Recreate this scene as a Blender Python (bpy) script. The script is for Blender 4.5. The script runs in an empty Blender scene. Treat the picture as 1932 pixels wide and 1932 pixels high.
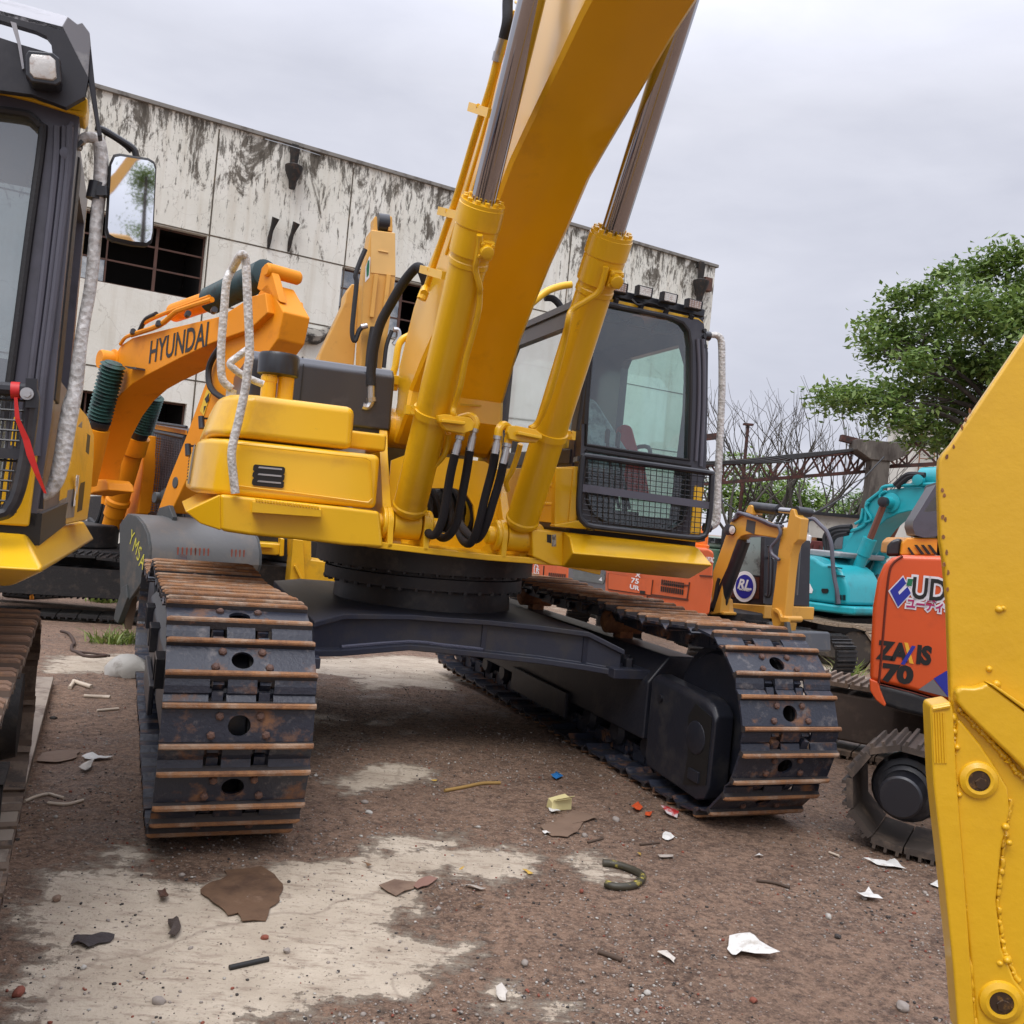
import bpy, bmesh, math, random
import numpy as np
from mathutils import Vector, Matrix, noise
random.seed(7)
SC = bpy.context.scene
COL = SC.collection
R_ = math.radians
# ---------------------------------------------------------------- camera model (pixels of a 1932 px picture -> rays)
FPX, ROLL, CAMH = 1800.0, R_(5.4), 1.545
_c, _s = math.cos(ROLL), math.sin(ROLL)
def ray(x, y):
    dx, dy = (x-966)/FPX, (y-966)/FPX
    return Vector((dx*_c+dy*_s, 1.0, dx*_s-dy*_c))
CAM = Vector((0, 0, CAMH))
def gz(Y):
    t = max(0.0, min(Y, 26.0)-7.0)
    return -0.05*t*min(1.0, t/3.0)
def gpt(x, y):
    r = ray(x, y); t = -CAMH/r.z
    for _ in range(12): t = (gz(t)-CAMH)/r.z
    return CAM+r*t
def wat(x, y, Y): return CAM+ray(x, y)*Y
class Fr:
    """a machine's own frame: u = right in the picture, v = away, w = up"""
    def __init__(s, X, Y, yaw, z=0.0):
        s.O = Vector((X, Y, z)); s.yaw = R_(yaw)
        s.U = Vector((math.cos(s.yaw), math.sin(s.yaw), 0)); s.V = Vector((-math.sin(s.yaw), math.cos(s.yaw), 0))
    def l(s, P):
        d = P-s.O; return Vector((d.dot(s.U), d.dot(s.V), d.z))
    def v(s, x, y, v):
        r = ray(x, y); t = (v-(CAM-s.O).dot(s.V))/r.dot(s.V); return s.l(CAM+r*t)
    def u(s, x, y, u):
        r = ray(x, y); t = (u-(CAM-s.O).dot(s.U))/r.dot(s.U); return s.l(CAM+r*t)
    def w(s, x, y, w):
        r = ray(x, y); t = (w+s.O.z-CAMH)/r.z; return s.l(CAM+r*t)
    def vs(s, pts, v): return [s.v(x, y, v) for x, y in pts]
    def us(s, pts, u): return [s.u(x, y, u) for x, y in pts]
# ---------------------------------------------------------------- objects
def tag(o, label=None, cat=None, group=None, kind=None):
    if label: o['label'] = label
    if cat: o['category'] = cat
    if group: o['group'] = group
    if kind: o['kind'] = kind
    return o
def thing(name, label, cat, fr=None, loc=(0, 0, 0), rz=0.0, group=None):
    o = bpy.data.objects.new(name, None); COL.objects.link(o)
    o.empty_display_size = .2
    if fr is not None: o.location = fr.O; o.rotation_euler = (0, 0, fr.yaw)
    else: o.location = loc; o.rotation_euler = (0, 0, rz)
    return tag(o, label, cat, group)
def V3(*a): return Vector(a)
def catmull(pts, n=6):
    pts = [Vector(p) for p in pts]
    if len(pts) < 3: return pts
    out = []
    P = [pts[0]*2-pts[1]]+pts+[pts[-1]*2-pts[-2]]
    for i in range(1, len(P)-2):
        a, b, c, d = P[i-1:i+3]
        for k in range(n):
            t = k/n
            out.append(.5*((2*b)+(c-a)*t+(2*a-5*b+4*c-d)*t*t+(3*b-a-3*c+d)*t**3))
    out.append(pts[-1]); return out
class MB:
    def __init__(s): s.v = []; s.f = []; s.m = []; s.mi = 0
    def face(s, idx): s.f.append(idx); s.m.append(s.mi)
    def add(s, vs, fs):
        b = len(s.v); s.v += [tuple(p) for p in vs]
        for f in fs: s.face([b+i for i in f])
    def quad(s, a, b, c, d): s.add([a, b, c, d], [(0, 1, 2, 3)])
    def box(s, lo, hi):
        x0, y0, z0 = lo; x1, y1, z1 = hi
        s.add([(x0,y0,z0),(x1,y0,z0),(x1,y1,z0),(x0,y1,z0),(x0,y0,z1),(x1,y0,z1),(x1,y1,z1),(x0,y1,z1)],
              [(3,2,1,0),(4,5,6,7),(0,1,5,4),(1,2,6,5),(2,3,7,6),(3,0,4,7)])
        return s
    def bar(s, a, b, wx, wy, up=(0, 0, 1)):
        a, b = Vector(a), Vector(b); d = (b-a).normalized(); up = Vector(up)
        x = d.cross(up)
        if x.length < 1e-4: x = d.cross(Vector((1, 0, 0)))
        x.normalize(); y = x.cross(d).normalized(); x = x*wx/2; y = y*wy/2
        s.add([a-x-y, a+x-y, a+x+y, a-x+y, b-x-y, b+x-y, b+x+y, b-x+y],
              [(3,2,1,0),(4,5,6,7),(0,1,5,4),(1,2,6,5),(2,3,7,6),(3,0,4,7)]); return s
    def ext(s, pts, d):
        pts = [Vector(p) for p in pts]; d = Vector(d); n = len(pts)
        s.add(pts+[p+d for p in pts], [tuple(range(n)), tuple(reversed(range(n, 2*n)))]+[(i, (i+1) % n, n+(i+1) % n, n+i) for i in range(n)]); return s
    def loft(s, loops, cap=True, close=True):
        n = len(loops[0]); vs = [p for L in loops for p in L]; fs = []
        for k in range(len(loops)-1):
            for i in range(n if close else n-1):
                j = (i+1) % n; fs.append((k*n+i, k*n+j, (k+1)*n+j, (k+1)*n+i))
        if cap: fs += [tuple(reversed(range(n))), tuple(range((len(loops)-1)*n, len(loops)*n))]
        s.add(vs, fs); return s
    def tube(s, pts, r, seg=10, smooth=6, cap=True):
        raw = [Vector(p) for p in pts]
        pts = catmull(raw, smooth) if smooth and len(raw) > 2 else raw
        if isinstance(r, (list, tuple)):
            rr = []; m = len(pts)-1; k = len(r)-1
            for i in range(m+1):
                t = i/m*k; a = min(int(t), k-1); rr.append(r[a]+(r[a+1]-r[a])*(t-a))
        else: rr = [r]*len(pts)
        t0 = (pts[1]-pts[0]).normalized()
        nrm = t0.orthogonal().normalized(); loops = []
        for i, p in enumerate(pts):
            t = (pts[min(i+1, len(pts)-1)]-pts[max(i-1, 0)]).normalized()
            nrm = (nrm-t*nrm.dot(t)).normalized(); b = t.cross(nrm)
            loops.append([p+(nrm*math.cos(2*math.pi*k/seg)+b*math.sin(2*math.pi*k/seg))*rr[i] for k in range(seg)])
        return s.loft(loops, cap)
    def cyl(s, a, b, r0, r1=None, seg=20): return s.tube([a, b], [r0, r0 if r1 is None else r1], seg, 0)
    def lathe(s, a, axis, prof, seg=24):
        """prof = [(distance along the axis, radius)]"""
        a = Vector(a); ax = Vector(axis).normalized(); n = ax.orthogonal().normalized(); b = ax.cross(n)
        return s.loft([[a+ax*h+(n*math.cos(2*math.pi*k/seg)+b*math.sin(2*math.pi*k/seg))*r for k in range(seg)] for h, r in prof])
    def ring(s, outer, inner, d, n=56):
        """a frame: the area between two loops lying in one plane, given thickness d"""
        outer = [Vector(p) for p in outer]; inner = [Vector(p) for p in inner]; d = Vector(d)
        c = sum(inner, Vector())/len(inner)
        nn = Vector()
        for i in range(len(outer)): nn += (outer[i]-c).cross(outer[(i+1) % len(outer)]-c)
        nn.normalize(); ex = nn.orthogonal().normalized(); ey = nn.cross(ex)
        def hit(poly, dx, dy):
            best = None
            q = [((p-c).dot(ex), (p-c).dot(ey), p) for p in poly]
            for i in range(len(q)):
                x1, y1, p1 = q[i]; x2, y2, p2 = q[(i+1) % len(q)]
                den = dx*(y2-y1)-dy*(x2-x1)
                if abs(den) < 1e-12: continue
                t = (x1*(y2-y1)-y1*(x2-x1))/den; k = (x1*dy-y1*dx)/den
                if t > 0 and -1e-9 <= k <= 1+1e-9 and (best is None or t > best[0]): best = (t, p1+(p2-p1)*k)
            return best[1] if best else c
        angs = sorted(set([round(2*math.pi*i/n, 5) for i in range(n)]+[round(math.atan2((p-c).dot(ey), (p-c).dot(ex)) % (2*math.pi), 5) for p in outer+inner]))
        A = [hit(outer, math.cos(a), math.sin(a)) for a in angs]; B = [hit(inner, math.cos(a), math.sin(a)) for a in angs]
        N = len(angs); fs = []
        for i in range(N):
            j = (i+1) % N
            fs += [(i, j, N+j, N+i), (2*N+i, 3*N+i, 3*N+j, 2*N+j), (i, 2*N+i, 2*N+j, j), (N+i, N+j, 3*N+j, 3*N+i)]
        s.add(A+B+[p+d for p in A]+[p+d for p in B], fs); return s
    def mesh(s, name, mats, ang=35):
        me = bpy.data.meshes.new(name); me.from_pydata(s.v, [], s.f)
        for m in (mats if isinstance(mats, (list, tuple)) else [mats]): me.materials.append(m)
        if any(s.m): me.polygons.foreach_set('material_index', s.m)
        bm = bmesh.new(); bm.from_mesh(me); bmesh.ops.recalc_face_normals(bm, faces=bm.faces); bm.to_mesh(me); bm.free()
        me.polygons.foreach_set('use_smooth', [True]*len(me.polygons))
        me.set_sharp_from_angle(angle=R_(ang)); me.update(); return me
    def build(s, name, mats, parent=None, bevel=0, label=None, ang=35, seg=2):
        o = bpy.data.objects.new(name, s.mesh(name, mats, ang)); COL.objects.link(o)
        if parent is not None: o.parent = parent
        if bevel:
            b = o.modifiers.new('bevel', 'BEVEL'); b.width = bevel; b.segments = seg; b.limit_method = 'ANGLE'; b.angle_limit = R_(30); b.harden_normals = True
        if label: o['label'] = label
        return o
def text_mesh(s, size, at, right, up, extr=.002, bold=0.0, align='CENTER', shear=0.0, fill_scale=(1, 1)):
    """writing as a mesh: returns an MB"""
    cu = bpy.data.curves.new('writing', 'FONT'); cu.body = s; cu.size = size; cu.extrude = extr; cu.offset = bold; cu.shear = shear
    cu.align_x = align; cu.align_y = 'CENTER'; cu.resolution_u = 3
    o = bpy.data.objects.new('writing', cu); COL.objects.link(o)
    dg = bpy.context.evaluated_depsgraph_get(); dg.update()
    me = bpy.data.meshes.new_from_object(o.evaluated_get(dg))
    right, up = Vector(right).normalized(), Vector(up).normalized(); nn = right.cross(up)
    b = MB(); at = Vector(at)
    b.add([at+right*(v.co.x*fill_scale[0])+up*(v.co.y*fill_scale[1])+nn*v.co.z for v in me.vertices], [tuple(p.vertices) for p in me.polygons])
    bpy.data.objects.remove(o); bpy.data.curves.remove(cu); bpy.data.meshes.remove(me)
    return b
# ---------------------------------------------------------------- materials
def nt_new(name):
    m = bpy.data.materials.new(name); m.use_nodes = True; nt = m.node_tree; nt.nodes.clear()
    return m, nt
class NT:
    def __init__(s, nt): s.nt = nt
    def n(s, t, **k):
        nd = s.nt.nodes.new(t)
        for a, b in k.items():
            if a.startswith('i_'):
                key = a[2:]; key = int(key) if key.isdigit() else key
                nd.inputs[key].default_value = b
            else: setattr(nd, a, b)
        return nd
    def L(s, a, b): s.nt.links.new(a, b)
    def noise(s, vec, sc, det=6, rough=.6, dist=0.0):
        nd = s.n('ShaderNodeTexNoise'); nd.inputs['Scale'].default_value = sc; nd.inputs['Detail'].default_value = det
        nd.inputs['Roughness'].default_value = rough; nd.inputs['Distortion'].default_value = dist
        if vec is not None: s.L(vec, nd.inputs['Vector'])
        return nd.outputs['Fac']
    def mapr(s, val, lo, hi, a=0.0, b=1.0):
        nd = s.n('ShaderNodeMapRange'); nd.inputs[1].default_value = lo; nd.inputs[2].default_value = hi; nd.inputs[3].default_value = a; nd.inputs[4].default_value = b
        s.L(val, nd.inputs[0]); return nd.outputs[0]
    def math(s, op, a, b=None):
        nd = s.n('ShaderNodeMath', operation=op)
        for i, q in enumerate((a, b)):
            if q is None: continue
            if isinstance(q, (int, float)): nd.inputs[i].default_value = q
            else: s.L(q, nd.inputs[i])
        return nd.outputs[0]
    def mix(s, fac, a, b):
        nd = s.n('ShaderNodeMix', data_type='RGBA')
        for i, q in ((0, fac), (6, a), (7, b)):
            if isinstance(q, (int, float)): nd.inputs[i].default_value = q
            elif isinstance(q, (tuple, list)): nd.inputs[i].default_value = (*q, 1) if len(q) == 3 else q
            else: s.L(q, nd.inputs[i])
        return nd.outputs[2]
    def vmap(s, vec, scale=(1, 1, 1), loc=None):
        nd = s.n('ShaderNodeMapping'); nd.inputs['Scale'].default_value = scale; s.L(vec, nd.inputs['Vector'])
        if loc is not None:
            if hasattr(loc, 'default_value'): s.L(loc, nd.inputs['Location'])
            else: nd.inputs['Location'].default_value = loc
        return nd.outputs[0]
    def out(s, bsdf): s.L(bsdf, s.n('ShaderNodeOutputMaterial').inputs[0])
    def bump(s, h, strength, dist=.01):
        nd = s.n('ShaderNodeBump'); nd.inputs['Strength'].default_value = strength; nd.inputs['Distance'].default_value = dist
        s.L(h, nd.inputs['Height']); return nd.outputs[0]
MC = {}
def M(name, col, rough=.5, metal=0.0, col2=None, sc=4.0, lo=.52, hi=.68, bump=0.0, bsc=60.0, coat=0.0, stretch=(1, 1, 1), col3=None, sc3=20.0, lo3=.6, hi3=.7, r2=None, spec=.5):
    if name in MC: return MC[name]
    m, nt = nt_new(name); T = NT(nt)
    tc = T.n('ShaderNodeTexCoord'); oi = T.n('ShaderNodeObjectInfo')
    off = T.math('MULTIPLY', oi.outputs['Random'], 37.0)
    cmb = T.n('ShaderNodeCombineXYZ'); T.L(off, cmb.inputs[0]); T.L(off, cmb.inputs[2])
    vec = T.vmap(tc.outputs['Object'], stretch, cmb.outputs[0])
    b = T.n('ShaderNodeBsdfPrincipled'); b.inputs['Metallic'].default_value = metal; b.inputs['Roughness'].default_value = rough
    b.inputs['Coat Weight'].default_value = coat; b.inputs['Coat Roughness'].default_value = .12; b.inputs['Specular IOR Level'].default_value = spec
    big = T.noise(vec, sc*.35, 3)
    c = T.mix(T.mapr(big, .3, .7), tuple(x*.9 for x in col), tuple(min(1, x*1.08) for x in col))
    if col2 is not None:
        f = T.mapr(T.noise(vec, sc, 9, .68), lo, hi); c = T.mix(f, c, col2)
        if r2 is not None: T.L(T.mapr(f, 0, 1, rough, r2), b.inputs['Roughness'])
    if col3 is not None: c = T.mix(T.mapr(T.noise(vec, sc3, 6, .7), lo3, hi3), c, col3)
    T.L(c, b.inputs['Base Color'])
    if bump: T.L(T.bump(T.noise(vec, bsc, 4), bump), b.inputs['Normal'])
    T.out(b.outputs[0]); MC[name] = m; return m
def glass(name, tint=(.62, .8, .78), refl=.12, dirt=.06):
    m, nt = nt_new(name); T = NT(nt)
    tr = T.n('ShaderNodeBsdfTransparent'); tr.inputs[0].default_value = (*tint, 1)
    gl = T.n('ShaderNodeBsdfGlossy'); gl.inputs['Roughness'].default_value = .04; gl.inputs[0].default_value = (.85, .9, .95, 1)
    df = T.n('ShaderNodeBsdfDiffuse'); df.inputs[0].default_value = (.5, .52, .52, 1)
    lw = T.n('ShaderNodeLayerWeight'); lw.inputs[0].default_value = .35
    f = T.mapr(lw.outputs['Fresnel'], 0, 1, refl, .9)
    mx = T.n('ShaderNodeMixShader'); T.L(f, mx.inputs[0]); T.L(tr.outputs[0], mx.inputs[1]); T.L(gl.outputs[0], mx.inputs[2])
    m2 = T.n('ShaderNodeMixShader'); tc = T.n('ShaderNodeTexCoord')
    T.L(T.mapr(T.noise(tc.outputs['Object'], 3, 6), .35, .8, 0, dirt*2.4), m2.inputs[0]); T.L(mx.outputs[0], m2.inputs[1]); T.L(df.outputs[0], m2.inputs[2])
    T.out(m2.outputs[0]); return m
YEL = M('yellow_paint', (.80, .455, .008), .34, coat=.28, col2=(.60, .30, .012), sc=2.2, lo=.55, hi=.8, bump=.06, bsc=140, col3=(.30, .16, .03), sc3=7, lo3=.66, hi3=.80)
YEL2 = M('yellow_paint_chipped', (.74, .40, .008), .42, coat=.15, col2=(.42, .24, .02), sc=3, lo=.55, hi=.75, bump=.35, bsc=38, col3=(.16, .07, .02), sc3=26, lo3=.73, hi3=.76)
YELB = M('boom_yellow_paint', (.80, .43, .006), .30, coat=.75, col2=(.60, .30, .012), sc=2.2, lo=.58, hi=.8, bump=.03, bsc=120)
OCH = M('ochre_paint', (.60, .30, .04), .42, coat=.2, col2=(.36, .17, .03), sc=3, lo=.55, hi=.75)
TAN = M('tan_yellow_paint', (.66, .35, .07), .45, coat=.15, col2=(.42, .22, .05), sc=3, lo=.55, hi=.75)
ORA = M('amber_orange_paint', (.77, .27, .005), .55, coat=0, spec=.3, col2=(.52, .16, .008), sc=3, lo=.56, hi=.78)
RED = M('red_orange_paint', (.66, .085, .012), .38, coat=.3, col2=(.48, .06, .012), sc=2.5, lo=.55, hi=.8)
SAL = M('faded_orange_paint', (.62, .115, .03), .5, col2=(.44, .08, .025), sc=3, lo=.5, hi=.75)
TEA = M('teal_paint', (.012, .33, .38), .4, coat=.2, col2=(.02, .21, .24), sc=3, lo=.52, hi=.75)
BLK = M('black_paint', (.012, .013, .018), .38, coat=.2, col2=(.035, .034, .036), sc=5)
DRK = M('navy_black_steel', (.014, .016, .024), .42, col2=(.045, .043, .042), sc=5, lo=.5, hi=.72, bump=.1, bsc=60)
CAR = M('car_body_paint', (.026, .03, .048), .45, col2=(.055, .05, .045), sc=4, lo=.5, hi=.75, bump=.1, bsc=50)
GRY = M('grey_violet_paint', (.085, .085, .11), .4, coat=.15, col2=(.06, .058, .07), sc=3)
HOOD = M('dark_hood_paint', (.03, .032, .042), .3, coat=.4, col2=(.06, .06, .07), sc=3)
LGR = M('light_grey_paint', (.34, .34, .36), .45, col2=(.2, .2, .21), sc=4)
RUB = M('black_rubber', (.012, .012, .014), .55, bump=.2, bsc=90)
SLV = M('black_fabric_sleeve', (.013, .013, .017), .75, bump=.5, bsc=160)
CHR = M('chrome_rod', (.40, .39, .40), .09, 1.0)
STL = M('bright_steel', (.5, .5, .5), .35, .9)
RST = M('rust', (.17, .07, .03), .85, col2=(.30, .13, .05), sc=14, lo=.42, hi=.6, bump=.4, bsc=60, col3=(.03, .025, .025), sc3=9, lo3=.58, hi3=.7)
RSTB = M('grouser_rust_highlights', (.33, .16, .07), .8, col2=(.16, .075, .04), sc=14, lo=.42, hi=.62, bump=.5, bsc=90, col3=(.46, .33, .23), sc3=7, lo3=.48, hi3=.68)  # rust, with the tips' tan highlights mixed into the colour
RSTS = M('grouser_side_unlit', (.035, .03, .03), .6, col2=(.20, .085, .035), sc=7, lo=.62, hi=.70, bump=.4, bsc=60, col3=(.11, .09, .075), sc3=12, lo3=.64, hi3=.76)  # dark steel and rust; the sides' unlit look is put into the colour
SHOE = M('track_shoe_steel', (.022, .026, .04), .36, col2=(.20, .095, .045), sc=5, lo=.54, hi=.66, bump=.3, bsc=60, col3=(.15, .135, .13), sc3=11, lo3=.56, hi3=.74, r2=.8)
SHOE2 = M('dusty_shoe_steel', (.175, .125, .09), .7, col2=(.06, .045, .036), sc=6, lo=.5, hi=.62, bump=.3, bsc=50, col3=(.28, .17, .10), sc3=16, lo3=.58, hi3=.7)
GRIME = M('greasy_black', (.012, .011, .011), .6, col2=(.05, .038, .03), sc=8, lo=.52, hi=.7, bump=.4, bsc=40)
def foil_mat():
    m, nt = nt_new('crinkled_foil_wrap'); T = NT(nt); tc = T.n('ShaderNodeTexCoord')
    b = T.n('ShaderNodeBsdfPrincipled'); b.inputs['Roughness'].default_value = .38; b.inputs['Metallic'].default_value = .05
    f = T.noise(tc.outputs['Object'], 34, 5, .7)
    T.L(T.mix(T.mapr(f, .35, .65), (.36, .35, .33), (.72, .71, .69)), b.inputs['Base Color'])
    vo = T.n('ShaderNodeTexVoronoi'); vo.inputs['Scale'].default_value = 55; T.L(tc.outputs['Object'], vo.inputs['Vector'])
    T.L(T.bump(T.math('ADD', f, vo.outputs['Distance']), .55, .008), b.inputs['Normal']); T.out(b.outputs[0]); return m
FOIL = foil_mat()
GLS = glass('cab_glass', (.70, .90, .86), .085, .05)
GLSL = glass('lower_cab_glass', (.50, .62, .60), .04, .05)
GLS2 = glass('dark_tinted_glass', (.10, .13, .14), .12)
WHT = M('white_lettering', (.78, .78, .78), .5)
BLKT = M('black_lettering', (.01, .01, .01), .5)
LENS = M('lamp_lens', (.62, .60, .56), .15, .3, col2=(.35, .25, .2), sc=30, bump=.12, bsc=90)
REDL = M('red_plastic', (.42, .02, .015), .5)
# ================================================================= camera, light, sky
cam = bpy.data.cameras.new('camera'); co = bpy.data.objects.new('camera', cam); COL.objects.link(co)
cam.sensor_width = 36; cam.lens = FPX/1932*36; cam.clip_start = .05; cam.clip_end = 2000
co.matrix_world = Matrix(((_c, -_s, 0, 0), (0, 0, -1, 0), (_s, _c, 0, CAMH), (0, 0, 0, 1)))
SC.camera = co
SUN_EL, SUN_AZ = R_(58), R_(200)     # azimuth measured from +Y towards +X: behind the camera and to the left
sd = bpy.data.lights.new('sun', 'SUN'); so = bpy.data.objects.new('sun', sd); COL.objects.link(so)
sd.energy = 1.45; sd.angle = R_(35); sd.color = (1, .965, .92)
dvec = Vector((math.sin(SUN_AZ)*math.cos(SUN_EL), math.cos(SUN_AZ)*math.cos(SUN_EL), math.sin(SUN_EL)))
so.rotation_euler = dvec.to_track_quat('Z', 'Y').to_euler(); so.location = dvec*40
w = bpy.data.worlds.new('World'); SC.world = w; w.use_nodes = True
T = NT(w.node_tree); w.node_tree.nodes.clear()
sky = T.n('ShaderNodeTexSky', sky_type='NISHITA'); sky.sun_disc = False; sky.sun_elevation = SUN_EL; sky.sun_rotation = SUN_AZ; sky.dust_density = 3
tc = T.n('ShaderNodeTexCoord'); sp = T.n('ShaderNodeSeparateXYZ'); T.L(tc.outputs['Generated'], sp.inputs[0])
cl = T.noise(T.vmap(tc.outputs['Generated'], (1.0, 1.0, 2.4), (.3, .1, .2)), 2.1, 7, .52, .35)
cl2 = T.noise(T.vmap(tc.outputs['Generated'], (1, 1, 3.2), (4.3, 1.1, .2)), 5.5, 7, .55, .4)
ccol = T.mix(T.mapr(T.math('ADD', T.math('MULTIPLY', cl, .72), T.math('MULTIPLY', cl2, .28)), .36, .62), (.535, .55, .635), (.685, .695, .775))
# an overcast sky is brighter towards the zenith
up = T.mapr(sp.outputs[2], .40, 1.0, 1.0, 3.4)
vm = T.n('ShaderNodeVectorMath', operation='SCALE'); T.L(ccol, vm.inputs[0]); T.L(up, vm.inputs['Scale'])
b1 = T.n('ShaderNodeBackground'); T.L(sky.outputs[0], b1.inputs[0]); b1.inputs[1].default_value = .1
b2 = T.n('ShaderNodeBackground'); T.L(vm.outputs[0], b2.inputs[0]); b2.inputs[1].default_value = 1.0
mx = T.n('ShaderNodeMixShader'); mx.inputs[0].default_value = .94; T.L(b1.outputs[0], mx.inputs[1]); T.L(b2.outputs[0], mx.inputs[2])
T.L(mx.outputs[0], T.n('ShaderNodeOutputWorld').inputs[0])
SC.view_settings.view_transform = 'Standard'; SC.view_settings.look = 'None'; SC.view_settings.exposure = .26; SC.view_settings.gamma = 1
SC.cycles.use_denoising = True; SC.cycles.max_bounces = 7; SC.cycles.transparent_max_bounces = 12; SC.cycles.sample_clamp_indirect = 4
# ================================================================= ground
def gpoly(pts): return [(gpt(x, y).x, gpt(x, y).y) for x, y in pts]
PATCH = [gpoly(p) for p in (
 [(65,1648),(130,1640),(165,1638),(280,1635),(290,1650),(380,1658),(430,1646),(530,1628),(570,1618),(644,1616),(744,1607),(844,1599),(931,1599),(1011,1606),(1020,1630),(997,1648),(937,1668),(911,1651),(851,1645),(817,1665),(801,1688),(794,1721),(754,1748),(804,1768),(861,1778),(871,1801),(804,1825),(777,1861),(644,1880),(500,1925),(420,1990),(60,1990),(36,1880),(52,1780),(25,1735),(45,1690)],
 [(1069,1612),(1120,1602),(1140,1628),(1185,1655),(1128,1658),(1085,1638)],
 [(700,1600),(730,1580),(800,1572),(880,1570),(870,1592),(790,1602)],
 [(640,1470),(690,1446),(760,1441),(822,1450),(800,1470),(720,1482),(660,1492)],
 [(925,1862),(958,1855),(965,1885),(940,1895)],
 [(1020,1895),(1060,1890),(1070,1915),(1030,1915)],
 [(205,1598),(270,1590),(282,1622),(215,1626)],
 [(90,1236),(300,1232),(420,1240),(600,1240),(850,1246),(850,1272),(700,1280),(600,1268),(300,1268),(100,1266)],
 [(620,1240),(760,1235),(860,1245),(850,1300),(780,1292),(690,1300)],
 [(1320,1220),(1500,1235),(1640,1280),(1640,1340),(1560,1330),(1450,1270),(1330,1262)],
)]
def axis(parts):
    out = []
    for a, b, st in parts: out += list(np.arange(a, b-1e-6, st))
    return np.array(sorted(set(np.round(out+[parts[-1][1]], 4))))
gx = axis([(-320,-60,40),(-60,-12,4),(-12,-4,.5),(-4,4.6,.045),(4.6,14,.5),(14,60,4),(60,320,40)])
gy = axis([(-80,-8,12),(-8,1.6,.8),(1.6,8.5,.045),(8.5,16,.16),(16,36,1.0),(36,100,8),(100,600,50)])
GX, GY = np.meshgrid(gx, gy)
def inside_dist(poly, X, Y):
    d = np.full(X.shape, 1e9); ins = np.zeros(X.shape, bool); n = len(poly)
    for i in range(n):
        x1, y1 = poly[i]; x2, y2 = poly[(i+1) % n]
        dx, dy = x2-x1, y2-y1; t = np.clip(((X-x1)*dx+(Y-y1)*dy)/(dx*dx+dy*dy+1e-12), 0, 1)
        d = np.minimum(d, np.hypot(X-x1-t*dx, Y-y1-t*dy))
        c = ((y1 > Y) != (y2 > Y)) & (X < dx*(Y-y1)/(dy+1e-12)+x1); ins ^= c
    return np.where(ins, d, -d)
sdist = np.full(GX.shape, -1.0)
for k, p in enumerate(PATCH): sdist = np.maximum(sdist, inside_dist(p, GX, GY))
conc = np.clip((sdist+.05)/.35, -1, 1)
far = np.clip((GY-12)/8, 0, 1); conc = np.maximum(conc, -1+far*.95)
def cutd(X, Y): return math.sin(X*1.7+1)*math.sin(Y*1.3+2)
ZG = np.zeros(GX.shape)
for j in range(GX.shape[0]):
    for i in range(GX.shape[1]):
        x, y = GX[j, i], GY[j, i]; z = gz(y)
        if 1 < y < 17 and -12 < x < 14:
            a = 1-max(0, conc[j, i])*.8 if conc[j, i] > 0 else 1.0
            n1 = noise.fractal(Vector((x*.9, y*.9, 0)), .9, 2.2, 4); n2 = noise.fractal(Vector((x*4.5, y*4.5, 3)), 1.0, 2.1, 3)
            z += (.010*n1+.007*n2*a)-.012
            if conc[j, i] < 0: z += .006*min(1, -conc[j, i]*3)
        ZG[j, i] = z
nx_, ny_ = len(gx), len(gy)
gv = np.stack([GX.ravel(), GY.ravel(), ZG.ravel()], 1)
idx = np.arange(nx_*ny_).reshape(ny_, nx_)
gf = np.stack([idx[:-1, :-1], idx[:-1, 1:], idx[1:, 1:], idx[1:, :-1]], -1).reshape(-1, 4)
gm = bpy.data.meshes.new('ground'); gm.from_pydata(gv.tolist(), [], gf.tolist()); gm.update()
at_ = gm.attributes.new('concrete', 'FLOAT', 'POINT'); at_.data.foreach_set('value', conc.ravel().astype(np.float32))
gm.polygons.foreach_set('use_smooth', [True]*len(gm.polygons))
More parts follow.
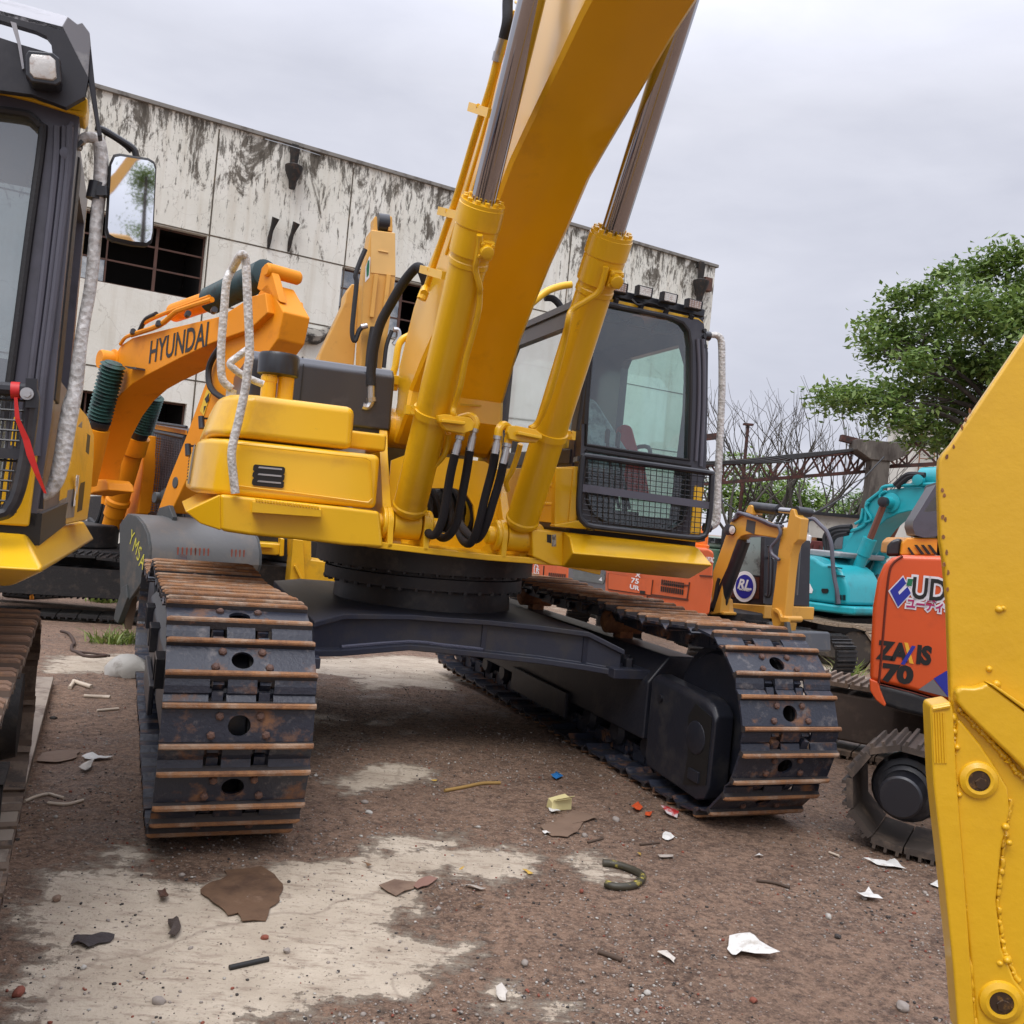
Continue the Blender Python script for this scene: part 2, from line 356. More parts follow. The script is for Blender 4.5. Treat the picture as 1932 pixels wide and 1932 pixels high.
def ground_mat():
    m, nt = nt_new('dirt_over_concrete'); T = NT(nt)
    g = T.n('ShaderNodeNewGeometry'); P = g.outputs['Position']
    at = T.n('ShaderNodeAttribute', attribute_name='concrete'); A = at.outputs['Fac']
    n1 = T.noise(P, 2.2, 10, .68, .3); n2 = T.noise(P, 13, 9, .7); n3 = T.noise(P, 62, 5, .7)
    nst = T.noise(T.vmap(P, (1.3, 9, 1)), 2.2, 9, .66)
    e = T.math('ADD', A, T.math('MULTIPLY', T.math('SUBTRACT', n1, .5), 1.5))
    e = T.math('ADD', e, T.math('MULTIPLY', T.math('SUBTRACT', n2, .5), 1.3))
    e = T.math('ADD', e, T.math('MULTIPLY', T.math('SUBTRACT', nst, .5), .8))
    cm = T.mapr(e, -.03, .24)
    # dirt, wet in places
    dirt = T.mix(T.mapr(n1, .34, .66), (.135, .080, .052), (.325, .205, .136))
    dirt = T.mix(T.mapr(n2, .47, .64), dirt, (.085, .050, .034)); n5 = T.noise(P, 30, 6, .75); dirt = T.mix(T.math('MULTIPLY', T.mapr(n5, .50, .60), .8), dirt, (.075, .046, .032)); dirt = T.mix(T.math('MULTIPLY', T.mapr(n5, .40, .48, 1, 0), .5), dirt, (.37, .25, .17))
    dirt = T.mix(T.math('MULTIPLY', T.mapr(n3, .48, .64), .85), dirt, (.33, .215, .145))
    vo = T.n('ShaderNodeTexVoronoi'); vo.inputs['Scale'].default_value = 46; T.L(P, vo.inputs['Vector'])
    wn = T.n('ShaderNodeTexWhiteNoise'); T.L(vo.outputs['Position'], wn.inputs['Vector'])
    stone = T.math('MULTIPLY', T.mapr(vo.outputs['Distance'], .2, .33, 1, 0), T.mapr(wn.outputs['Value'], .80, .86))
    scol = T.mix(T.mapr(wn.outputs['Value'], .86, 1.0), (.42, .37, .32), (.22, .10, .07))
    dirt = T.mix(stone, dirt, scol)
    c1 = T.noise(P, 3.1, 9, .62); c2 = T.noise(T.vmap(P, (1, 3.5, 1)), 6.0, 8, .7)
    con = T.mix(T.mapr(c1, .33, .68), (.37, .305, .23), (.535, .46, .36))
    con = T.mix(T.math('MULTIPLY', T.mapr(c2, .52, .66), .8), con, (.25, .19, .14))
    con = T.mix(T.math('MULTIPLY', T.mapr(T.noise(T.vmap(P, (1, 2.6, 1)), 19, 7, .72), .60, .68), .8), con, (.12, .085, .065))
    con = T.mix(T.math('MULTIPLY', T.mapr(n3, .60, .70), .7), con, (.13, .095, .075))
    v2 = T.n('ShaderNodeTexVoronoi'); v2.inputs['Scale'].default_value = 75; T.L(P, v2.inputs['Vector']); w2 = T.n('ShaderNodeTexWhiteNoise'); T.L(v2.outputs['Position'], w2.inputs['Vector'])
    grit = T.math('MULTIPLY', T.mapr(v2.outputs['Distance'], .16, .34, 1, 0), T.mapr(w2.outputs['Value'], .76, .80))
    con = T.mix(T.math('MULTIPLY', grit, T.mapr(n2, .42, .6)), con, (.09, .06, .045))
    dirt = T.mix(T.math('MULTIPLY', grit, .8), dirt, T.mix(T.mapr(w2.outputs['Value'], .88, 1.0), (.52, .45, .38), (.05, .035, .028)))
    n4 = T.noise(P, 150, 3, .7); dirt = T.mix(T.math('MULTIPLY', T.mapr(n4, .55, .68), .5), dirt, (.06, .040, .030)); dirt = T.mix(T.math('MULTIPLY', T.mapr(n4, .34, .46, 1, 0), .35), dirt, (.36, .26, .19))
    cr = T.n('ShaderNodeTexVoronoi', feature='DISTANCE_TO_EDGE'); cr.inputs['Scale'].default_value = .75
    wp = T.n('ShaderNodeVectorMath', operation='ADD'); nz = T.n('ShaderNodeTexNoise'); nz.inputs['Scale'].default_value = 3.0; nz.inputs['Detail'].default_value = 6; T.L(P, nz.inputs['Vector'])
    sc_ = T.n('ShaderNodeVectorMath', operation='SCALE'); sc_.inputs['Scale'].default_value = .35; T.L(nz.outputs['Color'], sc_.inputs[0]); T.L(P, wp.inputs[0]); T.L(sc_.outputs[0], wp.inputs[1]); T.L(wp.outputs[0], cr.inputs['Vector'])
    con = T.mix(T.math('MULTIPLY', T.mapr(cr.outputs['Distance'], .002, .010, 1, 0), .35), con, (.14, .10, .075))
    # shallow damp stains round holes
    col = T.mix(cm, dirt, con)
    b = T.n('ShaderNodeBsdfPrincipled'); T.L(col, b.inputs['Base Color']); b.inputs['Specular IOR Level'].default_value = .45
    wet = T.mapr(n1, .36, .5, .36, .85); T.L(T.mix(cm, wet, (.8, .8, .8)), b.inputs['Roughness'])
    h = T.math('ADD', T.math('MULTIPLY', n2, 1.0), T.math('ADD', T.math('MULTIPLY', n3, .7), T.math('MULTIPLY', stone, .7)))
    h = T.math('MULTIPLY', h, T.mapr(cm, 0, 1, 1, .3))
    T.L(T.bump(h, 1.0, .026), b.inputs['Normal']); T.out(b.outputs[0]); return m
gm.materials.append(ground_mat())
go = bpy.data.objects.new('ground', gm); COL.objects.link(go); tag(go, kind='structure')
# interpolated ground height for things that lie on it
def gh(x, y):
    i = int(np.clip(np.searchsorted(gx, x), 1, nx_-1)); j = int(np.clip(np.searchsorted(gy, y), 1, ny_-1))
    return float(max(ZG[j, i], ZG[j-1, i], ZG[j, i-1], ZG[j-1, i-1]))
# ================================================================= building
BL_, BR_ = wat(185, 170, 22.4), wat(1350, 505, 32.6)
FB = Fr(BR_.x, BR_.y, math.degrees(math.atan2(BR_.y-BL_.y, BR_.x-BL_.x)), gz(30))
def wall_mat():
    m, nt = nt_new('mouldy_cream_render'); T = NT(nt); tc = T.n('ShaderNodeTexCoord'); P = tc.outputs['Object']
    sp = T.n('ShaderNodeSeparateXYZ'); T.L(P, sp.inputs[0]); W = sp.outputs[2]
    n1 = T.noise(P, .5, 8, .6); n2 = T.noise(T.vmap(P, (1.15, 1, .5)), 1.15, 13, .74, .6); n3 = T.noise(T.vmap(P, (2.6, 1, .55)), 3.1, 10, .74); n4 = T.noise(P, 12, 6, .7)
    base = T.mix(T.mapr(n1, .3, .7), (.64, .63, .545), (.79, .78, .71))
    base = T.mix(T.math('MULTIPLY', T.mapr(T.noise(T.vmap(P, (3, 1, .2)), 1.2, 7, .6), .5, .75), .5), base, (.46, .40, .30))
    topm = T.mapr(W, WT_-5.0, WT_-.1, 0.0, .172)
    d = T.math('ADD', n2, topm); d2 = T.math('ADD', n3, topm)
    base = T.mix(T.math('MULTIPLY', T.mapr(d, .67, .725), .93), base, (.095, .08, .06))
    base = T.mix(T.math('MULTIPLY', T.mapr(d2, .665, .715), .85), base, (.07, .06, .045))
    base = T.mix(T.math('MULTIPLY', T.mapr(n4, .63, .70), T.mapr(W, WT_-6, WT_, 0, .7)), base, (.12, .105, .08))
    cr = T.n('ShaderNodeTexVoronoi', feature='DISTANCE_TO_EDGE'); cr.inputs['Scale'].default_value = .8
    wp = T.n('ShaderNodeVectorMath', operation='ADD'); nz = T.n('ShaderNodeTexNoise'); nz.inputs['Scale'].default_value = 1.6; nz.inputs['Detail'].default_value = 7; T.L(P, nz.inputs['Vector'])
    T.L(P, wp.inputs[0]); T.L(nz.outputs['Color'], wp.inputs[1]); T.L(wp.outputs[0], cr.inputs['Vector'])
    base = T.mix(T.math('MULTIPLY', T.mapr(cr.outputs['Distance'], .002, .008, 1, 0), .3), base, (.22, .19, .14))
    b = T.n('ShaderNodeBsdfPrincipled'); b.inputs['Roughness'].default_value = .9; T.L(base, b.inputs['Base Color'])
    T.L(T.bump(T.math('ADD', n3, n4), .3, .03), b.inputs['Normal']); T.out(b.outputs[0]); return m
WT_ = FB.v(1350, 505, 0).z
WALL = wall_mat()
JNT = M('dark_joint', (.09, .075, .055), .9, col2=(.22, .16, .1), sc=3)
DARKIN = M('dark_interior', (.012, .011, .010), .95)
bld = thing('concrete_building', 'long cream concrete hall with black mould streaks below its roof edge', 'building', FB)
u1 = FB.v(392, 443, 0); u1b = FB.v(378, 563, 0); u2a = FB.v(646, 505, 0); u2b = FB.v(638, 592, 0); ul = FB.v(353, 762, 0)
uL = FB.v(-160, 300, 0).x
w_top, w_bot = (u1.z+u2a.z)/2, (u1b.z+FB.v(786, 650, 0).z)/2
w_lt = ul.z; w_lb = w_lt-1.7
wins = [(FB.v(100, 500, 0).x, u1.x, w_bot, w_top), (u2a.x, FB.v(870, 600, 0).x, w_bot, w_top), (FB.v(60, 740, 0).x, ul.x, w_lb, w_lt)]
mb = MB()
us = sorted({uL, 0.0}|{a for q in wins for a in q[:2]}); ws = sorted({-.6, w_lb, w_lt, w_bot, w_top, WT_})
for i in range(len(us)-1):
    for j in range(len(ws)-1):
        cu_, cw_ = (us[i]+us[i+1])/2, (ws[j]+ws[j+1])/2
        if any(q[0] < cu_ < q[1] and q[2] < cw_ < q[3] for q in wins): continue
        mb.quad((us[i], 0, ws[j]), (us[i+1], 0, ws[j]), (us[i+1], 0, ws[j+1]), (us[i], 0, ws[j+1]))
for q in wins:
    a, b, c, d = q
    for p in (((a,0,c),(b,0,c),(b,.3,c),(a,.3,c)), ((a,0,d),(b,0,d),(b,.3,d),(a,.3,d)), ((a,0,c),(a,0,d),(a,.3,d),(a,.3,c)), ((b,0,c),(b,0,d),(b,.3,d),(b,.3,c))): mb.quad(*p)
mb.quad((0,0,-.6),(0,11,-.6),(0,11,WT_),(0,0,WT_)); mb.quad((uL,0,-.6),(uL,11,-.6),(uL,11,WT_),(uL,0,WT_)); mb.quad((uL,11,-.6),(0,11,-.6),(0,11,WT_),(uL,11,WT_))
mb.mi = 1
def joint(u0, w0, u1_, w1_): mb.bar((u0, -.001, w0), (u1_, -.001, w1_), .035, .01, (0, 1, 0))
for xx, yy in ((410, 285), (667, 320), (1078, 450)):
    q = FB.v(xx, yy, 0).x; joint(q, -.5, q, WT_-.12)
joint(uL, w_top+.03, 0, w_top+.03); joint(u1.x, w_bot-.03, 0, w_bot-.03); joint(uL, w_lt+.6, 0, w_lt+.6)
wallo = mb.build('wall', [WALL, JNT], bld)
mb = MB(); mb.box((uL-.1, -.08, WT_), (.08, 11.1, WT_+.1)); mb.build('roof_coping', M('grey_coping', (.22, .21, .19), .9, col2=(.07, .06, .05), sc=3), bld, .01)
RSTF = M('rusty_window_frame', (.085, .04, .028), .8, col2=(.04, .03, .025), sc=9)
PANE = glass('dusty_pane', (.12, .15, .16), .22, .5)
for k, (a, b, c, d) in enumerate(wins):
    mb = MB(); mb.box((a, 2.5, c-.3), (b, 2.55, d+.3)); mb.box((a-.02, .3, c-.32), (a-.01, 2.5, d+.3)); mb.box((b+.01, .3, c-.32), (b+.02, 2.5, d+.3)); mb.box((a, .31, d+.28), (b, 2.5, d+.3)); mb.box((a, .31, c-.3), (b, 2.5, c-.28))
    win = thing('window', None, None); win.parent = bld
    win2 = None
    fr_ = MB(); n = max(3, round((b-a)/1.0)); hh = (d-c)
    lv = [c+.03, c+hh*.36, c+hh*.68, d-.03]
    for i in range(n+1):
        uu = a+.03+(b-a-.06)*i/n; fr_.bar((uu, .2, c), (uu, .2, d), .07 if i % 2 == 0 else .035, .05, (0, 1, 0))
    for z in lv: fr_.bar((a, .205, z), (b, .205, z), .04, .04, (0, 1, 0))
    bpy.data.objects.remove(win)
    f = fr_.build('window', RSTF, bld)
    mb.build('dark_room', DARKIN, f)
    pn = MB(); rr = random.Random(k+3)
    for i in range(n):
        for j in range(3):
            keep = (j == 0 and i in (n-4, n-3)) if k == 0 else (rr.random() < .75 if k == 1 and i < n*.8 else rr.random() < .25)
            if k == 0 and j == 1 and i == n-4: keep = True
            if keep:
                x0 = a+.03+(b-a-.06)*i/n; x1 = a+.03+(b-a-.06)*(i+1)/n
                pn.box((x0+.03, .2, lv[j]+.025), (x1-.03, .208, lv[j+1]-.025))
    if pn.v: pn.build('pane', PANE, f)
# rain spouts and rods in the wall
SPT = M('sooty_iron', (.02, .018, .016), .85, col2=(.07, .04, .025), sc=8)
for (xx, yy), s_ in (((548, 335), .85), ((1313, 548), 1.0)):
    p = FB.v(xx, yy, 0); mb = MB()
    mb.lathe(p+V3(0, -.22, .34*s_), (0, 0, -1), [(0, .16*s_), (.05, .27*s_), (.2, .25*s_), (.5*s_, .13*s_), (.75*s_, .09*s_)], 12)
    mb.bar(p+V3(0, -.2, .85*s_), p+V3(0, .02, .85*s_), .18, .18); mb.lathe(p+V3(0, -.18, .85*s_), (0, 0, -1), [(0, .13), (.52, .09)], 10)
    mb.build('rain_spout', SPT, bld)
for (xa, ya, xb, yb) in ((517, 414, 506, 470), (556, 423, 544, 475)):
    mb = MB(); mb.tube([FB.v(xa, ya, -.05)+V3(0, -.16, 0), FB.v((xa+xb)/2-2, (ya+yb)/2, -.05)+V3(0, -.05, 0), FB.v(xb, yb, -.03)], [.10, .05, .06, .03], 7, 4); mb.build('iron_bracket', SPT, bld)
p = FB.v(1331, 545, 0); mb = MB(); mb.box((p.x-.2, -.2, p.z-.1), (p.x+.12, -.005, p.z+.35)); mb.build('junction_box', M('rusty_box', (.10, .05, .035), .8, col2=(.2, .08, .04), sc=4), bld, .01)
p = FB.v(560, 622, 0); mb = MB(); mb.tube([p+V3(-.7, -.03, .25), p+V3(-.2, -.12, -.05), p+V3(.5, -.1, -.1), p+V3(.9, -.03, .2)], [.05, .2, .22, .05], 8); mb.build('wall_hole_edge', M('spalled_concrete', (.3, .28, .24), .95, col2=(.05, .045, .04), sc=3, lo=.45, hi=.55), bld)
# ================================================================= trees
def leaf_mat(name, a, b, c):
    m, nt = nt_new(name); T = NT(nt); g = T.n('ShaderNodeNewGeometry'); r = g.outputs['Random Per Island']
    col = T.mix(T.mapr(r, 0, .6), a, b); col = T.mix(T.mapr(r, .8, 1.0), col, c)
    d = T.n('ShaderNodeBsdfPrincipled'); d.inputs['Roughness'].default_value = .45; T.L(col, d.inputs['Base Color'])
    t = T.n('ShaderNodeBsdfTranslucent'); T.L(col, t.inputs[0]); mx = T.n('ShaderNodeMixShader'); mx.inputs[0].default_value = .28
    T.L(d.outputs[0], mx.inputs[1]); T.L(t.outputs[0], mx.inputs[2]); T.out(mx.outputs[0]); return m
LEAF1 = leaf_mat('camphor_leaves', (.075, .14, .03), (.17, .255, .055), (.27, .35, .10))
LEAF2 = leaf_mat('young_leaves', (.085, .17, .025), (.20, .31, .06), (.28, .37, .10))
LEAF3 = leaf_mat('distant_leaves', (.055, .115, .03), (.12, .20, .05), (.19, .28, .07))
BARK = M('bark', (.05, .042, .036), .9, col2=(.10, .085, .07), sc=6, bump=.6, bsc=20)
BARKD = M('dark_bare_bark', (.062, .054, .044), .9, col2=(.08, .07, .06), sc=6)
def leaves(rng, clumps, per, size, flat=.8):
    """clumps: (centre, radius); a clump is made of twigs' tufts, so its outline is broken"""
    b = MB()
    for c, r in clumps:
        c = Vector(c); nt_ = max(6, int(per*r*r))
        for _ in range(nt_):
            d = Vector((rng.gauss(0, 1), rng.gauss(0, 1), rng.gauss(0, 1)*flat)).normalized()
            tc_ = c+d*r*(rng.random()**.45)
            tr = rng.uniform(.10, .24)
            for k in range(rng.randint(7, 13)):
                p = tc_+Vector((rng.gauss(0, tr), rng.gauss(0, tr), rng.gauss(0, tr*.6)))
                s = size*rng.uniform(.65, 1.35)
                x = Vector((rng.gauss(0, 1), rng.gauss(0, 1), rng.gauss(0, .6))).normalized(); y = x.cross(Vector((rng.gauss(0, .5), rng.gauss(0, .5), 1))).normalized()
                q = x.cross(y)*s*.18
                b.add([p-x*s, p-y*s*.42+q, p+x*s*.9, p+y*s*.42+q], [(0, 1, 2, 3)])
    return b
def limb(b, rng, p, d, L, r, depth, spread=.6, up=.15, seg=5, kids=(2, 3)):
    pts = [Vector(p)]; dd = Vector(d).normalized(); n = 4
    for i in range(n):
        dd = (dd+Vector((rng.gauss(0, .13), rng.gauss(0, .13), rng.gauss(0, .08)+up*.25))).normalized(); pts.append(pts[-1]+dd*L/n)
    b.tube(pts, [r, r*.82, r*.66, r*.5], seg, 2, False)
    if depth <= 0: return
    for k in range(rng.randint(*kids)):
        i = rng.choice((2, 3, 4, 4)); q = pts[i]
        nd = (dd+Vector((rng.gauss(0, spread), rng.gauss(0, spread), rng.gauss(0, spread*.5)+up))).normalized()
        limb(b, rng, q, nd, L*rng.uniform(.6, .85), r*.55, depth-1, spread, up, max(3, seg-1), kids)
# the big leafy tree on the right
rng = random.Random(11); D0 = 20.5
px = [(1900,490,45),(1850,515,45),(1790,522,34),(1745,548,30),(1700,566,36),(1665,604,36),(1642,632,28),(1662,662,40),(1712,640,55),(1780,600,66),(1850,590,66),(1910,600,60),(1925,690,70),(1860,700,75),(1792,690,66),(1735,688,40),(1800,765,58),(1870,790,60),(1762,742,38),(1704,738,38),(1662,748,36),(1622,752,32),(1588,757,32),(1562,745,24),(1545,762,18),(1602,738,20),(1702,782,34),(1655,784,22),(1742,803,42),(1792,822,38),(1722,828,20),(1647,816,13),(1850,850,40),(1765,846,16),(1975,560,80),(1990,700,90),(1960,820,70),(2070,620,110),(2060,780,110)]
base = wat(1935, 960, D0); base.z = gz(D0)
bt = thing('leafy_tree', 'tall leafy green tree reaching in over the rusty gantry at the right', 'tree', None, base)
cl = [(wat(x, y, D0+rng.uniform(-1.3, 1.6))-base, r*D0/FPX*.95) for x, y, r in px]
leaves(rng, [(c, r*.93) for c, r in cl], 290, .085).build('crown', LEAF1, bt, ang=180)
tb = MB(); fork = V3(.05, 0, 4.2)
tb.tube([(0, 0, -.3), (.05, 0, 1.5), fork], [.42, .33, .28], 9)
for x, y, r in ((1700,640,1),(1860,520,1),(1560,755,1),(1930,600,1),(1660,660,1),(1800,700,1),(1990,700,1),(1740,745,1),(1790,560,1),(2050,640,1),(1640,750,1),(1720,800,1)):
    e = wat(x, y, D0+rng.uniform(-.6, .9))-base; m_ = fork.lerp(e, .5)+V3(0, 0, .5)
    tb.tube([fork-V3(0, 0, .4), fork.lerp(m_, .5), m_, e], [.13, .08, .045, .015], 6, 5)
    for k in range(5):
        q = m_.lerp(e, rng.random()); limb(tb, rng, q, (e-m_)+V3(rng.gauss(0, .8), rng.gauss(0, .8), rng.gauss(0, .5)), .55, .022, 1, .7, 0, 4)
tb.build('trunk', BARK, bt)
# bare trees behind the gantry
for k, (x, y, D, h, rr, lab) in enumerate(((1392, 1010, 30, 6.4, .13, 'bare dark tree just right of the silver wrapped cab rail, behind the gantry'), (1452, 1000, 32, 7.0, .16, 'bare dark tree with a forked trunk behind the middle of the truss'), (1512, 1000, 31, 6.9, .15, 'bare leaning tree behind the truss, second from the concrete column'), (1572, 1000, 33, 6.0, .13, 'bare thin tree behind the truss, nearest the concrete column'))):
    rng = random.Random(40+k); b = wat(x, y, D); b.z = gz(D)
    t = thing('bare_tree', lab, 'tree', None, b, group='bare trees behind the gantry'); mb = MB()
    mb.tube([(0, 0, -.3), (.12*(k-1), 0, 1.2), (.2*(k-1), .1, h*.42)], [rr*1.2, rr, rr*.8], 7)
    for j in range(6):
        a = j*1.05+rng.random()
        limb(mb, rng, (.2*(k-1), .1, h*.42-j*.14), (math.cos(a)*.75+.05, math.sin(a)*.5, 1.1), h*.31, rr*.42, 3, .40, .22, 5, (2, 2) if j % 2 else (2, 3))
    mb.build('trunk', BARKD, t)
# leafy trees and shrubs behind them
for k, (x, y, D, cl, lab) in enumerate((
 (1375, 1000, 36, ((1365,895,26),(1395,870,26),(1380,925,40),(1340,920,30),(1420,945,34),(1350,950,30),(1410,925,26),(1395,962,30)), 'fresh green young tree among the bare trunks beside the silver rail'),
 (1440, 1000, 38, ((1430,880,26),(1420,905,28),(1445,920,34),(1465,935,34),(1410,960,30),(1470,905,20),(1440,955,34),(1475,950,32)), 'fresh green tree behind the arm of the small ochre excavator'),
 (1510, 1000, 37, ((1500,905,24),(1520,925,32),(1485,930,30),(1545,945,26),(1490,945,30),(1530,955,30),(1555,960,24)), 'bright green tree under the truss to the left of the sagging cable'),
 (1585, 1000, 44, ((1570,950,24),(1592,962,26),(1560,975,26),(1610,950,22)), 'low green tree behind the white shed roof'),
 (1622, 1000, 42, ((1620,940,22),(1612,962,30),(1636,950,26),(1640,975,30),(1605,985,24),(1655,940,24)), 'rounded dark green tree beside the concrete column'),
 (470, 1075, 17, ((462,1055,20),(480,1066,18),(492,1060,14),(470,1075,16)), 'leafy green bush under the far yellow machine'),)):
    rng = random.Random(70+k); b = wat(x, y, D); b.z = gz(D)
    t = thing('green_tree' if k < 5 else 'green_bush', lab, 'tree' if k < 5 else 'bush', None, b, group='trees behind the yard' if k < 5 else None)
    leaves(rng, [(wat(px_, py_, D+rng.uniform(-1, 1))-b, r_*D/FPX) for px_, py_, r_ in cl], 60 if k < 5 else 260, .11 if k < 5 else .07).build('crown', (LEAF2 if k < 3 else LEAF3) if k < 5 else LEAF1, t, ang=180)
    mb = MB(); top = sum((wat(q[0], q[1], D)-b for q in cl), Vector())/len(cl); mb.tube([(0, 0, -.3), top*.6, top], [.14, .1, .04], 6, 4)
    for q in cl: mb.tube([top*.6, top*.9, wat(q[0], q[1], D)-b], [.06, .04, .015], 4, 3)
    mb.build('trunk', BARK, t)
# ================================================================= gantry, sheds
GAN = M('rusty_gantry_steel', (.085, .03, .022), .75, col2=(.03, .022, .02), sc=5, lo=.45, hi=.6)
D = 27.0
gt = thing('truss_gantry', 'rusty red steel truss spanning in front of the bare trees', 'gantry', None, Vector((wat(1640, 900, D).x, D, gz(D))))
O_ = gt.location.copy()
def q3(x, y, d=D): return wat(x, y, d)-O_
def truss(name, t0, t1, b0, b1, n, D0, D1):
    mb = MB(); T0, T1, B0, B1 = q3(*t0, D0), q3(*t1, D1), q3(*b0, D0), q3(*b1, D1); off = V3(0, .7, 0)
    for o in (V3(0, 0, 0), off):
        mb.bar(T0+o, T1+o, .13, .13); mb.bar(B0+o, B1+o, .09, .09)
        for i in range(n):
            a = T0.lerp(T1, i/n)+o; b = B0.lerp(B1, (i+.5)/n)+o; c = T0.lerp(T1, (i+1)/n)+o
            mb.bar(a, b, .05, .05); mb.bar(b, c, .05, .05); mb.bar(T0.lerp(T1, (i+.5)/n)+o, b, .04, .04)
    for i in range(n+1):
        mb.bar(T0.lerp(T1, i/n), T0.lerp(T1, i/n)+off, .05, .05); mb.bar(B0.lerp(B1, i/n), B0.lerp(B1, i/n)+off, .04, .04)
    mb.build(name, GAN, gt)
truss('truss', (1290, 880), (1650, 848), (1290, 916), (1640, 889), 7, D+.6, D)
truss('truss', (1672, 841), (1990, 815), (1672, 880), (1990, 862), 4, D, D-.6)
mb = MB(); mb.bar(q3(1586, 826), q3(1634, 838), .22, .18); mb.bar(q3(1628, 836), q3(1630, 850), .25, .2); mb.build('stub_beam', GAN, gt)
mb = MB(); mb.bar(q3(1325, 826), q3(1352, 823), .18, .18); mb.build('stub_beam', GAN, gt)
mb = MB()
for k in range(5): mb.tube([q3(1290, 873+k, D-.2), q3(1400+20*k, 868+k, D-.25), q3(1500, 857+k*2, D-.2), q3(1600, 848+k, D-.2), q3(1655, 838+k, D-.2), q3(1700, 832+k, D-.2), q3(1790, 826+k, D-.3)], .022, 5, 5)
mb.tube([q3(1672, 838, D-.4), q3(1655, 858, D-.5), q3(1640, 885, D-.4)], .02, 5, 4)
mb.build('cable_bundle', RUB, gt)
cc = wat(1648, 945, D-.2); cc.z = gz(D)
colm = thing('concrete_column', 'weathered concrete column carrying the rusty truss', 'column', None, cc)
CON = M('weathered_concrete', (.13, .115, .10), .9, col2=(.05, .04, .035), sc=3, lo=.45, hi=.65, stretch=(1, 1, .3), bump=.4, bsc=10, col3=(.22, .2, .17), sc3=4)
top = wat(1655, 862, D-.2)-cc
mb = MB(); mb.loft([[(-.25, -.3, -.5), (.25, -.3, -.5), (.25, .2, -.5), (-.25, .2, -.5)], [(-.25, -.3, top.z-.1), (.25, -.3, top.z-.1), (.25, .2, top.z-.1), (-.25, .2, top.z-.1)]]); mb.build('shaft', CON, colm, .02)
mb = MB(); mb.ext([(-.72, -.34, top.z+.42), (.72, -.34, top.z+.42), (.72, -.34, top.z+.12), (.3, -.34, top.z-.12), (-.3, -.34, top.z-.12), (-.72, -.34, top.z+.12)], (0, .68, 0)); mb.build('corbel', CON, colm, .02)
# overhead cable
mb = MB(); mb.tube([wat(1668, 862, 26), wat(1600, 930, 25), wat(1530, 970, 24), wat(1455, 988, 23), wat(1400, 970, 23.5), wat(1350, 935, 24)], .022, 5, 8)
tag(mb.build('sagging_cable', RUB), 'thin black cable sagging from the concrete column across the green trees', 'cable')
mb = MB(); mb.tube([wat(1500, 892, 40), wat(1560, 915, 38), wat(1605, 940, 36)], .015, 4, 3)
tag(mb.build('guy_wire', RUB), 'fine grey wire slanting below the truss against the sky', 'wire')
mb = MB(); mb.tube([wat(500, 262, 23), wat(560, 279, 24.5), wat(650, 308, 26), wat(700, 324, 27)], .012, 4, 4)
tag(mb.build('roof_wire', STL), 'thin pale wire lying along the roof edge of the cream hall', 'wire')
# lamp pole among bare trees
p = wat(1404, 880, 29); p.z = gz(29); t = thing('thin_pole', 'thin rusty pole with a small cap among the bare trees', 'pole', None, p)
tp = wat(1404, 802, 29).z-p.z; mb = MB(); mb.cyl((0, 0, -.3), (0, 0, tp), .07, .05, 8); mb.build('shaft', GAN, t); mb = MB(); mb.box((-.14, -.1, tp), (.14, .1, tp+.06)); mb.build('cap', GAN, t)
# white building with a ladder, far right
WHW = M('whitewashed_wall', (.60, .585, .54), .9, col2=(.40, .36, .30), sc=2, lo=.55, hi=.75, stretch=(1, 1, .3))
fw = Fr(wat(1668, 900, 36).x, 36, -23, gz(36)); t = thing('white_building', 'white wall building with a rusty ladder beyond the gantry', 'building', fw)
top = fw.v(1668, 805, 0); e = fw.v(1990, 830, 0)
mb = MB(); mb.box((0, 0, -.5), (e.x, 6, top.z)); mb.build('wall', WHW, t, .02)
mb = MB(); mb.box((-.1, -.12, top.z), (e.x+.1, 6.1, top.z+.15)); mb.build('roof', LGR, t)
lx = fw.v(1735, 860, 0).x; mb = MB()
for s in (0, .5): mb.bar((lx+s, -.15, 0), (lx+s, -.15, top.z+.5), .05, .04)
for k in range(int(top.z/.3)): mb.bar((lx, -.15, k*.3+.2), (lx+.5, -.15, k*.3+.2), .03, .03)
mb.build('ladder', RST, t)
# low white shed
fs_ = Fr(wat(1500, 1000, 30).x, 30, -18, gz(30)); t = thing('low_shed', 'low white shed with a peeling wall and dark flat roof edge', 'shed', fs_)
a, b = fs_.v(1500, 968, 0), fs_.v(1660, 985, 0); lo_ = fs_.v(1560, 1016, 0).z
mb = MB(); mb.box((a.x, 0, lo_), (b.x, 4, a.z)); mb.build('wall', M('peeling_white_wall', (.56, .55, .50), .9, col2=(.25, .22, .18), sc=4, lo=.55, hi=.68), t)
mb = MB(); mb.box((a.x-.1, -.15, a.z), (b.x+.1, 4.1, a.z+.1)); mb.build('roof', BLK, t)
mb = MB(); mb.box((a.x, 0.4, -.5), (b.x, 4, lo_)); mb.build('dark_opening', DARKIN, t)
mb = MB()
for k in range(5): q = a.x+(b.x-a.x)*k/4; mb.box((q-.09, 0, -.5), (q+.09, .3, lo_))
mb.build('post', RST, t)
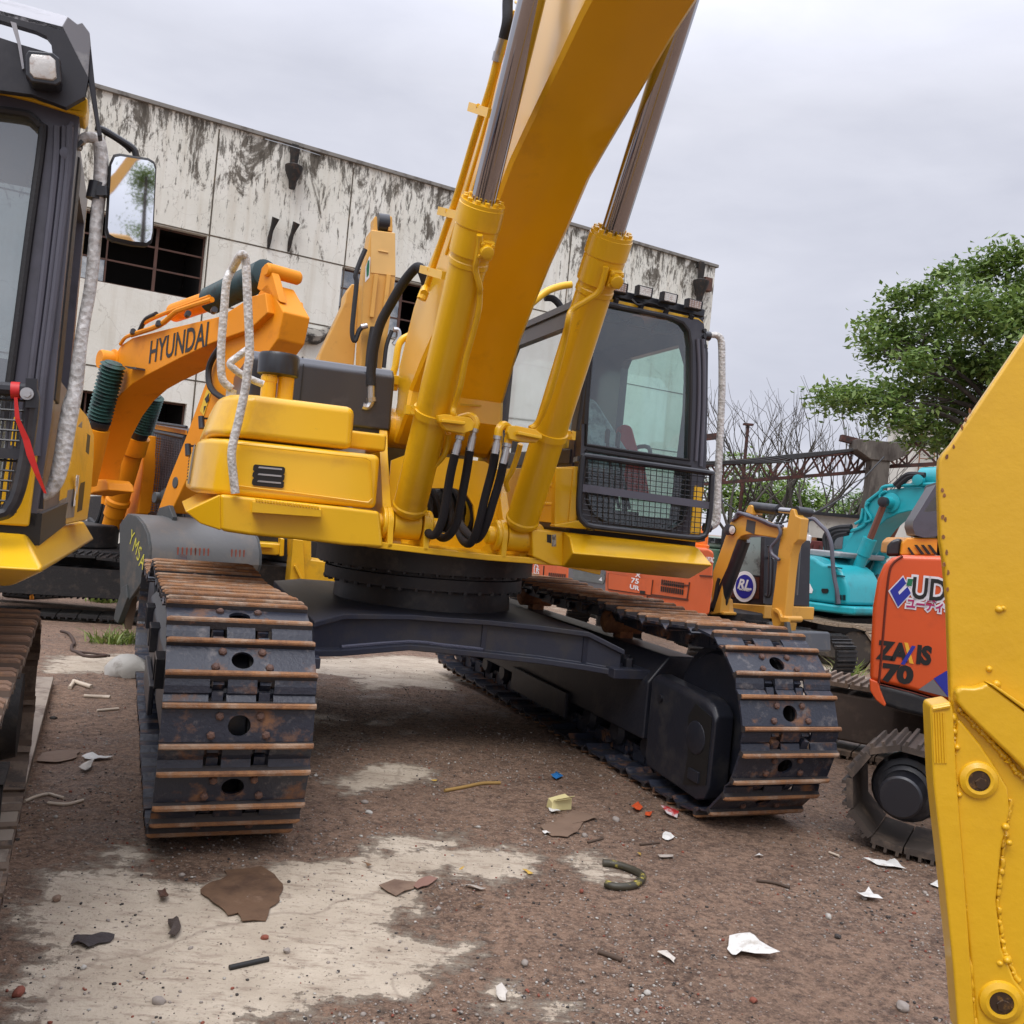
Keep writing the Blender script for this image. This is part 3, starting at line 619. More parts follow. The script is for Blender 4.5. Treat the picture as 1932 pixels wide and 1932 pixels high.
# rusty red container
fc = Fr(wat(1462, 1000, 25).x, 25, 10, gz(25)); t = thing('red_container', 'dull red steel container behind the small ochre excavator', 'container', fc)
a, b = fc.v(1450, 1012, 0), fc.v(1500, 1060, 0); mb = MB(); mb.box((a.x, 0, -.3), (b.x+.8, 2.4, a.z)); mb.build('body', M('dull_red_paint', (.13, .03, .028), .7, col2=(.06, .03, .025), sc=3), t, .02)
mb = MB()
for k in range(9): q = a.x+.1+k*(b.x+.7-a.x)/9; mb.box((q, -.04, 0), (q+.07, 0.0, a.z-.1))
mb.build('side_ribs', MC['dull_red_paint'], t)
# green lorry left of the ochre machine
fg = Fr(wat(1338, 1060, 17.5).x, 17.5, 12, gz(17.5)); t = thing('green_lorry', 'old green lorry body with rust patches behind the silver rail', 'lorry', fg)
GRN = M('old_green_paint', (.055, .12, .075), .6, col2=(.16, .12, .07), sc=4, lo=.5, hi=.65)
a, b = fg.v(1328, 1012, 0), fg.v(1372, 1100, 0)
mb = MB(); mb.box((a.x-.6, 0, b.z-.3), (b.x+.5, 2.2, fg.v(1340, 1035, 0).z)); mb.build('cargo_side', GRN, t, .03)
mb = MB(); mb.box((a.x-.5, .1, fg.v(1340, 1035, 0).z+.01), (b.x+.5, 2.1, fg.v(1340, 1012, 0).z)); mb.build('cab', M('pale_green_paint', (.2, .25, .2), .6, col2=(.3, .3, .28), sc=3), t, .06)
mb = MB(); mb.box((a.x-.2, .08, fg.v(1340, 1024, 0).z), (b.x+.3, .095, fg.v(1340, 1014, 0).z)); mb.build('window', GLS2, t)
mb = MB(); q = fg.v(1368, 1000, -.05); mb.tube([q, q+V3(0, 0, -.25), q+V3(.02, 0, -.8)], .06, 8, 3); mb.build('exhaust_pipe', BLK, t)
for uu in (a.x+.1, b.x+.2):
    mb = MB(); mb.lathe((uu, 0, .45), (0, 1, 0), [(0, .28), (.02, .45), (.26, .45), (.28, .3)], 18); mb.build('wheel', RUB, t)
# ================================================================= helper for tracks
def track_path(Lc, R, zc, sag=.03, n=14):
    """closed loop (v, w) of the shoe plate line; front (towards the camera) is -v"""
    pts = []
    for i in range(n+1): a = math.pi/2+math.pi*i/n; pts.append((-Lc/2+R*math.cos(a), zc+R*math.sin(a)))
    for i in range(1, 10): pts.append((-Lc/2+Lc*i/10, zc-R))
    for i in range(n+1): a = -math.pi/2+math.pi*i/n; pts.append((Lc/2+R*math.cos(a), zc+R*math.sin(a)))
    for i in range(1, 16): t = i/16; pts.append((Lc/2-Lc*t, zc+R-sag*abs(math.sin(3*math.pi*t))))
    return pts
def along(path, N, phase=0.0):
    P = [Vector((0, a, b)) for a, b in path]; P.append(P[0]); ls = [(P[i+1]-P[i]).length for i in range(len(P)-1)]; tot = sum(ls); out = []
    for k in range(N):
        s = ((k+phase)/N)*tot; i = 0
        while s > ls[i]: s -= ls[i]; i += 1
        t = (P[i+1]-P[i]).normalized(); out.append((P[i]+t*s, t))
    return out, tot
def simple_track(u0, wd, Lc, R, zc, N, phase=0.3, sag=.03):
    b = MB(); st, tot = along(track_path(Lc, R, zc, sag), N, phase); pt = tot/N
    for p, t in st:
        nrm = Vector((0, t.z, -t.y))
        for (ta, tb_, na, nb) in ((-.47, .47, -.02, .012), (-.40, -.30, .012, .035), (-.04, .05, .012, .035), (.30, .40, .012, .035)):
            q = [p+t*ta*pt+nrm*na, p+t*tb_*pt+nrm*na, p+t*tb_*pt+nrm*nb, p+t*ta*pt+nrm*nb]
            b.ext([v+Vector((u0-wd/2, 0, 0)) for v in q], (wd, 0, 0))
    return b
def running_gear(par, u0, Lc, R, zc, wd=.26, mat=None):
    mat = mat or GRIME
    f = MB(); f.box((u0-wd/2, -Lc/2+R*.75, zc-R*.42), (u0+wd/2, Lc/2-R*.7, zc+R*.42)); fo = f.build('track_frame', mat, par, .03)
    for vv, nm in ((-Lc/2, 'idler_wheel'), (Lc/2, 'drive_sprocket')):
        m = MB(); m.lathe((u0-wd*.5, vv, zc), (1, 0, 0), [(0, R*.3), (.02, R*.55), (.05, R*.86), (wd-.05, R*.86), (wd-.02, R*.55), (wd, R*.3)], 24)
        if nm == 'drive_sprocket': m.lathe((u0-wd*1.05, vv, zc), (1, 0, 0), [(0, R*.34), (.01, R*.42), (wd*2.1-.01, R*.42), (wd*2.1, R*.34)], 20)
        m.build(nm, mat, fo)
    n = 6
    for k in range(n):
        vv = -Lc/2+R*1.1+(Lc-2.2*R)*k/(n-1); m = MB(); m.lathe((u0-wd*.48, vv, zc-R*.72), (1, 0, 0), [(0, R*.16), (.02, R*.22), (wd*.96-.02, R*.22), (wd*.96, R*.16)], 12); m.build('track_roller', mat, fo)
    c = MB(); c.loft([[Vector((u0+s*.05+e, 0, 0))+p-Vector((0, t.z, -t.y))*h for s, e, h in ((-1, -.03, .03), (1, .03, .03), (1, .03, .11), (-1, -.03, .11))] for p, t in along(track_path(Lc, R, zc), 60)[0]]+[[Vector((u0+s*.05+e, 0, 0))+p-Vector((0, t.z, -t.y))*h for s, e, h in ((-1, -.03, .03), (1, .03, .03), (1, .03, .11), (-1, -.03, .11))] for p, t in along(track_path(Lc, R, zc), 60)[0][:1]], False)
    c.build('track_chain', mat, fo)
    return fo
# ================================================================= the big yellow excavator in the middle
FM = Fr(-.575, 6.72, 19.6, 0)
F = FM
ex = thing('excavator', 'big yellow crawler excavator in the middle, its boom rising out of the picture', 'excavator', FM)
def shoe_mesh(W, p, mats):
    b = MB(); g = W/2
    b.ring([(-g,-.064,0),(g,-.064,0),(g,.064,0),(-g,.064,0)], [(.045*math.cos(i*math.pi/10), .042*math.sin(i*math.pi/10), 0) for i in range(20)], (0, 0, .014), 24)
    for y0, y1, z0, z1, z2, z3 in ((.094, .118, .012, 0, -.010, .0), (.118, .140, .0, -.010, -.026, -.018), (-.122, -.094, -.006, -.018, -.002, .012)):
        for a, c in ((-g, -.128), (-.058, .058), (.128, g)):
            b.ext([(a, y0, z0), (a, y0, z1), (a, y1, z2), (a, y1, z3)], (c-a, 0, 0))
    for s in (-1, 1):      # the links of the chain under the plate
        b.box((s*.093-.022, -p*.5, -.105), (s*.093+.022, p*.42, -.004)); b.box((s*.093-.032, -p*.18, -.09), (s*.093+.032, p*.2, -.02))
    b.cyl((-.15, -p*.48, -.06), (.15, -p*.48, -.06), .024, None, 8)
    for s in (-1, 1):
        y = s*.080; b.mi = 3
        b.loft([[(x, y-.016, 0), (x, y+.016, 0), (x, y+.0115, h), (x, y-.0115, h)] for x, h in ((-g-.001, .031), (g+.001, .031))])
        b.mi = 1
        b.loft([[(x, y-.0115, .0315), (x, y+.0115, .0315), (x, y+.0105, h-.005), (x, y+.0055, h), (x, y-.0055, h), (x, y-.0105, h-.005)] for x, h in ((-g-.001, .038), (-g+.012, .045), (g-.012, .045), (g+.001, .038))])
    b.mi = 2
    for s in (-1, 1):
        for t in (-1, 1):
            b.lathe((s*(.094+.014*t), t*.038, .012), (0, 0, 1), [(0, .018), (.012, .017), (.018, .009)], 6)
    return b.mesh('track_shoe', mats, 30)
def crawler(par, u0, W, Lc, R, zc, N, phase, mats, sag=.035, path=None):
    """one crawler: > track shoes; the chain's pins are the part itself"""
    path = path or track_path(Lc, R, zc, sag); st, tot = along(path, N, phase)
    c = MB(); st2, _ = along(path, N*2, phase)
    for s in (-1, 1):
        loops = []
        for p, t in st2+st2[:1]:
            n = Vector((0, t.z, -t.y)); q = p+Vector((u0+s*.05, 0, 0))
            loops.append([q+Vector((-.012, 0, 0))-n*.03, q+Vector((.012, 0, 0))-n*.03, q+Vector((.012, 0, 0))-n*.085, q+Vector((-.012, 0, 0))-n*.085])
        c.loft(loops, False)
    tr = c.build('crawler_track', GRIME, par)
    me = shoe_mesh(W, tot/N, mats)
    rr = random.Random(int(u0*100)+5)
    for p, t in st:
        o = bpy.data.objects.new('track_shoe', me); COL.objects.link(o); o.parent = tr
        n = Vector((0, t.z, -t.y)); ta = rr.uniform(-.02, .02); t2 = (t+n*ta).normalized(); n2 = Vector((0, t2.z, -t2.y))
        q = p+Vector((u0+rr.uniform(-.004, .004), 0, 0))
        o.matrix_basis = Matrix(((-1, 0, 0, q.x), (0, t2.y, n2.y, q.y), (0, t2.z, n2.z, q.z), (0, 0, 0, 1)))
    return tr
GA, LC, RT, ZC = 2.76/2, 4.16, .475, .522
def slack_path(Lc, R, zc, n=14):   # the left crawler hangs slack behind its front carrier roller
    pts = track_path(Lc, R, zc)[:n+1+9]
    r1, z1 = .385, .43
    for i in range(n+1): a = -math.pi/2+math.pi*i/n; pts.append((Lc/2-.04+r1*math.cos(a), z1+r1*math.sin(a)))
    top = [(Lc/2-.04, z1+r1), (1.6, .80), (1.1, .80), (.6, .86), (.2, .955), (-.1, 1.0), (-.45, .995), (-.9, .965), (-1.4, .975), (-1.8, .993), (-Lc/2, zc+R)]
    q = catmull([Vector((0, a, b)) for a, b in top], 4)
    return pts+[(v.y, v.z) for v in q[1:-1]]
for s in (-1, 1):
    u0 = s*GA-(.02 if s > 0 else 0)
    crawler(ex, u0, .60, LC, RT, ZC, 42, .62 if s < 0 else .3, [SHOE, RSTB, M('rusty_bolt', (.11, .06, .045), .7, col2=(.22, .10, .05), sc=30), RSTS], .035, None if s > 0 else slack_path(LC, RT, ZC))
    f = MB()     # side frame with a sloping roof
    f.loft([[(u0-.235, v, .25), (u0+.235, v, .25), (u0+.235, v, .60), (u0+.10, v, .76), (u0-.10, v, .76), (u0-.235, v, .60)] for v in (-1.52, 1.62)])
    fo = f.build('track_frame', DRK, ex, .015)
    g = MB(); i_ = -s          # idler guard: the box round the front wheel
    for k in (-1, 1):
        a, c = (.15, .27) if k == i_ else (.15, .24)
        q0, q1 = sorted((u0+k*a, u0+k*c))
        g.loft([[(q0, v, zl), (q1, v, zl), (q1, v, zh-.03), (q1-.02 if k > 0 else q1, v, zh), (q0 if k > 0 else q0+.02, v, zh), (q0, v, zh-.03)] for v, zl, zh in ((-2.29, .20, .57), (-2.25, .12, .62), (-2.18, .095, .645), (-1.66, .13, .675), (-1.62, .19, .655))])
    g.build('idler_guard', DRK, fo, .012)
    g = MB(); q = u0+i_*.27; g.lathe((q-.012, -1.74, .55), (1, 0, 0), [(0, .022), (.028, .022)], 12); g.build('guard_hole', BLK, fo)
    g = MB(); qa, qb = (q, q+.004) if i_ > 0 else (q-.004, q); g.loft([[(x, -2.262, .20), (x, -2.05, .14), (x, -2.07, .30), (x, -2.04, .52), (x, -2.10, .60), (x, -2.262, .56)] for x in (qa, qb)]); rc_ = g.build('recess_shade_plate', BLKT, fo)  # proud black plate, its colour stands in for shade in the open guard end
    g = MB(); g.lathe((q-.012, -2.13, .42), (1, 0, 0), [(0, .075), (.004, .09), (.02, .09), (.024, .075)], 18); g.bar((q, -2.2, .22), (q, -2.1, .22), .03, .06); g.build('idler_yoke', DRK, rc_, .003)
    g = MB(); g.lathe((u0-.13, -2.06, .525), (1, 0, 0), [(0, .34), (.03, .36), (.035, .40), (.225, .40), (.23, .36), (.26, .34)], 32); g.lathe((u0-.2, -2.06, .525), (1, 0, 0), [(0, .1), (.02, .13), (.38, .13), (.4, .1)], 16)
    g.build('idler_wheel', DRK, fo)
    g = MB(); g.lathe((u0-.24, 2.02, .525), (1, 0, 0), [(0, .15), (.03, .25), (.19, .28), (.21, .40), (.27, .40), (.29, .28), (.46, .25), (.48, .15)], 24); g.build('drive_sprocket', DRK, fo)
    for k in range(8):
        v = -1.45+k*.4; g = MB(); g.lathe((u0-.17, v, .19), (1, 0, 0), [(0, .06), (.03, .09), (.31, .09), (.34, .06)], 14); g.build('track_roller', DRK, fo)
    for v in (-.75, .75):
        g = MB(); g.lathe((u0-.16, v, .865), (1, 0, 0), [(0, .05), (.02, .08), (.28, .08), (.3, .05)], 14); g.bar((u0, v, .7), (u0, v, .84), .1, .1); g.build('carrier_roller', RST, fo)
    for v in (-1.15, -.05, .95):   # step brackets on the outside
        o0 = u0+s*.17; g = MB(); a, b = sorted((o0, o0+s*.11)); g.box((a, v-.11, .60), (b, v+.11, .617)); g.box((a, v-.125, .46), (b, v-.11, .617)); g.box((a, v+.11, .46), (b, v+.125, .617)); g.lathe(((a+b)/2, v-.125, .55), (0, -1, 0), [(0, .012), (.012, .012)], 6); g.lathe(((a+b)/2, v-.125, .50), (0, -1, 0), [(0, .012), (.012, .012)], 6); g.build('step_bracket', BLK, fo, .004)
    for v0, v1, nm in ((-.5, .5, 'track_guard'),):
        g = MB(); [MBX.build(nm, DRK, fo, .008) for MBX in (MB().box((u0-.27, v0, .14), (u0-.24, v1, .32)), MB().box((u0+.24, v0, .14), (u0+.27, v1, .32)))]
# the undercarriage stands turned a little against the upper part
bpy.context.view_layer.update()
TW_ = Matrix.Translation((-1.38, -2.5, 0)) @ Matrix.Rotation(R_(2.6), 4, 'Z') @ Matrix.Translation((1.38, 2.5, 0))
for o in list(ex.children):
    if o.name.split('.')[0] in ('crawler_track', 'track_frame', 'idler_guard', 'track_guard', 'step_bracket'): o.matrix_basis = TW_
for o in list(ex.children):
    pass
# ---- car body: arched cross member
st = [(587,1171,590,1237,-1.22),(643,1156,648,1236,-1.03),(772,1158,772,1225,-.86),(835,1163,835,1231,-.86),(912,1168,912,1239,-.86),(1010,1178,1016,1250,-1.0),(1098,1190,1108,1263,-1.12),(1168,1224,1174,1275,-1.28)]
loops = []; bead = []
for xt, yt, xb, yb, v in st:
    Tt, Bb = F.v(xt, yt, v), F.v(xb, yb, v); u = (Tt.x+Bb.x)/2; a, b, vb = Tt.z, Bb.z, 1.0
    loops.append([Vector(p) for p in ((u,v-.045,a),(u,v-.045,a-.032),(u,v,a-.034),(u,v,b+.04),(u,v-.05,b+.036),(u,v-.05,b),(u,vb,b),(u,vb,a))])
    bead.append(Vector((u, v-.008, b+.048)))
mb = MB(); mb.loft(loops)
# bolted feet on the side frames
for s in (-1, 1):
    mb.box((s*1.0-.12, -1.34, .60), (s*1.0+.2 if s > 0 else -.88, 1.3, .66))
cb = mb.build('car_body', CAR, ex, .006)
mb = MB(); mb.tube(bead[1:5], .011, 6, 2); mb.build('weld_bead', M('highlit_weld', (.10, .105, .15), .35, bump=.8, bsc=120), cb)  # weld bead, its highlight put into a paler blue-grey
mb = MB()
for x, y in ((912, 0),): pass
for k in (4, 6): mb = MB(); mb.bar(loops[k][2]+V3(0, .002, .0), loops[k][3]+V3(0, .002, -.0), .03, .03); mb.build('stiffener_rib', CAR, cb)
mb = MB()
for k in range(7): mb.lathe((1.02+.05*(k % 2), -1.24+.14*k, .66), (0, 0, 1), [(0, .033), (.05, .033), (.055, .026)], 6)
mb.build('bolt_row', DRK, cb)
mb = MB(); mb.loft([[(u, -.72, a) for u in ()]]) if False else None
# ---- slewing ring
mb = MB(); mb.lathe((0, 0, .84), (0, 0, 1), [(0, .66), (.015, .62), (.15, .61), (.16, .69), (.235, .69), (.24, .66), (.265, .66), (.27, .755), (.40, .755)], 72)
for r_, z, n in ((.685, .985, 40), (.725, 1.095, 44)):
    for k in range(n): a = 2*math.pi*k/n; mb.lathe((r_*math.cos(a)*.99, r_*math.sin(a)*.99, z), (0, 0, 1), [(0, .017), (.022, .017)], 6)
mb.tube([F.v(1040, 1046, -.78), F.v(1075, 1060, -.79), F.v(1105, 1066, -.79)], .008, 6, 3)
mb.build('slewing_ring', M('black_ring_steel', (.02, .02, .024), .5, col2=(.06, .055, .05), sc=6, bump=.1), ex)
# ---- deck plate and brackets
UC = -.05
mb = MB(); mb.ext(F.vs([(691,1019),(802,1033),(925,1046),(1057,1056),(1135,1072),(1133,1085),(1057,1068),(925,1058),(802,1045),(691,1032)], -1.10), (0, 2.6, 0))
deck = mb.build('swing_frame', YEL, ex, .006)
PIV = Vector((0, -.137, 2.036))
prof = [(-1.0,1.265),(-.98,1.33),(-.62,1.50),(-.36,1.86),(-.275,2.03)]+[(PIV.y+.145*math.cos(a), PIV.z+.145*math.sin(a)) for a in [math.pi*(1-k/10) for k in range(11)]]+[(.12,1.7),(.7,1.30),(.7,1.265)]
for u in (-.47, .33):
    mb = MB(); mb.ext([(u, v, w_) for v, w_ in prof], (.055, 0, 0))
    mb.lathe((u-.03 if u < 0 else u+.085, PIV.y, PIV.z), (1 if u < 0 else -1, 0, 0), [(0, .09), (.01, .105), (.05, .105)], 24)
    br = mb.build('boom_bracket', YEL, deck, .008)
    if u < 0:
        mb = MB(); mb.lathe((u-.055, PIV.y, PIV.z), (1, 0, 0), [(0, .05), (.01, .065), (.03, .065)], 20); mb.box((u-.05, PIV.y-.14, PIV.z-.26), (u-.002, PIV.y+.02, PIV.z-.1)); mb.lathe((u-.06, PIV.y-.05, PIV.z-.17), (1, 0, 0), [(0, .022), (.02, .022)], 6); mb.build('pin_keeper', YEL, br, .006)
# cross web with its opening
op = F.vs([(802,921),(857,921),(878,928),(893,953),(896,982),(893,1006),(797,1006),(795,945)], -.52)
mb = MB(); mb.ring([(-.42,-.52,1.262),(.335,-.52,1.262),(.335,-.52,1.80),(.2,-.52,1.86),(-.30,-.52,1.86),(-.42,-.52,1.80)], op, (0, .025, 0))
mb.build('cross_web', YEL, deck, .004)
mb = MB(); mb.box((-.415, .3, 1.27), (.33, .33, 1.95)); mb.box((-.415, -.48, 1.262), (.33, .32, 1.268)); mb.build('inner_bulkhead', M('dark_yellow', (.10, .065, .02), .6, col2=(.03, .025, .02), sc=6), deck)  # far darker than the outer yellow, blotched nearly black
mb = MB(); mb.box((-.28, -.2, 1.28), (-.05, .1, 1.62)); mb.lathe((.06, -.25, 1.52), (0, 1, 0), [(0, .1), (.02, .14), (.3, .14)], 20); mb.box((.1, -.3, 1.28), (.3, .05, 1.4)); mb.build('valve_block', GRIME, deck, .01)
mb = MB()
rr = random.Random(4)
for k in range(9):
    u = -.36+.075*k; mb.tube([(u, -.30, 1.30), (u+.03, -.40, 1.42+.05*rr.random()), (u+.02*rr.gauss(0, 1), -.33, 1.6), (u-.03, -.1, 1.72)], .02, 7, 4)
mb.tube([(-.34, -.42, 1.31), (-.1, -.45, 1.36), (.2, -.44, 1.31)], .022, 7, 4)
mb.build('valve_hose', RUB, deck)
# cylinder feet
CYL = [(-.40, V3(-.40, -.983, 1.41), V3(-.40, -2.455, 3.836)), (.30, V3(.30, -1.004, 1.392), V3(.30, -2.461, 3.771))]
for ui, foot, top in CYL:
    for du in (-.125, .09):
        u = ui+du
        p2 = [(-1.10,1.262),(-1.10,1.30)]+[(foot.y+.10*math.cos(a), foot.z+.10*math.sin(a)) for a in [math.pi*(1.08-k/10*1.02) for k in range(11)]]+[(-.86,1.36),(-.70,1.29),(-.70,1.262)]
        mb = MB(); mb.ext([(u, v, w_) for v, w_ in p2], (.035, 0, 0)); o_ = -1 if du < 0 else 1
        e = u if o_ < 0 else u+.035
        mb.lathe((e+o_*.028, foot.y, foot.z), (-o_, 0, 0), [(0, .088), (.008, .096), (.03, .096)], 24)
        bk = mb.build('cylinder_bracket', YEL, deck, .006)
        mb = MB(); mb.lathe((e+o_*.075, foot.y, foot.z), (-o_, 0, 0), [(0, .045), (.008, .056), (.05, .056)], 20); mb.build('pin', YEL, bk)
# ---- boom: a box girder lofted along its underside
und = [(921,846),(922,800),(926,758),(946,703),(972,644),(1007,573),(1040,500),(1074,433),(1114,340),(1146,285),(1177,233),(1222,157),(1267,80),(1320,0)]
U_ = [F.u(x, y, .2) for x, y in und]
pts = [(p.y, p.z) for p in U_]
dl = Vector((pts[-1][0]-pts[-2][0], pts[-1][1]-pts[-2][1])).normalized()
for k in range(1, 7): dl = Vector((dl.x*math.cos(.05)-dl.y*math.sin(-.05)*-1, dl.y-.05)).normalized(); pts.append((pts[-1][0]+dl.x*.42, pts[-1][1]+dl.y*.42))
pts[0] = (-.30, 1.925)
th = [.20,.32,.44,.55,.60,.64,.68,.70,.72,.72,.71,.70,.68,.66]+[.64,.62,.58,.54,.5,.46]
wl = [-.36,-.36,-.35,-.33,-.31,-.285,-.265,-.255]+[-.25]*12; wr = [.30,.30,.29,.275,.24,.215,.205,.2]+[.2]*12
loops = []
for i, (v, w_) in enumerate(pts):
    a = pts[max(0, i-1)]; b = pts[min(len(pts)-1, i+1)]; d = Vector((b[0]-a[0], b[1]-a[1])).normalized(); n = Vector((d.y, -d.x))
    if i == 0: n = Vector((1, .35)).normalized()
    if i == 1: n = Vector((.95, .3)).normalized()
    tv, tw = v+n.x*th[i], w_+n.y*th[i]
    loops.append([Vector((wl[i]+.02, v, w_)), Vector((wr[i]-.02, v, w_)), Vector((wr[i], v+n.x*.02, w_+n.y*.02)), Vector((wr[i], tv-n.x*.02, tw-n.y*.02)), Vector((wr[i]-.02, tv, tw)), Vector((wl[i]+.02, tv, tw)), Vector((wl[i], tv-n.x*.02, tw-n.y*.02)), Vector((wl[i], v+n.x*.02, w_+n.y*.02))])
BOOMP = loops
mb = MB(); mb.loft(loops)
mb.lathe((-.405, PIV.y, PIV.z), (1, 0, 0), [(0, .12), (.01, .135), (.72, .135), (.73, .12)], 28)
boom = mb.build('boom', YELB, ex, ang=28)
mb = MB(); mb.bar(F.v(863, 762, -.60)+V3(.02, .0, 0), F.u(922, 768, .2)+V3(-.02, -.01, 0), .012, .012); mb.build('weld_seam', YEL, boom)
# ---- boom cylinders
def on(ui, k, t): return CYL[k][1].lerp(CYL[k][2], t)
for k, (ui, foot, top) in enumerate(CYL):
    ax = (top-foot).normalized(); L = (top-foot).length
    tH = (3.06-foot.z)/(top.z-foot.z)*L if k == 0 else (3.03-foot.z)/(top.z-foot.z)*L
    prof = [(.09, .082), (.10, .092), (.125, .104), (.14, .104), (.15, .098), (tH-.33, .098), (tH-.325, .104), (tH-.30, .104), (tH-.295, .1), (tH-.27, .1), (tH-.265, .112), (tH-.13, .112), (tH-.128, .109), (tH-.123, .109), (tH-.12, .116), (tH-.02, .116), (tH-.018, .112), (tH, .112), (tH, .07)]
    mb = MB(); mb.lathe(foot, ax, prof, 36)
    mb.lathe((ui-.085, foot.y, foot.z), (1, 0, 0), [(0, .07), (.006, .088), (.164, .088), (.17, .07)], 28)
    bx = ax.cross(V3(1, 0, 0)).normalized()
    for j in range(12):
        a = 2*math.pi*j/12; mb.lathe(foot+ax*tH+(V3(1, 0, 0)*math.cos(a)+bx*math.sin(a))*.092, ax, [(-.01, .014), (.016, .014), (.018, .008)], 8)
    cy = mb.build('boom_cylinder', YEL, ex, ang=30)
    mb = MB(); mb.cyl(foot+ax*(tH-.02), foot+ax*(L+.62), .062, None, 28); mb.build('cylinder_rod', CHR, cy)
    mb = MB(); e = foot+ax*(L+.68); mb.lathe(e+V3(-.07, 0, 0), (1, 0, 0), [(0, .11), (.14, .11)], 24); mb.build('rod_eye', YEL, cy)
    mb = MB(); mb.lathe(foot+ax*(.145), V3(0, -1, 0), [(0, .005), (.1, .005)], 6); mb.build('grease_nipple', YEL, cy)
    # port block and pipe down the front of the cylinder
    fr_ = -bx if (-bx).y < 0 else bx
    port = foot+ax*(tH-.20)+V3(.035, 0, 0)+fr_*.115
    mb = MB(); mb.bar(port-ax*.045, port+ax*.045, .075, .05, fr_)
    for a, c in ((-1, -1), (-1, 1), (1, -1), (1, 1)): mb.lathe(port+V3(.026*a, 0, 0)+ax*.03*c+fr_*.02, fr_, [(0, .012), (.018, .012)], 6)
    mb.lathe(port+fr_*.01, fr_, [(0, .034), (.05, .034), (.055, .02)], 14); mb.build('port_block', YEL, cy, .004)
    # clamp band
    tb_ = (2.05-foot.z)/(top.z-foot.z)*L if k == 0 else (2.02-foot.z)/(top.z-foot.z)*L
    mb = MB(); mb.lathe(foot+ax*(tb_-.022), ax, [(0, .100), (.002, .108), (.042, .108), (.044, .100)], 36); q = foot+ax*tb_+V3(-.125 if k == 0 else .125, 0, 0); mb.bar(q-V3(.03, 0, 0), q+V3(.03, 0, 0), .045, .05)
    for c in (-1, 1): mb.lathe(q+V3(0, -.04, .016*c), (0, -1, 0), [(0, .01), (.015, .01)], 6)
    mb.build('clamp_band', YEL, cy)
Fv = lambda pts, v: [F.v(x, y, v) for x, y in pts]
def cylv(k, y):   # depth of the cylinder's near skin at picture row y
    foot, top = CYL[k][1], CYL[k][2]; best = None
    for i in range(41):
        p = foot.lerp(top, i/40); r = F.O+F.U*p.x+F.V*p.y+V3(0, 0, p.z)-CAM
        yy = 966+FPX*(r.x/r.y*_s-r.z/r.y*_c)
        if best is None or abs(yy-y) < best[0]: best = (abs(yy-y), p.y)
    return best[1]
def cpath(k, pts, off=-.125): return [F.v(x, y, cylv(k, y)+off) for x, y in pts]
mb = MB(); mb.tube(cpath(0, [(905,443),(904,465),(900,490),(897,508),(905,540),(905,555),(903,585),(892,630),(878,680),(868,730),(857,765),(855,780),(862,790)]), .0165, 10, 5); mb.build('cylinder_pipe', YEL, ex)
mb = MB(); mb.tube(cpath(1, [(1143,503),(1138,530),(1128,552),(1105,568),(1079,585),(1072,605),(1066,640),(1048,710),(1028,770),(1012,800),(1000,808)]), .0165, 10, 5); mb.build('cylinder_pipe', YEL, ex)
mb = MB(); mb.tube(cpath(0, [(846,818),(845,835),(838,858),(825,874),(815,882)], -.06), .016, 10, 5); mb.build('cylinder_pipe', YEL, ex)
mb = MB(); mb.tube(cpath(1, [(982,838),(976,860),(965,890),(955,908),(958,925)], -.06), .016, 10, 5); mb.build('cylinder_pipe', YEL, ex)
# manifold plates with elbows, ferrules and hoses
for k, pl in ((0, [(826,783),(840,781),(888,788),(896,798),(892,812),(875,818),(842,812),(828,795)]), (1, [(962,803),(975,803),(1010,810),(1024,822),(1012,836),(985,834),(962,829),(957,815)])):
    mb = MB(); v = cylv(k, 800)-.17; mb.ext(F.vs(pl, v), (0, .05, 0))
    q = [F.v(x, y, v-.02) for x, y in ((832, 794), (876, 799))] if k == 0 else [F.v(x, y, v-.02) for x, y in ((975, 817), (1020, 826))]
    mb.bar(q[0], q[1], .05, .02); mb.build('manifold_plate', YEL, ex, .006)
hs = [([(867,826),(862,845)], [(860,852),(851,890),(844,930),(836,975),(824,1005),(812,1009),(803,995),(800,967)], 0),
      ([(894,812),(889,838)], [(887,845),(881,885),(872,935),(862,985),(847,1010),(832,1014),(818,1000)], 0),
      ([(939,826),(936,843)], [(935,850),(929,885),(916,935),(904,985),(894,1015),(884,1026),(872,1018),(862,995)], 1),
      ([(957,840),(952,862)], [(951,870),(943,905),(931,945),(919,985),(907,1010),(895,1018),(880,1005),(866,985)], 1)]
for i, (fe, hp, k) in enumerate(hs):
    v0 = cylv(k, 800)-.10; n = len(hp)
    mb = MB(); mb.tube([F.v(x, y, v0+(-1.0-v0)*j/(n-1)+(.10 if j > n-3 else 0)+(.25 if j == n-1 else 0)) for j, (x, y) in enumerate(hp)], .025, 12, 5); h = mb.build('hydraulic_hose', SLV, ex)
    a, b = F.v(*fe[0], v0), F.v(*fe[1], v0); d = (b-a).normalized(); mb = MB(); mb.lathe(a-d*.01, d, [(0, .026), (.02, .026), (.022, .018), (.04, .018), (.042, .022), ((b-a).length+.05, .022)], 14); mb.build('hose_ferrule', STL, h)
    mb = MB(); mb.tube([a-d*.005, a-d*.045+V3(0, 0, .005), a-d*.065+V3(-.03 if k == 0 else .03, .02, .012), a-d*.06+V3(-.08 if k == 0 else .08, .05, 0)], .024, 10, 4); mb.build('hose_elbow', YEL, h)
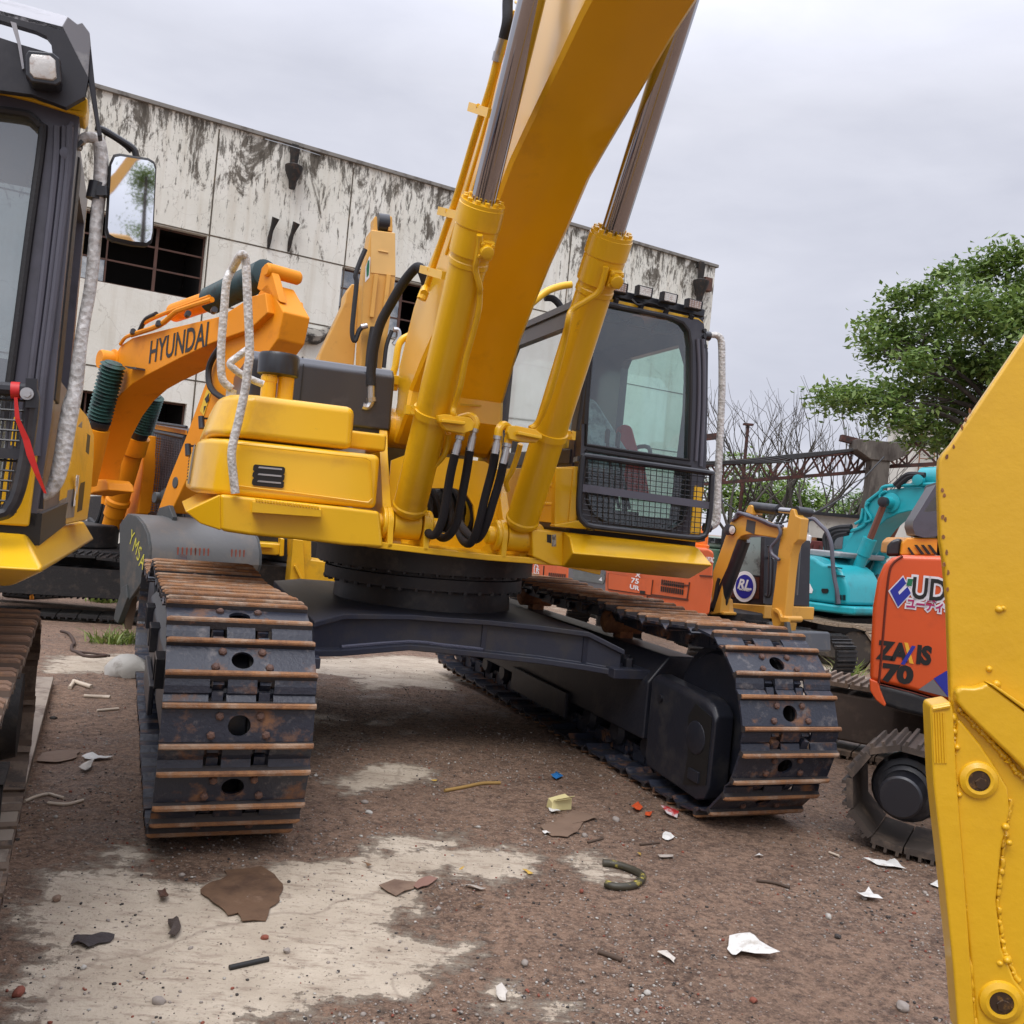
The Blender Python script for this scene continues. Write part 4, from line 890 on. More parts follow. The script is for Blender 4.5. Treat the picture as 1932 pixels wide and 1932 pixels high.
# ---- lines on the left side of the boom
mb = MB(); mb.tube(F.us([(938,112),(925,165),(898,250),(865,360),(838,440),(815,510),(803,548)], -.40), .019, 12, 4); arm = mb.build('arm_pipe', YEL, boom)
for x, y, x1, y1 in ((888, 202, 925, 214), (830, 398, 868, 407), (796, 508, 838, 520)):
    mb = MB(); mb.bar(F.u(x, y, -.42), F.u(x1, y1, -.40), .03, .045); a = F.u(x+10, y+3, -.42); mb.lathe(a+V3(0, -.03, 0), (0, -1, 0), [(0, .012), (.014, .012)], 6); mb.build('pipe_clamp', YEL, arm)
mb = MB(); mb.tube(F.us([(963,-60),(958,0),(957,40),(950,73)], -.40), .026, 12, 5); mb.build('arm_hose', SLV, arm)
mb = MB(); mb.cyl(F.u(950, 70, -.40), F.u(941, 100, -.40), .023); mb.cyl(F.u(941, 98, -.40), F.u(937, 116, -.40), .026); mb.build('hose_ferrule', STL, arm)
mb = MB(); mb.tube(F.us([(972,20),(935,150),(917,230),(895,310),(868,400),(842,480)], -.29), .011, 8, 4); mb.build('boom_pipe', YEL, boom)
mb = MB(); mb.tube(F.us([(984,40),(948,150),(926,240),(904,320),(880,400)], -.27), .009, 8, 4); mb.build('boom_pipe', YEL, boom)
mb = MB(); mb.tube([F.u(973, 4, -.3), F.u(980, 10, -.3), F.u(976, 18, -.3)], .008, 6, 3); mb.build('boom_hook', YEL, boom)
mb = MB(); mb.tube([F.u(803, 543, -.41), F.u(800, 553, -.43)], .022, 10, 0); mb.lathe(F.u(801, 550, -.42), (-.3, 0, -1), [(0, .03), (.05, .03)], 10); mb.build('pipe_elbow', YEL, arm)
mb = MB(); mb.tube([F.v(807, 545, -.60), F.v(800, 520, -.62), F.v(793, 506, -.62), F.v(782, 508, -.58), F.v(760, 535, -.5), F.v(738, 572, -.42), F.v(718, 610, -.36), F.v(706, 655, -.32), F.v(700, 700, -.30), F.v(700, 728, -.30)], .032, 14, 6); bh = mb.build('hydraulic_hose', SLV, ex)
mb = MB(); mb.cyl(F.v(700, 727, -.3), F.v(700, 752, -.3), .026); mb.cyl(F.v(700, 750, -.3), F.v(701, 758, -.3), .033, None, 8); mb.tube([F.v(701, 757, -.3), F.v(694, 768, -.3), F.v(684, 766, -.3)], .024, 8, 3); mb.build('hose_ferrule', STL, bh)
mb = MB(); mb.tube(F.vs([(741,724),(742,705),(746,690),(751,657),(757,643),(768,635),(800,622)], -.05), .024, 12, 5); hr = mb.build('yellow_pipe', YEL, ex)
mb = MB(); mb.ext(F.vs([(730,706),(757,709),(757,728),(729,724)], -.1), (0, .1, 0)); mb.lathe(F.v(742, 737, -.06), (0, 0, 1), [(0, .03), (.05, .035)], 10); mb.build('pipe_block', YEL, hr, .006)
mb = MB(); mb.tube(F.vs([(1000,575),(1012,565),(1033,549),(1058,540),(1078,537)], .1), .027, 12, 5); yb = mb.build('yellow_pipe', YEL, ex)
mb = MB(); mb.tube(F.vs([(1028,562),(1042,563),(1053,572),(1060,584)], .15), .026, 10, 5); mb.build('hydraulic_hose', SLV, yb)
# ---- right-hand bodywork (left in the picture)
def plan(pts, w0, w1, inset=0.0):
    c = sum((Vector((*p, 0)) for p in pts), Vector())/len(pts)
    A = [Vector((p[0], p[1], w0)) for p in pts]; B = [Vector((p[0]+(inset if p[0] < -1 else 0), p[1]+(.02 if p[1] < -.9 else 0), w1)) for p in pts]
    return [A, B]
mb = MB(); mb.ext(F.vs([(415,932),(644,956),(717,965),(724,1034),(650,1029),(560,1018),(470,1010),(430,1004),(416,1001)], -1.15), (0, 2.7, 0)); sk = mb.build('deck_skirt', YEL, ex, .02)
mb = MB(); a, b, c = F.v(416, 933, -1.14), F.v(349, 965, -1.05), F.v(417, 1001, -1.14); b2 = F.v(378, 988, -1.08)
mb.loft([[a, b, b2, c], [a+V3(0, 2.6, 0), b+V3(0, 2.5, 0), b2+V3(0, 2.5, 0), c+V3(0, 2.6, 0)]]); mb.build('skirt_end', YEL, sk, .008)
mb = MB(); mb.loft([F.vs([(482,944),(606,959),(606,975),(475,967)], -1.15), [p+V3(0, 0, 0) for p in F.vs([(476,946),(606,961),(606,976),(475,967)], -1.24)]])
for k in range(22): p = F.v(484+k*5.5, 945+k*.67, -1.23); mb.box((p.x-.005, -1.245, p.z-.004), (p.x+.005, -1.19, p.z+.012))
mb.build('step', YEL, sk, .003)
mb = MB(); mb.loft(plan([(-.605,-1.10),(-1.40,-1.10),(-1.50,-1.05),(-1.58,-.90),(-1.615,-.70),(-1.62,-.5),(-1.62,1.7),(-.605,1.7)], 1.487, 1.80, .02)); lb = mb.build('storage_box', YEL, ex, .035, seg=3)
mb = MB(); mb.loft(plan([(-.77,-1.07),(-1.40,-1.07),(-1.48,-1.02),(-1.545,-.88),(-1.575,-.70),(-1.58,-.5),(-1.58,.45),(-.77,.45)], 1.812, 2.06, .07)); ub = mb.build('fuel_tank', YEL, ex, .045, seg=3)
mb = MB(); mb.box((-.76, -.7, 1.84), (-.5, .2, 1.95)); mb.build('cover_ledge', YEL, ub, .02)
mb = MB(); mb.tube(F.vs([(436,836),(560,850),(690,864),(700,870),(703,940),(694,948),(560,930),(436,915)], -1.105), .004, 6, 0); mb.build('pressed_seam', YEL, lb)
for k, (ya, yb_) in enumerate(((876, 891), (889, 903), (902, 917))):
    x0, x1 = 477-k*1, 538-k*1; mb = MB(); q = [(x0+4, ya), (x1-3, ya+5), (x1, ya+8), (x1-1, yb_+2), (x1-4, yb_+4), (x0+3, yb_-1), (x0, yb_-5), (x0+1, ya+3)]
    mb.ext(F.vs(q, -1.101), (0, -.003, 0)); s_ = mb.build('vent_slot', BLKT, lb)
    mb = MB(); mb.ext(F.vs([(x0+12, ya+4), (x1-6, ya+8), (x1-6, ya+11), (x0+10, ya+7)], -1.104), (0, -.004, 0)); mb.build('louvre', LGR, s_)
DEC = M('faded_grey_decal', (.16, .15, .15), .5, col2=(.3, .27, .2), sc=9)
mb = MB()
for v0, v1 in ((-.42, -.34), (-.25, -.1), (.0, .12)): mb.ext([(-1.6245, v0, 1.53), (-1.6245, v1, 1.53), (-1.6085, v1+.05, 1.78), (-1.6085, v0+.05, 1.78)], (-.002, 0, 0))
mb.build('side_decal', DEC, lb)
mb = MB()
for k in range(9): mb.ext([(-1.625, .35, 1.55+k*.022), (-1.625, .62, 1.55+k*.022), (-1.624, .62, 1.563+k*.022), (-1.624, .35, 1.563+k*.022)], (-.004, 0, 0))
mb.build('side_louvre', BLKT, lb)
# engine hood
h0, h1 = F.v(476, 658, -.3), F.v(700, 690, -.3)
mb = MB(); mb.loft([[(u, -.30, 2.0), (u, -.30, 2.36), (u, -.24, 2.412), (u, 1.7, 2.45), (u, 1.7, 2.0)] for u in (h0.x, -1.0, -.40)]); hd = mb.build('engine_hood', HOOD, ex, .02)
mb = MB(); mb.bar((-1.0, -.306, 2.02), (-1.0, -.306, 2.36), .006, .004, (0, 1, 0)); mb.bar((-1.0, -.24, 2.415), (-1.0, 1.6, 2.452), .006, .004); mb.build('hood_seam', BLKT, hd)
mb = MB(); mb.box((-.76, -.28, 1.95), (-.42, .3, 2.02)); mb.box((-1.3, -.29, 2.02), (-.45, -.27, 2.10)); mb.build('hood_base', BLK, hd, .01)
c = F.v(525, 700, -.62); zt, zb = F.v(525, 668, -.62).z, F.v(525, 711, -.62).z
mb = MB(); mb.lathe((c.x, c.y, zb), (0, 0, 1), [(0, .105), (.01, .122), (zt-zb-.02, .122), (zt-zb, .112)], 32); pc = mb.build('air_cleaner_cap', BLK, ex)
mb = MB(); mb.cyl((c.x-.05, c.y-.03, 2.04), (c.x-.05, c.y-.03, zb), .045, None, 18); mb.cyl((c.x+.05, c.y, 2.04), (c.x+.05, c.y, zb), .05, None, 18); mb.lathe((c.x-.05, c.y-.03, zb-.04), (0, 0, 1), [(0, .05), (.03, .05)], 18); mb.build('filler_neck', YEL, pc)
# foil wrapped handrails
mb = MB(); mb.tube(F.vs([(444,931),(441,905),(437,860),(441,830),(450,794),(462,737),(467,700),(471,661),(468,583),(464,500),(461,484),(454,482)], -1.17)+F.vs([(440,505),(428,530),(423,583),(418,644),(417,690),(421,718),(437,734)], -.75), .0235, 12, 6); mb.build('handrail', FOIL, ex)
mb = MB(); mb.tube(F.vs([(466,660),(450,672),(434,686),(444,698),(457,707),(477,717),(497,725)], -.85), .021, 12, 5); mb.build('handrail', FOIL, ex)
mb = MB(); p = F.v(437, 735, -.73); mb.lathe(p, (0, 0, -1), [(0, .03), (.09, .03)], 10); mb.build('rail_foot', FOIL, ex)
# ---- skirt under the cab
def sec(pts): return [F.v(x, y, v) for x, y, v in pts]
Lp = sec([(1064,1004,-1.14),(1076,1014,-1.2),(1081,1044,-1.32),(1064,1069,-1.14)]); Rp = sec([(1313,1031,-1.14),(1318,1034,-1.2),(1346,1067,-1.34),(1302,1092,-1.14)])
mb = MB(); mb.loft([[Lp[0]+V3(0, 1.9, 0)]+Lp+[Lp[3]+V3(0, 1.9, 0)], [Rp[0]+V3(0, 1.9, 0)]+Rp+[Rp[3]+V3(0, 1.9, 0)]]); cs = mb.build('cab_skirt', YEL, ex, .012)
mb = MB(); mb.ext(F.vs([(1003,999),(1063,1003),(1063,1069),(1040,1066),(1005,1050)], -1.12), (0, 1.9, 0)); mb.build('deck_skirt', YEL, ex, .01)
mb = MB(); mb.ext(F.vs([(1041,1009),(1049,1008),(1049,1031),(1041,1031)], -1.121), (0, -.002, 0)); mb.build('data_sticker', M('worn_sticker', (.4, .38, .33), .5, col2=(.12, .1, .08), sc=40, lo=.45, hi=.55), cs)
mb = MB(); mb.ext(F.vs([(1032,1008),(1040,1009),(1040,1025),(1032,1023)], -1.121), (0, -.002, 0)); mb.build('black_sticker', BLKT, cs)
mb = MB(); mb.box((.62, -1.06, 1.40), (1.52, .6, 1.50)); mb.build('cab_mount', BLKT, cs)
# ---- cab
cab = thing('cab', None, None); cab.parent = ex
bpy.data.objects.remove(cab)
vF, vR = -1.15, .55
mb = MB()
ofr = F.vs([(1111,560),(1200,580),(1302,601),(1318,603),(1328,611),(1336,666),(1335,766),(1332,848),(1327,930),(1320,1012),(1200,1000),(1092,984),(1090,900),(1100,700)], vF)
wsh = F.vs([(1131,572),(1200,586),(1268,600),(1288,609),(1299,624),(1303,650),(1303,740),(1299,868),(1200,854),(1105,839),(1108,760),(1116,660),(1122,585)], vF)
lwn = F.vs([(1106,850),(1200,864),(1302,879),(1299,950),(1288,985),(1265,1000),(1200,994),(1140,984),(1118,970),(1108,945)], vF)
mid = sum(wsh, Vector())/len(wsh)
upF = F.vs([(1111,560),(1200,580),(1302,601),(1318,603),(1328,611),(1336,666),(1335,766),(1332,878),(1200,860),(1096,845),(1100,700)], vF)
loF = F.vs([(1096,845),(1200,860),(1332,878),(1327,930),(1320,1012),(1200,1000),(1092,984),(1091,900)], vF)
mb.ring(upF, wsh, (0, .09, 0)); mb.ring(loF, lwn, (0, .09, 0))
uA, uB = .60, 1.43     # side planes
zT = 2.885
def side(u, d, win, sill):
    ou = [(u, vF+.09, 1.50), (u, vF+.09, 2.60), (u, vF+.12, 2.78), (u, -.95, zT), (u, .45, zT), (u, vR, 2.75), (u, vR, 1.50)]
    mb.ring(ou, [(u, v, w_) for v, w_ in win], (d, 0, 0))
side(uA, .06, [(-.97,1.98),(-1.0,2.3),(-.98,2.6),(-.85,2.78),(.30,2.78),(.42,2.66),(.42,1.98)], 1.95)
side(uB, -.06, [(-.95,1.60),(-.99,2.3),(-.96,2.6),(-.85,2.76),(-.05,2.76),(.0,2.7),(.0,1.60)], 1.95)
mb.ring([(uA, vR, 1.5), (uB, vR, 1.5), (uB, vR, zT), (uA, vR, zT)], [(uA+.12, vR, 2.0), (uB-.12, vR, 2.0), (uB-.12, vR, 2.68), (uB-.2, vR, 2.76), (uA+.2, vR, 2.76), (uA+.12, vR, 2.68)], (0, -.05, 0))
mb.box((uA-.02, -1.08, zT), (uB-.02, vR, zT+.045))
mb.box((uA, vF+.09, 1.47), (uB, vR, 1.50))
cabo = mb.build('cab', M('cab_dark_paint', (.03, .03, .042), .35, coat=.3, col2=(.05, .05, .06), sc=4), ex, .01, ang=40)
mb = MB(); g = [p+V3(0, .02, 0) for p in wsh]; mb.face([]) if False else mb.add(g, [tuple(range(len(g)))]); mb.build('windscreen', GLS, cabo)
mb = MB(); g = [p+V3(0, .02, 0) for p in lwn]; mb.add(g, [tuple(range(len(g)))]); mb.build('lower_window', GLSL, cabo)
mb = MB(); mb.add([(uA+.03, v, w_) for v, w_ in ((-.97,1.98),(-1.0,2.3),(-.98,2.6),(-.85,2.78),(.30,2.78),(.42,2.66),(.42,1.98))], [tuple(range(7))]); mb.build('side_window', GLS, cabo)
mb = MB(); mb.add([(uB-.03, v, w_) for v, w_ in ((-.95,1.60),(-.99,2.3),(-.96,2.6),(-.85,2.76),(-.05,2.76),(.0,2.7),(.0,1.60))], [tuple(range(7))]); mb.build('door_window', GLS, cabo)
mb = MB(); mb.add([(uA+.12, vR-.02, 2.0), (uB-.12, vR-.02, 2.0), (uB-.12, vR-.02, 2.76), (uA+.12, vR-.02, 2.76)], [(0, 1, 2, 3)]); mb.build('rear_window', GLS, cabo)
# rubber seal and pillar trims
mb = MB(); mb.tube([p+V3(0, -.004, 0) for p in wsh]+[wsh[0]+V3(0, -.004, 0)], .012, 6, 0); mb.tube([p+V3(0, -.004, 0) for p in lwn]+[lwn[0]+V3(0, -.004, 0)], .010, 6, 0); mb.build('window_seal', RUB, cabo)
mb = MB(); mb.tube(F.vs([(1316,640),(1319,700),(1318,780),(1313,870)], vF-.006), .012, 8, 4); mb.tube(F.vs([(1326,640),(1328,700),(1327,780),(1322,880)], vF-.004), .014, 8, 4); mb.build('pillar_trim', GRY, cabo)
mb = MB()
for x, y in ((1328, 624), (1328, 635), (1329, 653)): mb.lathe(F.v(x, y, vF+.0), (0, -1, 0), [(0, .014), (.018, .012)], 10)
mb.build('pillar_bolt', BLK, cabo)
# yellow lower panels
mb = MB(); mb.box((uA-.018, vF+.10, 1.50), (uA-.002, vR, 1.86)); mb.box((uA-.02, vF+.02, 1.50), (uA+.03, vF+.10, 1.86))
for w_ in (1.62, 1.74): mb.tube([(uA-.018, -.85, w_), (uA-.018, -.25, w_)], .012, 6, 0)
mb.build('side_panel', YEL, cabo, .006)
mb = MB(); mb.ext(F.vs([(1048,882),(1091,882),(1090,984),(1046,994),(1046,990)], vF+.03), (0, .06, 0)); mb.build('corner_panel', YEL, cabo, .008)
mb = MB(); mb.ext(F.vs([(1046,990),(1092,982),(1130,990),(1240,1005),(1322,1014),(1321,1024),(1240,1014),(1110,999),(1046,994)], vF-.012), (0, .08, 0)); mb.build('sill_panel', YEL, cabo, .006)
mb = MB(); mb.ext(F.vs([(1311,916),(1329,919),(1326,938),(1323,1009),(1303,1007),(1309,940)], vF-.008), (0, .03, 0)); mb.build('corner_panel', YEL, cabo, .004)
mb = MB(); mb.box((uA-.012, vF+.12, 1.88), (uA-.001, vR-.1, 1.97)); mb.build('side_strip', BLK, cabo, .003)
# roof edge, visor and lamps
mb = MB(); mb.ext(F.vs([(1118,556),(1200,574),(1300,596),(1318,600),(1329,610),(1322,607),(1300,602),(1200,581),(1118,563)], -1.10), (0, .2, 0)); mb.build('roof_edge', YEL, cabo, .004)
mb = MB(); mb.bar(F.v(1130, 548, -1.08), F.v(1326, 592, -1.08), .05, .05); mb.ext(F.vs([(1125,545),(1322,588),(1329,597),(1330,603),(1200,575),(1125,558)], -1.05), (0, .1, 0)); lbx = mb.build('lamp_bar', BLK, cabo, .006)
for (x0, y0, x1, y1, br) in ((1154,529,1186,555,0), (1203,537,1233,563,1), (1250,549,1280,574,1), (1297,562,1327,586,0)):
    a, b, c, d = F.vs([(x0+2,y0),(x1,y0+7),(x1-3,y1),(x0,y1-6)], -1.18)
    cen = (a+b+c+d)/4; mb = MB(); mb.ext([cen+(p-cen)*1.06 for p in (a, b, c, d)], (0, .05, 0)); mb.bar(cen+V3(0, .03, -.06), cen+V3(0, .05, -.10), .03, .03); lm = mb.build('work_lamp', SLV, lbx, .006)
    mb = MB(); mb.ext([cen+(p-cen)*.78+V3(0, -.003, 0) for p in (a, b, c, d)], (0, .006, 0)); ln = mb.build('lamp_lens', LENS if br else M('dull_lens', (.28, .20, .17), .3, col2=(.5, .42, .36), sc=40), lm)
    mb = MB()
    for r in range(4):
        for q in range(5):
            p = a.lerp(b, .16+.17*q).lerp(d.lerp(c, .16+.17*q), .2+.2*r)+V3(0, -.002, 0); mb.lathe(p, (0, -1, 0), [(0, .005), (.003, .003)], 6)
    mb.build('led_grid', STL if r % 2 else CHR, ln)
mb = MB(); mb.tube([F.v(1140, 543, -1.1), F.v(1150, 535, -1.12), F.v(1158, 540, -1.1)], .008, 6, 3); mb.tube([F.v(1192, 565, -1.14), F.v(1204, 575, -1.16), F.v(1222, 571, -1.14), F.v(1240, 575, -1.12)], .008, 6, 4); mb.build('lamp_wire', RUB, lbx)
# row of round fittings and wiring seen through the top of the windscreen
mb = MB(); mb.tube(F.vs([(1122,594),(1142,597),(1175,606),(1215,618),(1240,622),(1262,626),(1276,628),(1288,611)], -1.02), .011, 8, 3); wi = mb.build('mirror_bracket', RUB, cabo)
for x, y in ((1155, 600), (1201, 608), (1246, 620)):
    c_ = F.v(x, y, -1.03); mb = MB(); mb.loft([[c_+V3(a*.055, h, b*.032) for a, b in ((-1,-.9),(1,-.9),(.75,.2),(.35,1),(-.5,1),(-.9,.3))] for h in (-.03, .03)]); mb.build('lamp_back', RUB, wi, .006)
# inside
mb = MB(); sx = .86; mb.loft([[(sx-.25, v, w_) for v, w_ in ((-.45,1.5),(-.55,1.85),(-.5,1.95),(.0,1.98),(.10,2.2),(.2,2.2),(.2,1.5))], [(sx+.2, v, w_) for v, w_ in ((-.45,1.5),(-.55,1.85),(-.5,1.95),(.0,1.98),(.10,2.2),(.2,2.2),(.2,1.5))]]); mb.build('seat', M('seat_cloth', (.03, .032, .035), .8, bump=.3), cabo, .05)
mb = MB()
for q in F.vs([(1112,870),(1180,850),(1112,905)], -.8): mb.lathe(q, (0, 0, 1), [(0, .02), (.1, .02)], 8)
p0 = F.v(1150, 850, -.65); mb = MB(); mb.loft([[p0+V3(-.16, 0, -.16), p0+V3(.16, .05, -.16), p0+V3(.16, .25, -.16), p0+V3(-.16, .25, -.16)], [p0+V3(-.17, -.02, .02), p0+V3(.17, .02, 0), p0+V3(.17, .25, .0), p0+V3(-.17, .25, .02)], [p0+V3(-.19, .05, .33), p0+V3(-.1, .1, .35), p0+V3(-.1, .25, .35), p0+V3(-.19, .25, .33)]]); mb.build('plastic_wrap', M('clear_wrinkled_plastic', (.38, .43, .46), .25, bump=1.0, bsc=22, col2=(.12, .15, .17), sc=8, lo=.45, hi=.6), cabo, .03)
for x, ya in ((1146, 822), (1166, 828)):
    mb = MB(); mb.tube([F.v(x, ya, -.85), F.v(x+3, ya+40, -.85), F.v(x+22, 960, -.85)], .011, 8, 3); mb.lathe(F.v(x, ya, -.85), (0, 0, 1), [(-.05, .015), (.03, .018), (.045, .008)], 10); mb.build('control_lever', RUB, cabo)
mb = MB(); mb.loft([[c_+V3(-r, 0, 0), c_+V3(r, 0, 0), c_+V3(r, 2*r, 0), c_+V3(-r, 2*r, 0)] for c_, r in ((F.v(1203, 935, -.6), .105), (F.v(1196, 880, -.6), .095), (F.v(1188, 850, -.6), .075), (F.v(1184, 808, -.6), .045), (F.v(1183, 801, -.6), .025))]); mb.build('red_cone', REDL, cabo, .02)
mb = MB(); mb.box((uB-.12, -1.0, 1.5), (uB-.065, .4, 1.60)); mb.bar((uB-.09, -1.0, 1.97), (uB-.09, .0, 1.97), .03, .05); mb.tube([(uB-.13, -.75, 1.98), (uB-.13, -.7, 2.07), (uB-.13, -.5, 2.07), (uB-.13, -.35, 1.98)], .016, 8, 3); mb.box((uA+.065, -.9, 1.5), (uA+.12, .4, 1.95)); mb.build('inner_trim', M('grey_cab_trim', (.06, .063, .07), .7), cabo, .01)
mb = MB(); mb.box((uA+.25, -.98, 1.5), (uB-.3, -.75, 1.62)); mb.tube([(.9, -.95, 1.55), (.9, -.9, 1.75)], .02, 8, 0); mb.tube([(1.05, -.95, 1.55), (1.05, -.9, 1.75)], .02, 8, 0); mb.build('pedals', BLKT, cabo)
# front guard
gs = F.vs([(1103,860),(1220,876),(1335,892),(1343,896),(1343,905),(1340,960),(1333,1003),(1322,1013),(1300,1014),(1200,1003),(1118,993),(1102,985),(1093,970),(1093,930),(1099,866)], -1.30)
mb = MB(); mb.tube(gs+[gs[0]], .019, 10, 3); gd = mb.build('window_guard', BLK, cabo)
mb = MB(); mb.bar(F.v(1097, 920, -1.30), F.v(1339, 954, -1.30), .02, .045); mb.build('guard_bar', GRY, gd)
mb = MB()
for k in range(22):
    t = (k+.7)/22; a = F.v(1099+t*243, 862+t*33, -1.30); b = F.v(1098+t*236, 986+t*30, -1.30)
    if k == 0: b = F.v(1098, 975, -1.3)
    mb.tube([a, b], .0026, 5, 0)
for k in range(12):
    t = (k+.6)/12.3; a = F.v(1099-6*t, 864+t*124, -1.296); b = F.v(1343-9*t, 896+t*118, -1.296); mb.tube([a, b], .0026, 5, 0)
mb.build('guard_mesh', BLK, gd)
mb = MB()
for x, y in ((1086, 868), (1110, 997), (1318, 1018)): mb.bar(F.v(x, y, -1.17), F.v(x+8, y-2, -1.30), .03, .03)
mb.build('guard_hinge', BLK, gd)
# wiper
mb = MB(); mb.tube(F.vs([(1109,660),(1104,700),(1098,760),(1093,790),(1090,812)], -1.22), .012, 8, 3); mb.bar(F.v(1112, 640, -1.19), F.v(1103, 800, -1.19), .03, .02); mb.build('wiper', RUB, cabo)
# foil wrapped grab rail on the outer corner
mb = MB(); mb.tube(F.vs([(1337,634),(1345,632),(1355,634),(1361,646),(1362,690),(1362,740),(1359,814),(1356,870),(1354,920),(1352,962),(1350,984),(1343,992),(1337,996)], -1.10), [.018,.02,.022,.024,.023,.024,.023,.024,.024,.03,.03,.026,.022], 12, 5); mb.build('handrail', FOIL, cabo)
for x, y in ((1335, 634), (1336, 996)): mb = MB(); mb.lathe(F.v(x, y, -1.1), (1, 0, 0), [(-.03, .03), (.015, .03)], 12); mb.build('rail_mount', BLK, cabo)
# ================================================================= yellow excavator at the left edge
FX = Fr(-1.47, 3.0, 22, 0); F = FX
lx = thing('excavator', 'yellow excavator cut by the left edge, with dark cab and rear view mirror', 'excavator', FX)
CABG = M('cab_grey_paint', (.075, .075, .098), .42, coat=.15, col2=(.05, .05, .06), sc=4)
CABD = M('cab_black_steel', (.014, .014, .02), .5, col2=(.03, .03, .035), sc=4)
mb = MB()
ofr = F.vs([(-90,172),(60,185),(120,200),(150,216),(146,260),(118,560),(97,790),(66,992),(-90,985)], 0)
gl_ = F.vs([(-70,192),(40,208),(66,218),(80,232),(86,252),(60,440),(34,640),(12,790),(2,960),(-70,955)], 0)
mb.ring(ofr, gl_, (0, .10, 0))
for u in (-.01,):
    ou = [(u, .1, .0)]
zb, zt = F.v(66, 992, 0).z, F.v(150, 216, 0).z
ur = F.v(105, 600, 0).x
mb.ring([(ur, .10, zb), (ur, .10, zt), (ur, 1.0, zt), (ur, 1.0, zb)], [(ur, .2, zb+.5), (ur, .2, zt-.12), (ur, .92, zt-.12), (ur, .92, zb+.5)], (-.08, 0, 0))
mb.box((ur-1.0, .02, zt), (ur-.02, 1.0, zt+.05)); mb.box((ur-1.0, .95, zb), (ur, 1.0, zb+.6)); mb.box((ur-1.0, .1, zb), (ur, .95, zb+.04))
cabl = mb.build('cab', CABG, lx, .012, ang=40)
mb = MB(); g = [p+V3(0, .03, 0) for p in gl_]; mb.add(g, [tuple(range(len(g)))]); mb.build('windscreen', glass('blue_grey_windscreen', (.22, .28, .31), .2, .16), cabl)
mb = MB(); mb.tube([p+V3(0, -.006, 0) for p in F.vs([(-70,200),(40,214),(62,224),(75,238),(81,256),(56,440),(30,640),(9,790)], 0)], .013, 8, 3); mb.build('window_seal', RUB, cabl)
mb = MB()
for d0, r in ((0, .011), (13, .008), (24, .012)): mb.tube([p+V3(0, -.008, 0) for p in F.vs([(108+d0,240),(104+d0,330),(78+d0,560),(58+d0,720),(45+d0,860)], 0)], r, 8, 3)
mb.build('pillar_trim', CABG, cabl)
mb = MB()
for x, y, r in ((135, 237, .008), (131, 257, .008), (125, 291, .019)): mb.lathe(F.v(x, y, -.004), (0, -1, 0), [(0, r), (.012, r), (.014, r*.5)], 12)
mb.build('pillar_bolt', CABG, cabl)
mb = MB(); mb.ext([(ur+.004, .03, zb+.4), (ur+.004, .1, zt-.1), (ur+.004, .22, zt-.1), (ur+.004, .22, zb+.4)], (.015, 0, 0)); mb.build('door_seal', RUB, cabl, .005)
mb = MB(); mb.box((ur-.04, .97, 1.9), (ur+.0, 1.01, zt)); mb.build('rear_pillar', YEL, cabl)
# seat and operator's side behind the glass
mb = MB(); mb.box((ur-.75, .35, zb+.3), (ur-.25, .8, zb+.45)); mb.box((ur-.72, .68, zb+.45), (ur-.28, .82, zb+1.1)); mb.build('seat', M('dark_seat', (.03, .03, .035), .8), cabl, .05)
mb = MB(); mb.box((ur-.95, .08, zb+.85), (ur-.3, .12, zb+.89)); mb.lathe((ur-.62, .14, zb+.72), (0, 1, 0), [(0, .07), (.02, .09), (.03, .07)], 20); mb.build('cross_bar', REDL, cabl)
# yellow roof strip
mb = MB(); mb.ext(F.vs([(-90,158),(0,163),(60,178),(122,202),(130,192),(157,177),(166,187),(164,212),(158,222),(140,214),(124,210),(60,190),(0,176),(-90,168)], -.012), (0, .12, 0)); mb.build('roof_strip', YEL, cabl, .006)
# roof guard
mb = MB(); mb.ring(F.vs([(-90,0),(0,20),(117,50),(167,147),(160,182),(124,202),(60,178),(-90,158)], -.10), F.vs([(-70,26),(0,38),(67,58),(88,68),(96,78),(99,101),(40,84),(0,71),(-70,52)], -.10), (0, .03, 0))
rg = mb.build('roof_guard', CABD, cabl, .004)
mb = MB(); mb.loft([F.vs([(-90,0),(0,20),(117,50)], -.10)+F.vs([(128,31),(0,-4),(-90,-24)], .10), [p+V3(0, .0, -.012) for p in F.vs([(-90,0),(0,20),(117,50)], -.10)+F.vs([(128,31),(0,-4),(-90,-24)], .10)]]); mb.build('guard_top', LGR, rg)
mb = MB(); mb.ext(F.vs([(117,50),(128,31),(146,45),(155,42),(169,61),(171,80),(166,148)], -.098), (0, .02, 0)); mb.build('guard_side', M('scuffed_grey_steel', (.16, .16, .175), .5, col2=(.3, .3, .3), sc=8), rg, .003)
mb = MB(); mb.ext(F.vs([(166,146),(171,82),(178,150),(187,225),(193,256),(185,258)], -.09), (0, .05, 0)); mb.build('guard_blade', CABD, rg, .003)
mb = MB(); mb.ext(F.vs([(20,42),(31,45),(40,85),(46,130),(42,132),(34,86)], -.104), (0, -.006, 0)); mb.build('guard_strut', LGR, rg)
cq = F.vs([(56,104),(100,108),(112,118),(115,160),(106,166),(62,160),(52,148),(51,114)], -.14); cen = sum(cq, Vector())/8
mb = MB(); mb.loft([[cen+(p-cen)*s+V3(0, d, 0) for p in cq] for s, d in ((1.06, -.03), (1.1, 0), (1.0, .05), (.5, .08))]); lp = mb.build('roof_lamp', BLK, rg, .006)
mb = MB(); mb.loft([[cen+(p-cen)*s+V3(0, d, 0) for p in cq] for s, d in ((.45, -.040), (.76, -.036), (.82, -.028))]); mb.build('lamp_lens', LENS, lp)
